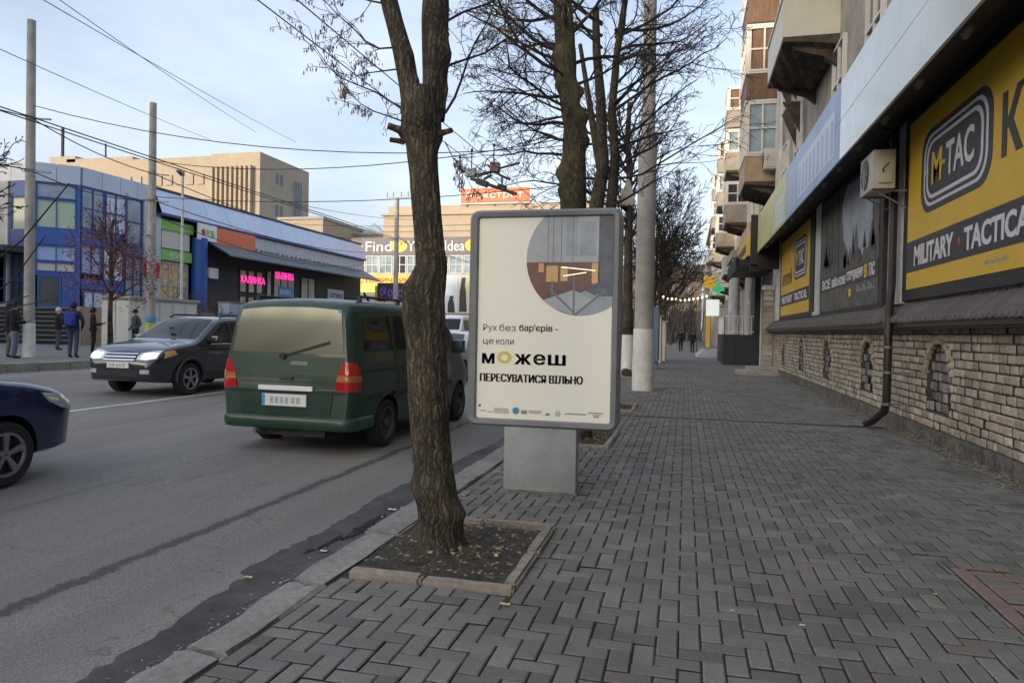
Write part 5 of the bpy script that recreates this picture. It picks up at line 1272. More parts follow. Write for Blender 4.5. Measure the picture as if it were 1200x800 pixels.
for s_ in (-1,1):
    pobj('taillight',V,bv,[([(s_*.775,1.16),(s_*.93,1.16)],[(s_*.72,1.0),(s_*.93,1.0)],'x-','taillight'),([(s_*.72,1.0),(s_*.93,1.0)],[(s_*.70,.92),(s_*.93,.92)],'x-','tail_amber'),([(s_*.70,.92),(s_*.93,.92)],[(s_*.69,.80),(s_*.93,.80)],'x-','taillight')],off=.014,nu=6,nv=4)
    b=MB(); a='y+' if s_>0 else 'y-'
    patch(b,bv,[(.02,1.16),(.13,1.14)],[(.02,1.0),(.18,1.0)],a,'taillight',.012,4,4); patch(b,bv,[(.02,1.0),(.18,1.0)],[(.02,.92),(.18,.92)],a,'tail_amber',.012,4,3); patch(b,bv,[(.02,.92),(.18,.92)],[(.02,.8),(.15,.8)],a,'taillight',.012,4,3)
    b.build('side_lamp',V,smooth=40,local=True)
    for top,bot in (([(.36,1.70),(1.15,1.76)],[(.32,1.30),(1.2,1.30)]),([(1.3,1.76),(2.25,1.76)],[(1.3,1.30),(2.25,1.30)]),([(2.4,1.76),(3.05,1.75),(3.45,1.58)],[(2.4,1.28),(3.0,1.27),(3.7,1.24)])):
        pobj('side_window',V,bv,[(top,bot,a,'carglass')],off=.005,nu=10,nv=5)
    pobj('rub_strip',V,bv,[([(.4,.74),(3.5,.74)],[(.4,.68),(3.5,.68)],a,'plastic')],off=.014,nu=24,nv=1)
    b=MB(); b.box(3.38,3.56,s_*.96 if s_>0 else -1.17,1.17 if s_>0 else -.96,1.2,1.42,'paint_green',bev=.04); b.build('mirror',V,smooth=50,local=True)
    wheel(V,1.0,s_*.83,.32,.32,.2,s_,'rim_dark',0); wheel(V,4.0,s_*.83,.32,.32,.2,s_,'rim_dark',0)
pobj('windshield',V,bv,[([(-.66,1.78),(.66,1.78)],[(-.76,1.24),(.76,1.24)],'x+','carglass')],off=.006,nu=12,nv=5)
for s_ in (-1,1): pobj('headlight',V,bv,[([(s_*.45,.86),(s_*.82,.86)],[(s_*.45,.66),(s_*.82,.66)],'x+','lens')],off=.01,nu=5,nv=3)
b=MB(); b.bar((.03,.05,1.22),(.05,-.58,1.40),.03,.03,'black'); b.bar((.055,-.05,1.27),(.075,-.66,1.45),.02,.035,'black'); b.lathe([(.04,-.03),(.04,.03)],(.02,.05,1.22),10,'black',axis='x'); b.build('wiper',V,local=True)
b=MB(); 
for s_ in (-1,1): b.tube([(.5,s_*.74,1.99),(2.9,s_*.74,2.0)],.018,8,'plastic'); [b.bar((x,s_*.74,1.92),(x,s_*.74,1.99),.05,.04,'plastic') for x in (.5,1.7,2.9)]
b.build('roof_rail',V,smooth=50,local=True)
b=MB(); b.tube([(.25,.35,.3),(-.05,.4,.28)],.03,8,'steel'); b.box(.1,1.6,-.5,.5,.22,.32,'black'); b.build('exhaust',V,local=True)
b=MB(); b.box(-.035,.06,-.11,.07,.93,.965,'plastic',bev=.01); b.build('tailgate_handle',V,local=True)
b=MB()
for k,(y_,w_) in enumerate(((-.2,.05),(-.13,.05),(-.04,.045),(.03,.045),(.1,.05),(.17,.045))): b.box(-.0365,-.034,y_-w_/2,y_+w_/2,.635,.715,'plate_smudge')
b.box(-.0365,-.034,.265,.305,.605,.745,'ink_blue'); b.build('plate_marks',V,local=True)
for s_ in (-1,1):
    a='y+' if s_>0 else 'y-'
    for x_ in (1.27,2.32,3.25):
        pobj('door_gap',V,bv,[([(x_,1.72),(x_+.012,1.72)],[(x_,.45),(x_+.012,.45)],a,'black')],off=.002,nu=1,nv=14,depth=.004)
    pobj('slide_rail',V,bv,[([(.35,1.06),(2.3,1.06)],[(.35,1.03),(2.3,1.03)],a,'black')],off=.004,nu=16,nv=1,depth=.006)
    b=MB(); yy=s_*.965
    for x_ in (2.2,2.45): b.box(x_-.09,x_+.09,min(yy,yy-s_*.04),max(yy,yy-s_*.04),1.08,1.115,'plastic',bev=.008); b.build('door_handle',V,local=True); b=MB()
pobj('badge',V,bv,[([(-.3,1.16),(-.06,1.165)],[(-.3,1.11),(-.06,1.115)],'x-','chrome')],off=.012,nu=4,nv=1)
b=MB(); b.bar((2.3,0,1.98),(2.1,0,2.12),.03,.02,'plastic'); b.build('aerial',V,local=True)
# ---- dark crossover facing the camera
def crossover(label,loc,rot,paint,lit=True):
    S=thing('crossover_car',label,'car',loc,rot)
    c=Car([(0,.5,.95,.70),(.04,.42,1.05,.78),(.14,.34,1.25,.85),(.35,.30,1.52,.89),(.7,.28,1.62,.905),(1.6,.27,1.67,.91),(2.3,.27,1.65,.91),(2.55,.27,1.59,.91),(3.3,.27,1.16,.91),(3.42,.27,1.11,.91),(3.9,.27,1.06,.90),(4.2,.28,1.0,.88),(4.4,.3,.92,.845),(4.53,.32,.82,.78),(4.6,.36,.70,.70),(4.62,.42,.62,.62)],.98,.30,.015,(.25,.9),.10,wheels=((.85,.34),(3.62,.34)))
    vs,fs=c.body(); me=cut_arches(vs,fs,M[paint],c.wheels,.405,.9); link(me,'body',S); bv=bvh_of(me)
    pobj('windshield',S,bv,[([(2.52,-.60),(2.50,0),(2.52,.60)],[(3.28,-.74),(3.36,0),(3.28,.74)],'z+','carglass')],off=.006,nu=12,nv=8)
    pobj('rear_window',S,bv,[([(-.55,1.5),(.55,1.5)],[(-.68,1.08),(.68,1.08)],'x-','carglass')],off=.006)
    for s_ in (-1,1):
        a='y+' if s_>0 else 'y-'
        for top,bot in (([(.6,1.46),(1.25,1.54)],[(.45,1.12),(1.25,1.09)]),([(1.32,1.545),(2.1,1.54)],[(1.32,1.09),(2.1,1.08)]),([(2.17,1.535),(2.42,1.50),(2.75,1.30)],[(2.17,1.08),(2.7,1.08),(3.08,1.085)])):
            pobj('side_window',S,bv,[(top,bot,a,'carglass')],off=.005,nu=10,nv=5)
        pobj('sill_cladding',S,bv,[([(1.3,.46),(3.15,.46)],[(1.3,.3),(3.15,.3)],a,'plastic')],off=.012,nu=14,nv=3)
        pobj('window_trim',S,bv,[([(.45,1.075),(3.1,1.07)],[(.45,1.05),(3.1,1.05)],a,'chrome')],off=.006,nu=20,nv=1)
        pobj('headlight',S,bv,[([(s_*.40,.89),(s_*.62,.93),(s_*.80,.95)],[(s_*.40,.76),(s_*.62,.745),(s_*.80,.78)],'x+','lens')],off=.012,nu=8,nv=4)
        if lit: pobj('lamp',S,bv,[([(s_*.50,.875),(s_*.66,.89)],[(s_*.50,.785),(s_*.66,.785)],'x+','headlamp')],off=.02,nu=5,nv=3); pobj('lamp',S,bv,[([(s_*.69,.89),(s_*.77,.895)],[(s_*.69,.80),(s_*.77,.81)],'x+','headlamp')],off=.02,nu=4,nv=3)
        pobj('turn_lamp',S,bv,[([(4.1,.95),(4.3,.92)],[(4.02,.86),(4.36,.79)],a,'amber_lens')],off=.01,nu=4,nv=3)
        pobj('fog_lamp',S,bv,[([(s_*.52,.56),(s_*.70,.56)],[(s_*.52,.48),(s_*.70,.48)],'x+','lens')],off=.012,nu=5,nv=3)
        b=MB(); b.box(2.86,3.02,s_*.92 if s_>0 else -1.1,1.1 if s_>0 else -.92,1.08,1.24,paint,bev=.035); b.build('mirror',S,smooth=50,local=True)
        wheel(S,.85,s_*.80,.34,.34,.22,s_); wheel(S,3.62,s_*.80,.34,.34,.22,s_)
        for xw in (.85,3.62):
            b=MB(); pts=[(xw+.425*math.cos(R(k)),s_*.915,.34+.425*math.sin(R(k))) for k in range(-8,189,14)]; b.tube(pts,.03,6,'plastic'); b.build('arch_trim',S,smooth=50,local=True)
    pobj('grille',S,bv,[([(-.36,.90),(0,.92),(.36,.90)],[(-.33,.74),(0,.73),(.33,.74)],'x+','black')],off=.008,nu=8,nv=3)
    b=MB()
    for z in (.755,.815,.875): patch(b,bv,[(-.37,z+.013),(.37,z+.013)],[(-.37,z-.013),(.37,z-.013)],'x+','chrome',.03,10,1)
    b.build('grille_bar',S,smooth=40,local=True)
    pobj('lower_intake',S,bv,[([(-.5,.545),(.5,.545)],[(-.45,.43),(.45,.43)],'x+','black')],off=.008,nu=8,nv=2)
    b=MB(); b.box(4.615,4.64,-.26,.26,.585,.695,'plate',bev=.005); b.build('number_plate',S,local=True)
    b=MB()
    for s_ in (-1,1): b.tube([(.7,s_*.66,1.66),(.8,s_*.66,1.715),(2.2,s_*.66,1.71),(2.35,s_*.66,1.65)],.02,8,'plastic')
    b.build('roof_rail',S,smooth=50,local=True)
    b=MB(); b.box(3.1,3.12,-.06,.06,1.37,1.42,'black'); b.build('mirror_mount',S,local=True)
    b=MB()
    for y_ in (-.17,-.1,-.01,.06,.14): b.box(4.641,4.643,y_-.025,y_+.025,.605,.675,'plate_smudge')
    b.build('plate_marks',S,local=True)
    for s_ in (-1,1):
        a='y+' if s_>0 else 'y-'
        for x_ in (1.28,2.14,3.12): pobj('door_gap',S,bv,[([(x_,1.05),(x_+.01,1.05)],[(x_,.36),(x_+.01,.36)],a,'black')],off=.002,nu=1,nv=12,depth=.004)
        for x_ in (1.42,2.3): b=MB(); yy=s_*.925; b.box(x_-.08,x_+.08,min(yy,yy-s_*.04),max(yy,yy-s_*.04),.95,.98,paint,bev=.01); b.build('door_handle',S,local=True)
    return S
crossover('dark grey crossover with lit headlights driving toward the camera',(-11.05,16.55,.01),R(-90),'paint_suv')
def saloon(name,label,loc,rot,paint,lit=False):
    S=thing(name,label,'car',loc,rot)
    c=Car([(0,.45,.8,.70),(.05,.38,.95,.78),(.2,.32,1.04,.85),(.6,.27,1.08,.87),(.8,.26,1.12,.88),(1.35,.25,1.42,.885),(1.8,.25,1.475,.885),(2.3,.25,1.47,.885),(2.6,.25,1.40,.885),(3.25,.25,1.06,.885),(3.4,.25,1.01,.88),(3.8,.25,.96,.875),(4.1,.26,.885,.85),(4.28,.28,.80,.79),(4.36,.32,.70,.71),(4.4,.38,.60,.62)],.88,.32,.014,(.1,.8),.09,wheels=((.85,.31),(3.5,.31)))
    vs,fs=c.body(); me=cut_arches(vs,fs,M[paint],c.wheels,.37,.87); link(me,'body',S); bv=bvh_of(me)
    pobj('windshield',S,bv,[([(2.58,-.58),(2.55,0),(2.58,.58)],[(3.22,-.7),(3.3,0),(3.22,.7)],'z+','carglass')],off=.006,nu=12,nv=8)
    pobj('rear_window',S,bv,[([(1.32,-.55),(1.32,.55)],[(.86,-.66),(.86,.66)],'z+','carglass')],off=.006,nu=10,nv=6)
    for s_ in (-1,1):
        a='y+' if s_>0 else 'y-'
        for top,bot in (([(1.3,1.27),(2.0,1.36)],[(1.05,1.02),(2.0,.985)]),([(2.06,1.36),(2.4,1.34),(2.75,1.19)],[(2.06,.985),(2.5,.975),(3.05,.98)])):
            pobj('side_window',S,bv,[(top,bot,a,'carglass')],off=.005,nu=10,nv=5)
        pobj('headlight',S,bv,[([(s_*.42,.79),(s_*.62,.82),(s_*.80,.84)],[(s_*.42,.67),(s_*.62,.655),(s_*.80,.68)],'x+','lens')],off=.012,nu=8,nv=4)
        if lit: pobj('lamp',S,bv,[([(s_*.5,.78),(s_*.66,.80)],[(s_*.5,.70),(s_*.66,.70)],'x+','headlamp')],off=.018,nu=4,nv=3)
        pobj('side_lamp',S,bv,[([(3.86,.865),(4.1,.835),(4.26,.79)],[(3.95,.77),(4.12,.69),(4.28,.67)],a,'lens')],off=.01,nu=6,nv=4)
        pobj('taillight',S,bv,[([(s_*.5,.92),(s_*.8,.92)],[(s_*.5,.74),(s_*.8,.74)],'x-','taillight')],off=.012,nu=5,nv=3)
        b=MB(); b.box(2.86,3.0,s_*.9 if s_>0 else -1.06,1.06 if s_>0 else -.9,.98,1.11,paint,bev=.03); b.build('mirror',S,smooth=50,local=True)
        wheel(S,.85,s_*.775,.31,.31,.2,s_); wheel(S,3.5,s_*.775,.31,.31,.2,s_)
    pobj('grille',S,bv,[([(-.3,.76),(.3,.76)],[(-.27,.64),(.27,.64)],'x+','black')],off=.008,nu=8,nv=3)
    pobj('lower_intake',S,bv,[([(-.55,.5),(.55,.5)],[(-.5,.4),(.5,.4)],'x+','black')],off=.008,nu=8,nv=2)
    b=MB(); b.box(4.395,4.415,-.26,.26,.5,.61,'plate',bev=.004); b.box(-.02,.01,-.26,.26,.55,.66,'plate',bev=.004); b.build('number_plate',S,local=True)
    return S
saloon('saloon_car','dark blue car entering the picture at the left edge, front corner showing',(-7.0,1.78,-.06),R(90),'paint_blue',True)
saloon('parked_car','silver car half hidden between the tree trunk and the light box',(-7.2,23.5,-.06),R(-90),'paint_silver')
# ---- white minibus far behind
B_=thing('minibus','white minibus farther up the road, glimpsed left of the light box','minibus',(-15.2,49,.05),R(-90))
c=Car([(0,.5,2.2,.8),(.05,.4,2.28,.88),(.2,.35,2.33,.95),(1,.32,2.38,.98),(3.6,.32,2.38,.98),(4.0,.32,2.3,.98),(4.5,.32,1.75,.97),(4.75,.32,1.35,.95),(5.15,.34,1.15,.9),(5.3,.36,.95,.82),(5.36,.4,.75,.74)],1.1,.12,.01,(.05,1),.14,wheels=((1.1,.35),(4.4,.35)))
vs,fs=c.body(); me=cut_arches(vs,fs,M['paint_white'],c.wheels,.42,.95); link(me,'body',B_); bv=bvh_of(me)
pobj('windshield',B_,bv,[([(-.72,2.15),(.72,2.15)],[(-.8,1.42),(.8,1.42)],'x+','carglass')],nu=10,nv=5)
for s_ in (-1,1):
    a='y+' if s_>0 else 'y-'
    for x0_,x1_ in ((.3,1.5),(1.65,2.9),(3.05,4.1)): pobj('side_window',B_,bv,[([(x0_,2.08),(x1_,2.08)],[(x0_,1.4),(x1_,1.4)],a,'carglass')],nu=6,nv=4)
    pobj('headlight',B_,bv,[([(s_*.45,1.0),(s_*.8,1.02)],[(s_*.45,.8),(s_*.8,.8)],'x+','lens')],nu=4,nv=3)
    wheel(B_,1.1,s_*.86,.35,.35,.22,s_,'rim_dark',0); wheel(B_,4.4,s_*.86,.35,.35,.22,s_,'rim_dark',0)
pobj('front_bumper',B_,bv,[([(-.8,.66),(.8,.66)],[(-.75,.45),(.75,.45)],'x+','plastic')],nu=10,nv=3,off=.03)
# ================================================================== LEFT SIDE: MALL
mall=thing('shopping_mall','long blue and metal clad shopping mall with a glazed corner across the road','building',(-34,34,0))
ZR=10.4
b=MB()
foot=[(-34,70),(-34,33.8),(-35.7,32.2),(-70,32.2),(-70,70)]
ins=[(-34.25,69.8),(-34.25,33.9),(-35.8,32.45),(-69.8,32.45),(-69.8,69.8)]
b.prism(ins,lambda p,q,d:(p,q,d),.0,ZR-.2,'charcoal'); b.build('core',mall)
def fac(p0,p1):
    """returns map (s,z,d): s metres along from p0 to p1, d outwards (to the right of travel reversed)"""
    p0=Vector((*p0,0));p1=Vector((*p1,0)); t_=(p1-p0).normalized(); n_=Vector((t_.y,-t_.x,0)); return lambda s,z,d: p0+t_*s+n_*d+Vector((0,0,z))
def panel(mb,F,s0,s1,z0,z1,d0,d1,m):
    vs=[F(s0,z0,d0),F(s1,z0,d0),F(s1,z1,d0),F(s0,z1,d0),F(s0,z0,d1),F(s1,z0,d1),F(s1,z1,d1),F(s0,z1,d1)]
    mb.add(vs,[(3,2,1,0),(4,5,6,7),(0,1,5,4),(1,2,6,5),(2,3,7,6),(3,0,4,7)],m)
def pan(name,parent,F,s0,s1,z0,z1,d0,d1,m): q=MB(); panel(q,F,s0,s1,z0,z1,d0,d1,m); return q.build(name,parent)
def win(parent,F,s0,s1,z0,z1,d,glass,frame='panel_blue',nx=2,nz=1,fw=.07,name='window'):
    q=MB(); panel(q,F,s0,s1,z0,z0+fw,d-.1,d+.06,frame); panel(q,F,s0,s1,z1-fw,z1,d-.1,d+.06,frame); panel(q,F,s0,s0+fw,z0+fw,z1-fw,d-.1,d+.06,frame); panel(q,F,s1-fw,s1,z0+fw,z1-fw,d-.1,d+.06,frame)
    for k in range(1,nx): s=s0+(s1-s0)*k/nx; panel(q,F,s-fw*.4,s+fw*.4,z0+fw,z1-fw,d-.1,d+.05,frame)
    for k in range(1,nz): z=z0+(z1-z0)*k/nz; panel(q,F,s0+fw,s1-fw,z-fw*.4,z+fw*.4,d-.1,d+.045,frame)
    o=q.build(name,parent); g=MB(); panel(g,F,s0+.02,s1-.02,z0+.02,z1-.02,d-.12,d-.02,glass); g.build('pane',o); return o
Fa=fac((-70,32.2),(-35.7,32.2)); Fb=fac((-35.7,32.2),(-34,33.8)); Fc=fac((-34,33.8),(-34,70))
LB=math.hypot(1.7,1.6)
# roof cladding panels on the three faces
for F,s0,s1,stp,nm in ((Fa,0,34.3,2.2,'a'),(Fb,0,LB,LB/2,'b'),(Fc,0,5.6,1.4,'c')):
    s=s0
    while s<s1-.05: pan('roof_panel',mall,F,s+.012,min(s+stp,s1)-.012,9.35,ZR,-.2,.14,'alu'); s+=stp
# corner glazing (chamfer)
pan('corner_post',mall,Fb,0,.18,2.3,9.35,-.1,.12,'panel_blue'); pan('corner_post',mall,Fb,LB-.18,LB,2.3,9.35,-.1,.12,'panel_blue')
win(mall,Fb,.2,LB-.2,8.45,9.32,.02,'glass_bl','panel_blue',1); win(mall,Fb,.2,LB-.2,6.75,8.42,.02,'glass_green','panel_blue',2)
pan('spandrel',mall,Fb,.18,LB-.18,5.85,6.74,-.1,.10,'panel_blue')
win(mall,Fb,.2,LB-.2,4.9,5.82,.02,'fascia_blue','panel_blue',2); win(mall,Fb,.2,LB-.2,4.3,4.88,.02,'offwhite','panel_blue',2)
pan('spandrel',mall,Fb,.18,LB-.18,4.1,4.28,-.1,.10,'panel_blue')
win(mall,Fb,.3,LB-.9,2.3,4.1,.02,'glass','panel_blue',1,1,.1,'entrance_door'); pan('side_panel',mall,Fb,LB-.88,LB-.18,2.3,4.1,-.1,.08,'panel_blue')
# street face part 1
win(mall,Fc,.0,1.7,6.9,9.32,.02,'glass_bl','panel_blue',2,2); win(mall,Fc,1.75,3.4,6.9,9.32,.02,'fascia_pale','panel_dblue',2,2); win(mall,Fc,3.4,4.7,6.4,9.32,.02,'glass_bl','panel_dblue',1,2)
pan('spandrel',mall,Fc,0,3.0,6.0,6.88,-.1,.1,'panel_blue'); pan('spandrel',mall,Fc,3.05,4.7,5.7,6.38,-.1,.14,'panel_dblue')
win(mall,Fc,0,1.5,4.3,5.98,.02,'fascia_blue','panel_blue',2); win(mall,Fc,1.6,3.2,4.0,5.98,.02,'fascia_pale','panel_dblue',2); win(mall,Fc,3.3,4.7,2.9,5.65,.02,'glass_bl','panel_dblue',2,2)
pan('spandrel',mall,Fc,0,3.2,3.4,4.0,-.1,.1,'panel_blue'); win(mall,Fc,.2,3.1,2.3,3.35,.02,'fascia_pale','panel_blue',4)
pan('corner_post',mall,Fc,4.72,5.6,2.0,9.34,-.1,.2,'alu')
# grey wing on the left face
pan('corner_post',mall,Fa,34.0,34.3,2.3,9.35,-.1,.1,'panel_blue'); win(mall,Fa,32.9,34.0,6.6,8.5,.02,'glass_green','panel_blue',1); pan('spandrel',mall,Fa,32.9,34.0,8.5,9.34,-.1,.1,'panel_blue'); pan('spandrel',mall,Fa,32.9,34,5.7,6.6,-.1,.1,'panel_dblue')
pan('grey_wing',mall,Fa,26,32.8,2.3,9.34,-.1,.16,'plaster_grey')
for k in range(4): win(mall,Fa,26.6+k*1.5,27.7+k*1.5,6.6,8.6,.18,'glass_bl','winframe',2)
for k in range(4): win(mall,Fa,26.6+k*1.6,27.9+k*1.6,2.5,5.2,.18,'glass','panel_dblue',2,2)
pan('entrance_canopy',mall,Fa,24,34.2,5.3,5.6,.1,1.6,'charcoal'); win(mall,Fa,32.95,34.0,2.3,5.2,.03,'glass','panel_dblue',2,2)
# part 2: green trimmed shop
pan('spandrel',mall,Fc,5.7,9.0,7.7,9.2,-.1,.05,'charcoal')
b=MB(); 
Froof=Fc
# sloping metal roof band over the long shop row
s=5.7
while s<36:
    s1=min(s+2.4,36.2); q=MB(); q.add([Froof(s+.01,8.75,.7),Froof(s1-.01,8.75,.7),Froof(s1-.01,10.35,.05),Froof(s+.01,10.35,.05),Froof(s+.01,8.7,.6),Froof(s1-.01,8.7,.6)],[(0,1,2,3),(4,5,1,0)],'alu_roof'); q.build('roof_panel',mall); s+=2.4
q=MB(); panel(q,Fc,5.6,36.2,10.33,10.47,-.6,.12,'charcoal'); panel(q,Fc,5.6,36.2,8.6,8.7,-.1,.66,'panel_dblue'); q.build('roof_edge',mall)
pan('corner_post',mall,Fc,5.6,6.1,2.0,8.7,-.1,.3,'alu'); 
s=16.2
while s<36: s1=min(s+1.6,36.2); pan('fascia_panel',mall,Fc,s+.012,s1-.012,7.25,8.55,.02,.34,'alu'); s+=1.6
# shop signs on the mall (fixed boards are things of their own)
def shopsign(label,F,s0,s1,z0,z1,d,m,txt=None,tm='white',th=.6,name='shop_sign',ts=None,bold=.02,local=None):
    t=thing(name,label,'sign',F((s0+s1)/2,z0,d)); q=MB(); panel(q,F,s0,s1,z0,z1,d-.12,d,m); q.build('board',t)
    if txt:
        a=F(0,0,0);xd=(F(1,0,0)-a); nrm=xd.cross(Vector((0,0,1)))
        w_=(s1-s0)*.8 if ts is None else ts; sm=(s0+s1)/2
        text('lettering',txt,tm,t,F(sm-w_/2,z0+(z1-z0)*(1-th)/2,d+.012),xd,(0,0,1),width=w_,height=(z1-z0)*th,bold=bold)
    return t
pan('shop_wall',mall,Fc,6.1,9.0,2.3,7.7,-.1,.0,'plaster_grey')
shopsign('white and green square shop sign above the green banner',Fc,6.3,9.0,6.55,7.75,.2,'offwhite'); 
pan('green_band',mall,Fc,6.1,9.3,7.75,8.4,-.05,.3,'green')
shopsign('green shop banner above the yellow lit window',Fc,6.2,9.2,5.75,6.45,.24,'green','eva','offwhite',.6,ts=1.4)
win(mall,Fc,6.2,9.0,2.5,5.6,.06,'shoplit_warm','alu',3,2)
shopsign('small red and white sign left of the yellow lit window',Fc,4.75,5.9,4.5,5.5,.4,'red','%','white',.6,ts=.5)
q=MB(); q.tube([Fc(9.85,.33,.35),Fc(9.85,7.6,.35)],.55,16,'panel_blue'); q.build('blue_column',mall,smooth=50)
t=shopsign('white sign panel with green and red letters left of the orange panel',Fc,9.2,11.2,7.45,8.6,.75,'white')
for ch,m_,k in (('e','red',0),('v','green',1),('a','green',2)): text('lettering',ch,m_,t,Fc(9.5+k*.5,7.75,.765),(0,1,0),(0,0,1),width=.42,height=.5,bold=.04)
shopsign('long plain orange sign panel under the metal roof',Fc,11.25,16.0,7.4,8.55,.72,'orange')
# dark shop row with awning
pan('dark_wall',mall,Fc,10.4,36.2,2.0,7.3,-.1,.03,'charcoal')
q=MB(); q.add([Fc(10.4,7.75,.05),Fc(36.2,7.75,.05),Fc(36.2,6.5,2.4),Fc(10.4,6.5,2.4),Fc(10.4,6.38,2.4),Fc(36.2,6.38,2.4),Fc(10.4,7.6,.05),Fc(36.2,7.6,.05)],[(0,1,2,3),(3,2,5,4),(6,4,5,7)],'awning_grey'); q.build('awning',mall)
q=MB()
for k in range(14): s=13+k*1.7; q.bar(Fc(s,7.7,.1),Fc(s,6.5,2.35),.05,.05,'charcoal')
q.build('awning_seams',mall)
for k,s in enumerate((14.9,16.0,17.1)): 
    o=win(mall,Fc,s,s+1.0,4.05,5.9,.06,'shoplit','charcoal',1,1,.09); win(mall,Fc,s,s+1.0,2.2,3.85,.06,['shoplit','shoplit_warm','cyan'][k],'charcoal',1,1,.09)
win(mall,Fc,18.6,19.4,3.9,6.1,.06,'shoplit','charcoal',1,1,.09); win(mall,Fc,18.6,19.4,2.2,3.8,.06,'shoplit','charcoal',1,1,.09)
win(mall,Fc,19.6,23.0,3.6,6.2,.06,'shoplit','charcoal',3,1,.09); win(mall,Fc,19.6,23.0,2.2,3.5,.06,'glass','charcoal',3,1,.09)
win(mall,Fc,24.0,26.6,2.6,6.0,.06,'shoplit','charcoal',2,1,.09)
def neon(label,txt,s0,s1,z0,z1,m):
    t=thing('neon_sign',label,'sign',Fc((s0+s1)/2,z0,.2)); text('lettering',txt,m,t,Fc(s0,z0,.16),(0,1,0),(0,0,1),width=s1-s0,height=z1-z0,bold=.008,ext=.05); q=MB(); panel(q,Fc,s0,s1,(z0+z1)/2-.03,(z0+z1)/2+.03,.1,.15,'charcoal'); q.build('rail',t); return t
neon('pink neon lettering across three tall shop windows','КАЛИНКА',15.0,18.2,4.85,5.4,'neonpink')
neon('pink neon lettering on the window left of the cream shop window','КАЛИНКА',19.8,22.6,5.5,6.1,'neonpink')
shopsign('blue and pink sticker sign low in the second pink lettered window',Fc,20.4,22.6,4.0,4.9,.12,'cyan','КАВА','white',.5)
shopsign('pale round cornered sign with a white board on the dark shop wall',Fc,29.0,32.2,4.0,5.2,.12,'fascia_pale','ОПТИКА','ink',.4)
shopsign('red lettered sign on a yellow board at the far end of the dark awning',Fc,35.0,37.6,3.7,5.9,2.4,'smiley','Квіти','red',.5)
for i,(s,z) in enumerate(((10.75,5.1),)):
    t=ac_unit(-33.72,34+10.4,4.85,1.0,.75,.35,'white air conditioner on the dark mall wall beside the blue column',colm='white'); 
for k,s in enumerate((16.3,19.4,20.8,22.2,24.6,26.4,30.2,33.6)):
    t=thing('air_conditioner',['first','second','third','fourth','fifth','sixth','seventh','last'][k]+' air conditioner under the metal fascia, counted from the orange panel','air conditioner',Fc(s,7.0,.3),0,'air conditioners above the mall awning')
    q=MB(); panel(q,Fc,s,s+.85,7.0,7.6,.35,.75,'ac'); q.build('casing',t); q=MB(); q.lathe([(.23,0),(.2,.02)],Fc(s+.5,7.3,.75),14,'plastic',axis='x'); q.build('fan_grille',t)
# podium with steps
b=MB(); b.box(-70,-29.6,32.0,33.6,ZF-.1,2.28,'granite'); b.box(-34.2,-29.6,33.6,43,ZF-.1,2.28,'granite'); b.box(-34.1,-29.5,33.5,43.1,2.28,2.36,'stepstone'); pd=b.build('podium',mall)
st=thing('stairs','broad dark stone stairs climbing to the blue corner entrance','stairs',(-40,31,ZF))
for k in range(8):
    z1=ZF+(k+1)*.243; MB().box(-52,-30.3,29.6+k*.3,29.6+k*.3+.36,z1-.243,z1,'stepstone',bev=.02).build('step',st); q=MB(); q.box(-52,-30.3,29.597+k*.3,29.6+k*.3,z1-.24,z1-.05,'black'); q.build('riser',st)
MB().box(-30.25,-29.6,29.5,31.99,ZF-.1,2.28,'granite').build('side_wall',st)
# kiosks, cabinets, shelter on the far pavement
t=thing('kiosk','white flat roofed kiosk with ribbed panels behind the green coated person','kiosk',(-28.5,33.6,ZF))
b=MB(); b.box(-27,-25.4,28.1,32.8,ZF,2.63,'kiosk',bev=.02); b.build('body',t); b=MB(); b.box(-27.13,-25.27,27.97,32.93,2.63,2.77,'greywall',bev=.02); b.build('roof',t)
b=MB()
for k in range(5): b.box(-25.4,-25.36,28.2+k*.92,29.0+k*.92,ZF+.1,2.5,'kiosk',bev=.01)
for k in range(2): b.box(-26.9+k*.76,-26.2+k*.76,28.06,28.1,ZF+.1,2.5,'kiosk',bev=.01)
b.build('wall_panel',t)
for x,y,w_,h,m,lab in ((-28.3,37.2,1.0,1.85,'greywall','grey street cabinet right of the white kiosk'),(-28.0,39.6,1.9,2.55,'greybox','pale blue street cabinet beside the thin lamp pole')):
    t=thing('street_cabinet',lab,'cabinet',(x,y,ZF)); MB().box(x-.4,x+.4,y-w_/2,y+w_/2,ZF,ZF+h,m,bev=.02).build('body',t); q=MB(); q.box(x+.4,x+.425,y-w_/2+.08,y-.02,ZF+.15,ZF+h-.12,m,bev=.008); q.box(x+.4,x+.425,y+.02,y+w_/2-.08,ZF+.15,ZF+h-.12,m,bev=.008); q.build('door',t); q=MB(); q.box(x-.45,x+.46,y-w_/2-.05,y+w_/2+.05,ZF+h,ZF+h+.06,'steel',bev=.01); q.build('roof',t)
t=thing('bus_shelter','bus shelter with a pale curved roof and orange frame beyond the dark crossover','bus shelter',(-26.5,44,ZF))
b=MB()
for i in range(8):
    a0,a1=-.9+1.8*i/8,-.9+1.8*(i+1)/8; f0=lambda a:(-26.6+1.3*math.sin(a),2.55+.45*math.cos(a))
    (xa,za),(xb,zb_)=f0(a0),f0(a1); b.add([(xa,41,za),(xb,41,zb_),(xb,47,zb_),(xa,47,za),(xa,41,za+.05),(xb,41,zb_+.05),(xb,47,zb_+.05),(xa,47,za+.05)],[(0,1,2,3),(7,6,5,4),(0,4,5,1),(3,2,6,7),(0,3,7,4),(1,5,6,2)],'greywall')
b.build('roof',t); b=MB()
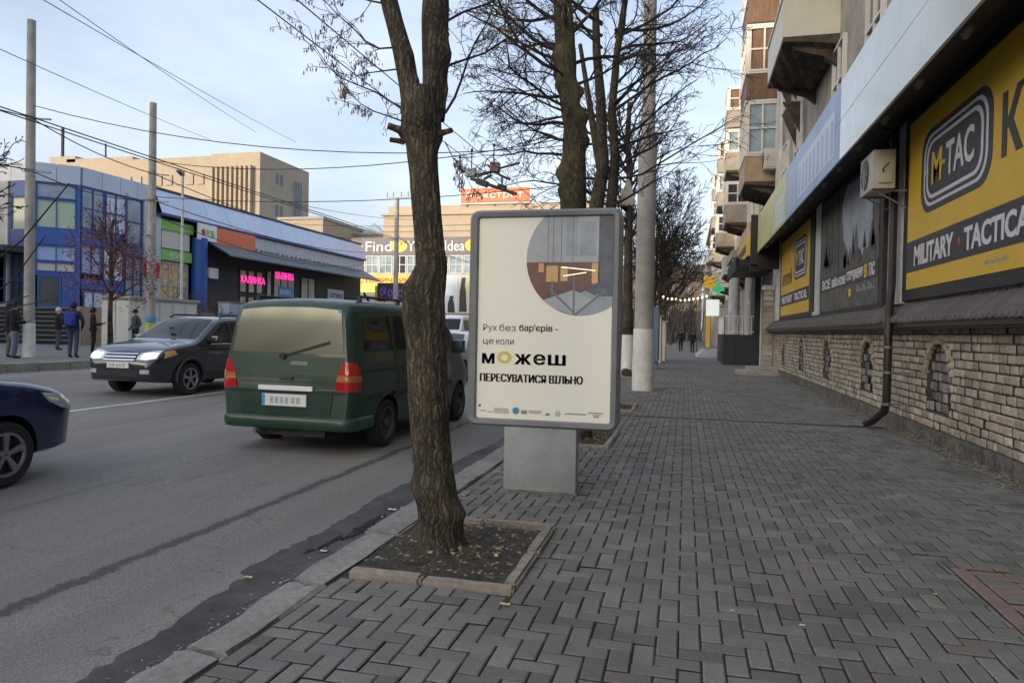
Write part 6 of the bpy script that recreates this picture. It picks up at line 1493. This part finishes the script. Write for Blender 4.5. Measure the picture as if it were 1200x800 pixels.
for y in (41.2,43,44.9,46.8): b.box(-27.5,-27.42,y-.04,y+.04,ZF,2.8,'orange'); b.box(-25.75,-25.67,y-.04,y+.04,ZF,2.8,'orange')
b.box(-25.75,-25.67,41,47,2.55,2.65,'orange'); b.build('frame',t); b=MB(); b.box(-27.48,-27.44,41.2,46.8,ZF+.3,2.4,'wood'); b.box(-27.3,-26.8,41.5,46.5,.75,.82,'wood'); b.build('back_panel',t)
t=thing('round_shelter','black round topped booth next to the bus shelter','booth',(-25.6,46.5,ZF)); b=MB(); b.prism([(44.9+1.5*math.cos(math.pi*i/14)+1,2.3+.9*math.sin(math.pi*i/14)) for i in range(15)],lambda p,q,d:(d,p,q),-26.4,-25.4,'black'); b.box(-26.35,-25.45,44.6,44.75,ZF,2.3,'charcoal'); b.box(-26.35,-25.45,47.1,47.25,ZF,2.3,'charcoal'); b.build('canopy',t); b=MB(); b.box(-26.3,-26.2,44.7,47.2,ZF,2.2,'red'); b.build('counter',t)
# hedge by the podium
def shrub(x,y,h,r_,label,seed,m='twig_red',grp='bare shrubs in front of the mall'):
    t=thing('bare_shrub',label,'shrub',(x,y,ZF),0,grp); q=random.Random(seed); cr=MB(); opt=dict(up=[.8,.5,.2],lv=2,kids=[6,3],ratio=.5,rmin=.012,m=m,seg=.3,wob=.15,spread=.8)
    for i in range(12): a=q.uniform(0,6.28); grow(cr,q,Vector((x,y,ZF)),Vector((math.cos(a)*.6,math.sin(a)*.6,1)).normalized(),.025,h*q.uniform(.6,1),0,opt)
    cr.build('branches',t)
for i,(x,y) in enumerate(((-28.9,37.8),(-28.9,39.4),(-29.0,41.2),(-28.8,42.8),(-28.9,36.2))): shrub(x,y,3.2,1,['bare brownish shrub right behind the kiosk, second from its end','bare brownish shrub under the yellow lit shop window','bare brownish shrub left of the blue column','bare brownish shrub at the foot of the blue column','bare brownish shrub at the near end of the row, against the kiosk'][i],i)
# ================================================================== BACKGROUND BUILDINGS, LEFT
t=thing('office_block','tall beige office block with vertical fins behind the mall roof','building',(-90,115,0))
b=MB(); b.box(-150,-82.6,110.5,126.5,0,31.6,'beige'); b.box(-82.6,-72.8,110,126.5,0,31.8,'beige'); b.build('wall',t)
b=MB(); b.box(-120,-114,112,120,31.6,33.2,'beige_dk'); b.box(-116,-101,112,118,31.6,32.6,'beige_dk'); b.build('roof_hut',t)
for k in range(9): x=-82.2+k*.95; MB().box(x,x+.42,109.2,110.02,18,29.4,'beige').build('fin',t)
for k in range(8):
    x=-81.78+k*.95
    for z in (18.2,21.0,23.8,26.6): MB().box(x+.02,x+.5,109.85,109.99,z,z+2.3,'beige_dk').build('window',t)
for k in range(30): x=-150+k*2.2; MB().box(x+.3,x+1.8,110.3,110.48,26.6,28.4,'beige_dk').build('window',t)
for k in range(12): x=-97+k*1.2; MB().box(x,x+.3,110.1,110.5,19.8,23.0,'beige').build('fin',t)
for (y,z) in ((115,27.2),(116.4,27.2),(115,21.5),(116.4,21.5)): MB().box(-72.82,-72.76,y,y+.9,z,z+2,'glass').build('window',t)
MB().box(-72.82,-72.7,121.0,123.6,17,29,'glass').build('stair_window',t)
q=MB(); [q.box(-72.82,-72.65,120.9+k*.9,121.0+k*.9,17,29,'greywall') for k in range(4)]; q.build('stair_mullions',t)
for x,h in ((-118,7.5),(-108,4)): 
    a=thing('roof_mast','dark mast on the office block roof, '+('tall one over the left part' if h>5 else 'short one'),'mast',(x,113,33)); q=MB(); q.tube([(x,113,31.5),(x,113,31.5+h)],.28 if h>5 else .15,8,'rot'); q.box(x-.5,x+.5,112.5,113.5,31.6,32.1,'rot'); q.build('tube',a)
t=thing('plain_block','low pale cream block between the office block and the cream store','building',(-53,97,0)); b=MB(); b.box(-56.7,-49.8,90.5,108,0,16.6,'beige'); b.build('wall',t); b=MB(); b.box(-56.9,-49.6,90.3,108.2,16.6,16.95,'greywall'); b.build('roof',t)
t=thing('wing_building','low beige wing with a small glass pyramid on its roof','building',(-48,105,0)); b=MB(); b.box(-52,-44,100,115,0,15.6,'beige'); b.build('wall',t); b=MB(); b.box(-52.2,-43.8,99.8,115,15.6,15.95,'beige_dk'); b.build('parapet',t); b=MB(); b.add([(-51,102,15.95),(-46,102,15.95),(-46,107,15.95),(-51,107,15.95),(-48.5,104.5,18.1)],[(0,1,4),(1,2,4),(2,3,4),(3,0,4)],'glass_bl'); b.build('glass_pyramid',t)
fk_=thing('department_store','cream department store with shop banners and an orange rooftop sign at the street end','building',(-28,90,0))
b=MB(); b.box(-40.4,-10,90,112,0,16.9,'cream'); b.box(-39.9,-10,90.5,112,16.9,18.1,'cream'); b.build('wall',fk_)
b=MB(); b.box(-40.7,-9.8,89.7,112,16.75,17.0,'cream'); b.box(-40.6,-9.9,89.85,112,14.6,14.75,'cream'); b.build('cornice',fk_)
b=MB(); b.box(-44.8,-10,89.4,90,3.5,13.6,'greywall'); b.build('shop_front',fk_)
MB().box(-44.8,-12,89.2,89.4,11.4,13.7,'banner').build('banner_band',fk_)
Ff=fac((-44.8,89.4),(-10,89.4))
for k in range(17): win(fk_,Ff,.2+k*2,2.1+k*2,8.8,11.3,.06,'glass_bl' if k%3 else 'glass','winframe',2,2,.12)
win(fk_,fac((-40.4,90),(-10,90)),13.0,16.5,14.2,16.0,.04,'plaster','cream',4,1,.1,'vent_window')
for x0_,txt,w_ in ((-42.6,'Find',3.8),(-36.6,'Your',4.2),(-31.2,'Idea',2.7)): text('lettering',txt,'white',fk_,(x0_,89.17,11.85),(1,0,0),(0,0,1),width=w_,height=1.35,bold=0)
def smile(x,z,r_):
    q=MB(); q.add([(x+r_*1.25*math.cos(i*.2618),89.15,z+r_*.85*math.sin(i*.2618)) for i in range(24)],[tuple(range(24))],'smiley')
    for d in (-.35,.35): q.add([(x+d*r_+.12*r_*math.cos(i*.7854),89.13,z+.25*r_+.2*r_*math.sin(i*.7854)) for i in range(8)],[tuple(range(8))],'banner')
    q.build('round_yellow_mark',fk_)
smile(-37.75,12.55,1.0); smile(-43.8,12.5,.65); smile(-27.2,12.55,1.0)
for s0,s1,z0,z1,m in ((.3,9.5,7.4,8.7,'smiley'),(.3,9.5,6.3,7.4,'lime'),(10.0,13,3.6,8.7,'white'),(13,15.4,3.6,8.7,'fascia_pale'),(15.4,16.9,3.6,8.7,'offwhite'),(16.9,20.5,6.2,8.7,'lime'),(16.9,20.5,3.6,6.2,'offwhite'),(20.5,24.5,3.6,8.7,'white')): pan('poster_panel',fk_,Ff,s0,s1,z0,z1,.02,.2,m)
q=MB()
def figure(s,z,h): q.prism([(s-.5,z),(s+.55,z),(s+.4,z+h*.6),(s+.25,z+h*.78),(s+.35,z+h),(s-.2,z+h),(s-.3,z+h*.78),(s-.45,z+h*.6)],lambda p,r_,d:Ff(p,r_,d),.2,.23,'charcoal')
figure(16.2,3.8,4.5); figure(12.0,4.2,4.0); figure(18.3,3.8,1.6); figure(14.6,3.7,2.2); q.build('poster_figure',fk_)
text('lettering','СТОЛИЧНИЙ','red',fk_,Ff(1.2,7.6,.22),(1,0,0),(0,0,1),width=7.6,height=.85,bold=.02); text('lettering','АКЦІЯ','orange',fk_,Ff(17.1,7.4,.22),(1,0,0),(0,0,1),width=2.8,height=.8,bold=.02)
pan('lower_ledge',fk_,Ff,0,34,2.6,3.5,.0,1.2,'cream'); pan('lower_shops',fk_,Ff,0,34,-.1,2.6,.0,.2,'charcoal')
t=thing('rooftop_sign','orange rooftop sign with white lettering on the cream store','sign',(-24.8,90.2,18.1))
b=MB(); b.box(-29.4,-20.1,90.0,90.5,18.25,20.15,'orange',bev=.05); b.build('board',t); b=MB(); [b.box(x,x+.15,90.2,90.9,17.9,18.3,'steel') for x in (-28.8,-25,-20.8)]; b.build('stand',t)
b=MB(); b.box(-29.6,-19.9,90.1,90.45,18.1,20.3,'white',bev=.03); b.build('white_border',t)
text('lettering','Фокстрот','white',t,(-28.7,89.98,18.6),(1,0,0),(0,0,1),width=7.8,height=1.2,bold=0)
shopsign('purple lettered sign on the dark booth right of the red flower sign',fac((-30.5,66),(-24,66)),.3,3.4,4.2,6.0,.0,'charcoal','Фото','purple',.6)
# ================================================================== RIGHT SIDE: APARTMENTS ABOVE THE SHOP
ap=thing('apartment_building','weathered apartment building with crumbling balconies above the shop canopy','building',(3.6,40,5))
b=MB(); b.box(3.62,16,2,30.1,5.36,19.5,'plaster'); b.box(3.62,16,30.1,163,0,16.2,'plaster'); ap_w=b.build('wall',ap)
b=MB(); b.box(2.9,16.2,30,120.2,15.9,16.4,'plaster'); b.box(3.2,16.1,30,120.1,15.6,15.9,'plaster'); b.box(2.9,16.2,1.8,30,19.5,20,'plaster'); b.build('cornice',ap)
Fr=lambda s,z,d: Vector((3.62-d,s,z))
def rwin(s0,s1,z0,z1,glass='glass',frame='winframe',nx=2,nz=2,d=-.06):
    q=MB(); panel(q,Fr,s0-.06,s1+.06,z0-.12,z0-.02,.0,.12,'plaster'); q.build('sill',ap)
    return win(ap,Fr,s0,s1,z0,z1,.04,glass,frame,nx,nz,.08)
for s in (8,11.5,15,18.5,25.2,28.2):
    for z in (6.9,10.2,13.5,16.6): rwin(s,s+1.3,z,z+1.9)
for s in (36,39.5,43,49,52.5,56,61,64,67,73,77):
    for z in (4.6,7.8,11,14)[:4]: rwin(s,s+1.4,z,z+1.7)
for y in (24.4,29.6,35.5,44.6): q=MB(); q.tube([(3.5,y,5.4 if y<30 else 0),(3.5,y,15.7)],.07,8,'plaster_grey'); q.build('rain_pipe',ap,smooth=50)
for y in (30.6,):
    q=MB(); q.box(3.45,3.62,30.1,31.0,0,15.6,'plaster_grey'); q.build('pilaster',ap)
def balcony(y0,y1,z,depth,label,par='plaster_warm',glazed=None,rot=True,seed=1,top=2.9):
    """slab with crumbling underside, parapet, optional glazing"""
    X1=3.62; X0=X1-depth; q=random.Random(seed)
    e=bpy.data.objects.new('balcony',None); COL.objects.link(e); e.parent=ap; e.location=Vector((X0,y0,z))-ap.location
    b=MB(); N=9; 
    vs=[];
    for i in range(N+1):
        for j in range(N+1):
            k=min(i,N-i,j,N-j)
            vs.append((X0+depth*i/N,y0+(y1-y0)*j/N,z-(.12+(.0 if k==0 else q.uniform(.0,.16))+.2*(i/N)**1.5*(1 if 0<j<N else .7))))
    top_=len(vs); vs+=[(X0,y0,z),(X1,y0,z),(X1,y1,z),(X0,y1,z)]
    fs=[(i*(N+1)+j,i*(N+1)+j+1,(i+1)*(N+1)+j+1,(i+1)*(N+1)+j) for i in range(N) for j in range(N)]+[(top_,top_+1,top_+2,top_+3)]
    ed=[i*(N+1) for i in range(N+1)]; fs.append(tuple(ed+[top_+1,top_])); ed=[i*(N+1)+N for i in range(N+1)]; fs.append(tuple(ed+[top_+2,top_+3])); ed=list(range(N+1)); fs.append(tuple(ed+[top_+3,top_])); ed=[N*(N+1)+j for j in range(N+1)]; fs.append(tuple(ed+[top_+2,top_+1]))
    b.add(vs,fs,'rot'); b.build('slab',e)
    b=MB(); b.box(X0,X0+.07,y0,y1,z,z+1.05,par); b.box(X0+.07,X1,y0,y0+.07,z,z+1.05,par); b.box(X0+.07,X1,y1-.07,y1,z,z+1.05,par); b.build('parapet',e)
    b=MB(); b.box(X0-.04,X0+.1,y0-.04,y1+.04,z+1.05,z+1.12,'winframe'); b.box(X0+.1,X1,y0-.04,y0+.1,z+1.05,z+1.12,'winframe'); b.build('rail',e)
    for yy in (y0+.2,y1-.35):
        b=MB(); b.prism([(X1,z-.75),(X1,z-.15),(X0+.25,z-.15),(X0+.3,z-.26),(X1-.3,z-.5)],lambda p,r_,d:(p,d,r_),yy,yy+.2,'rot'); b.build('bracket',e)
    if glazed:
        F2=lambda s,zz,d: Vector((X0+s,y0-d,zz)); w1=win(e,F2,.06,depth-.06,z+1.14,z+top,-.02,glazed,'winframe',2,2,.09)
        F3=lambda s,zz,d: Vector((X0-d,y0+s,zz)); win(e,F3,.06,y1-y0-.06,z+1.14,z+top,-.02,glazed,'winframe',4,2,.09)
        b=MB(); b.box(X0-.05,X1,y0-.05,y1+.05,z+top,z+top+.1,'winframe'); b.build('top_frame',e)
    return e
balcony(19.4,23.0,9.15,1.35,'',par='offwhite',seed=3)
balcony(31.4,34.6,7.95,1.35,'',par='plaster_warm',glazed='glass_bl',seed=4,top=3.3)
balcony(31.4,34.6,11.4,1.35,'',par='wood',glazed='wood',seed=5,top=3.0)
balcony(31.4,34.6,14.6,1.35,'',par='wood',glazed='wood',seed=6,top=2.9)
for k,y in enumerate((45.6,58,70)):
    for z,gz in ((5.2,None),(8.4,'glass'),(11.6,'glass_bl'),(14.2,'wood')): balcony(y,y+3,z,1.4,'',par='plaster' if z>6 else 'offwhite',glazed=gz,seed=int(y+z),top=2.4)
for yy,zz in ((24.9,8.0),(26.7,9.8)):
    q=MB(); q.prism([(3.62,zz),(3.62,zz+1.2),(2.95,zz+1.2)],lambda p,r_,d:(p,d,r_),yy,yy+.12,'rot'); q.build('bracket',ap); q=MB(); q.prism([(3.62,zz),(3.62,zz+1.2),(3.1,zz+1.2)],lambda p,r_,d:(p,d,r_),yy+1.4,yy+1.52,'rot'); q.build('bracket',ap)
ac_unit(2.95,30.7,8.3,.5,.85,.7,'air conditioner fixed to the glazed balcony above the far end of the canopy',face='x')
# end of the shop: brick piers, steps, porch
t=thing('entrance_pier','stone brick pier beside the two low pavement steps','pier',(3.3,29.9,0))
pier=t
for i in range(15):
    for (x0_,x1_,y0,y1) in ((3.05,3.42,30.15,30.5),(3.48,3.85,30.15,30.5)):
        MB().box(x0_+rng.uniform(0,.02),x1_,y0,y1,.02+i*.22,.225+i*.22,'brick',bev=.012).build('stone_block',t)
MB().box(3.0,3.9,30.1,30.55,3.32,3.5,'plaster_grey',bev=.01).build('cap',t)
t=thing('pavement_steps','two low grey stone steps jutting onto the pavement at the end of the brick wall','steps',(2.6,28.6,0))
MB().box(1.95,3.42,27.7,29.6,-.02,.14,'concrete',bev=.015).build('step',t); MB().box(2.35,3.42,28.2,29.6,.14,.28,'concrete',bev=.015).build('step',t)
t=thing('shop_porch','dark navy tiled porch block with a white railing beyond the steps','porch',(2.6,38,0))
b=MB(); b.box(1.85,3.6,37,43,-.02,1.45,'navy'); b.build('base',t)
for i in range(3):
    for j in range(3): MB().box(1.86+j*.585,1.86+j*.585+.575,36.975,37.0,.02+i*.48,.02+i*.48+.47,'navy',bev=.005).build('tile',t)
for i in range(3):
    for j in range(6): MB().box(1.825,1.85,37+j,37+j+.99,.02+i*.48,.02+i*.48+.47,'navy',bev=.005).build('tile',t)
b=MB(); b.box(1.8,3.6,36.95,43,1.45,1.5,'charcoal'); b.build('slab',t)
b=MB()
for (p,q_) in (((1.9,37.1),(3.4,37.1)),((1.9,37.1),(1.9,42.9))):
    n=7 if p[1]==q_[1] else 14
    for i in range(n+1): x=p[0]+(q_[0]-p[0])*i/n; y=p[1]+(q_[1]-p[1])*i/n; b.tube([(x,y,1.5),(x,y,2.42)],.022 if 0<i<n else .03,6,'white')
    for z in (1.65,2.42): b.tube([(p[0],p[1],z),(q_[0],q_[1],z)],.025,6,'white')
b.build('railing',t)
t=thing('shop_portal','pale columned shop doorway with glazed doors above the navy porch','doorway',(3,41,1.5))
b=MB(); b.lathe([(.22,0),(.19,.15),(.17,3.6),(.22,3.75),(.26,3.9)],(2.5,38.2,1.5),16,'plaster_grey'); b.build('column',t,smooth=50); b=MB(); b.lathe([(.22,0),(.19,.15),(.17,3.6),(.22,3.75),(.26,3.9)],(2.5,41.8,1.5),16,'plaster_grey'); b.build('column',t,smooth=50)
b=MB(); b.box(2.2,3.62,37.6,42.6,5.4,5.8,'plaster'); b.box(3.3,3.62,37,43,1.5,5.4,'black'); b.build('lintel',t)
for y in (38.9,39.9,40.9): win(t,Fr,y,y+.95,1.5,4.9,.36,'glass_bl','winframe',1,2,.08,'door')
b=MB(); b.box(2.0,3.6,30.6,36.6,4.3,4.6,'black'); b.box(1.95,2.05,30.6,36.6,4.15,4.7,'black'); b.build('dark_awning',t)
t=thing('hanging_sign','narrow black board hung at the far end of the shop canopy','sign',(2.7,28.7,4.2)); b=MB(); b.box(2.35,2.6,28.58,28.72,4.2,6.1,'black',bev=.01); b.box(2.35,3.2,28.75,28.85,3.95,4.3,'black'); b.build('board',t); b=MB(); b.bar((2.5,28.75,4.3),(3.5,30,4.3),.04,.04,'steel'); b.build('arm',t)
t=thing('shop_fascia','orange shop fascia board beyond the black hanging sign','sign',(2.5,33,4.7)); b=MB(); b.box(2.4,2.6,30.7,36.8,4.75,5.55,'smiley',bev=.02); b.build('board',t); b=MB(); b.box(2.45,2.6,30.8,36.7,5.55,6.15,'shoplit_warm',bev=.02); b.build('upper_board',t); b=MB(); b.box(2.38,2.4,31.5,36,5.0,5.3,'signdark'); b.build('stripe',t)
t=thing('pharmacy_sign','green lit cross sign sticking out over the pavement','sign',(1.9,48,3.9))
b=MB()
zc,xc,a_=4.45,2.02,.125
b.prism([(xc+a_*p,zc+a_*q_*1.15) for p,q_ in ((-1,-3),(1,-3),(1,-1),(3,-1),(3,1),(1,1),(1,3),(-1,3),(-1,1),(-3,1),(-3,-1),(-1,-1))],lambda p,q_,d:(p,d,q_),48.0,48.15,'signgreen'); b.build('cross',t); b=MB(); b.bar((2.4,48.08,4.5),(3.6,48.08,4.5),.05,.05,'steel'); b.build('arm',t)
t=thing('lightbox_sign','white lit box sign below the green cross','sign',(1.7,49,2.7)); b=MB(); b.box(1.3,2.15,49,49.2,2.72,3.8,'signlit',bev=.03); b.build('box',t); b=MB(); b.bar((2.1,49.1,3.3),(3.6,49.1,3.3),.06,.06,'steel'); b.build('arm',t)
t=thing('yellow_sign','small yellow sign high on the far facade left of the green cross','sign',(1.4,56,5)); b=MB(); b.box(1.25,2.1,56,56.15,5.0,5.9,'smiley',bev=.02); b.build('board',t); b=MB(); b.bar((2.0,56.1,5.4),(3.6,56.1,5.4),.05,.05,'steel'); b.build('arm',t)
t=thing('orange_board','upright orange advertising board on the far pavement','board',(1.5,50,0)); b=MB(); b.box(1.35,1.62,50,50.1,.6,2.75,'smiley',bev=.01); b.build('panel',t); b=MB(); b.box(1.4,1.44,50,50.08,0,.6,'steel'); b.box(1.54,1.58,50,50.08,0,.6,'steel'); b.build('stand',t)
t=thing('light_string','string of warm bulbs slung across the far pavement','string lights',(0,55,4)); pts=[]
for i in range(13): u_=i/12; pts.append((-2.0+3.8*u_,55,4.45-.35*4*u_*(1-u_)+.1*u_))
MB().tube(pts,.015,5,'wire').build('cable',t)
for i in range(1,12):
    if i==1: o=MB().lathe([(.01,.08),(.07,.03),(.085,-.05),(.01,-.13)],(0,0,0),8,'bulb').build('bulb',t,local=True); bm_=o.data
    else: o=link(bm_,'bulb',t)
    o.location=Vector(pts[i])-Vector((0,55,4))-Vector((0,0,.08))
for x in (-2.0,1.8):
    q=MB(); q.tube([(x,55,0),(x,55,4.6)],.03,6,'steel'); q.build('post',t)
t=thing('concrete_ramp','low pale concrete ramp in front of the far shops','ramp',(1.8,52,0)); b=MB(); b.add([(.7,47,0),(3.6,47,0),(3.6,55,0),(.7,55,0),(1.2,48.2,.42),(3.6,48.2,.42),(3.6,55,.42),(1.2,55,.42)],[(0,1,5,4),(4,5,6,7),(0,4,7,3),(1,2,6,5)],'concrete'); b.build('slab',t)
t=thing('bicycle','dark bicycle leaning by the concrete ramp on the far pavement','bicycle',(.8,57,0))
for y in (56.5,57.5):
    q=MB(); pts=[(.85,y+.33*math.cos(R(k)),.34+.33*math.sin(R(k))) for k in range(0,361,24)]; q.tube(pts,.022,6,'rubber'); q.build('wheel',t)
q=MB()
for a_,b_ in (((.85,56.5,.34),(.85,56.75,.85)),((.85,56.75,.85),(.85,57.25,.8)),((.85,57.25,.8),(.85,57.5,.34)),((.85,57.0,.3),(.85,56.75,.85)),((.85,57.0,.3),(.85,57.28,.85)),((.85,57.0,.3),(.85,56.5,.34))): q.tube([a_,b_],.02,6,'black')
q.tube([(.6,57.3,1.0),(.85,57.27,.98),(1.1,57.3,1.0)],.015,5,'black'); q.build('frame',t); q=MB(); q.box(.78,.92,56.65,56.88,.9,.95,'black',bev=.02); q.build('saddle',t)
t=thing('advert_column','slim blue advert box seen edge on past the thick concrete pole','advert',(-1.2,30,0)); b=MB(); b.box(-1.32,-1.08,30,31.2,.3,2.6,'bluebox',bev=.02); b.build('box',t); b=MB(); b.box(-1.28,-1.12,30.2,31.0,-.02,.3,'bluebox'); b.build('foot',t)
for x,y,h,lab in ((-1.35,36,2.3,'pale narrow stall panel behind the blue advert box'),(-1.2,39,2.1,'cream narrow stall panel farther behind the blue advert box')):
    t=thing('stall_panel',lab,'stall',(x,y,0)); b=MB(); b.box(x-.18,x+.18,y,y+1.6,.0,h,'offwhite',bev=.02); b.build('body',t); b=MB(); b.box(x-.25,x+.28,y-.05,y+1.65,h,h+.08,'greywall',bev=.01); b.build('roof',t)
# far end of the street
t=thing('far_house','brownish house closing the far end of the pavement','building',(-3,150,0)); b=MB(); b.box(-26,3.4,165,185,0,14,'farhouse'); b.build('wall',t)
q=MB()
for k in range(8):
    for z in (2,5.2,8.4): q.box(-24+k*3.4,-22.4+k*3.4,164.8,165.02,z,z+1.9,'glass')
q.build('window',t,kind='stuff')
b=MB(); b.add([(-27,164,14),(4,164,14),(4,186,14),(-27,186,14),(-27,175,18),(4,175,18)],[(0,1,5,4),(2,3,4,5),(1,2,5),(3,0,4)],'rot'); b.build('roof',t)
q=random.Random(77); fw=MB()
opt=dict(up=[.8,.4,.1],lv=2,kids=[6,4],ratio=.55,rmin=.035,m='farwood',seg=.9,wob=.13,spread=.75)
for i in range(60):
    x=q.uniform(-14,3.4); y=q.uniform(85,162)
    if -1.2<x<2.4 and y<125: continue
    grow(fw,q,Vector((x,y,-.1)),Vector((0,0,1)),.16,q.uniform(7,10),0,opt)
o=fw.build('far_trees',kind='stuff'); tag(o,'mass of far bare trees closing the end of the street','trees')
# houses past the left edge of the picture: a low shop row and, far behind it, an unseen tall slab added to shade the street
t=thing('shop_row','low shop row that carries on left of the picture edge','building',(-45,-20,0)); b=MB(); b.box(-60,-36,-80,24,0,8,'plaster'); b.build('wall',t); q=MB()
for k in range(24):
    for z in (1,4.6): q.box(-36,-35.95,-78+k*4.2,-75.5+k*4.2,z,z+2.3,'glass')
q.build('window',t,kind='stuff'); b=MB(); b.box(-60.4,-35.6,-80.4,24.4,8,8.5,'plaster_grey'); b.build('roof',t)
t=thing('shade_slab','unseen tall slab block added far behind the viewer to the left to shade the street','building',(-99,-90,0),0)
cx_,cy_=-98,-90; px_,py_=.819,-.574; sx_,sy_=.574,.819
b=MB(); c4=[(cx_+px_*a_+sx_*d_,cy_+py_*a_+sy_*d_) for a_,d_ in ((-48,0),(48,0),(48,-14),(-48,-14))]; b.prism(c4,lambda p,q_,d:(p,q_,d),0,41,'plaster'); b.build('wall',t); q=MB()
for k in range(26):
    for z in range(2,40,3):
        a0=-46+k*3.6; P0=(cx_+px_*a0+sx_*.04,cy_+py_*a0+sy_*.04); P1=(cx_+px_*(a0+1.8)+sx_*.04,cy_+py_*(a0+1.8)+sy_*.04); q.quad((*P0,z),(*P1,z),(*P1,z+1.5),(*P0,z+1.5),'glass')
q.build('window',t,kind='stuff')
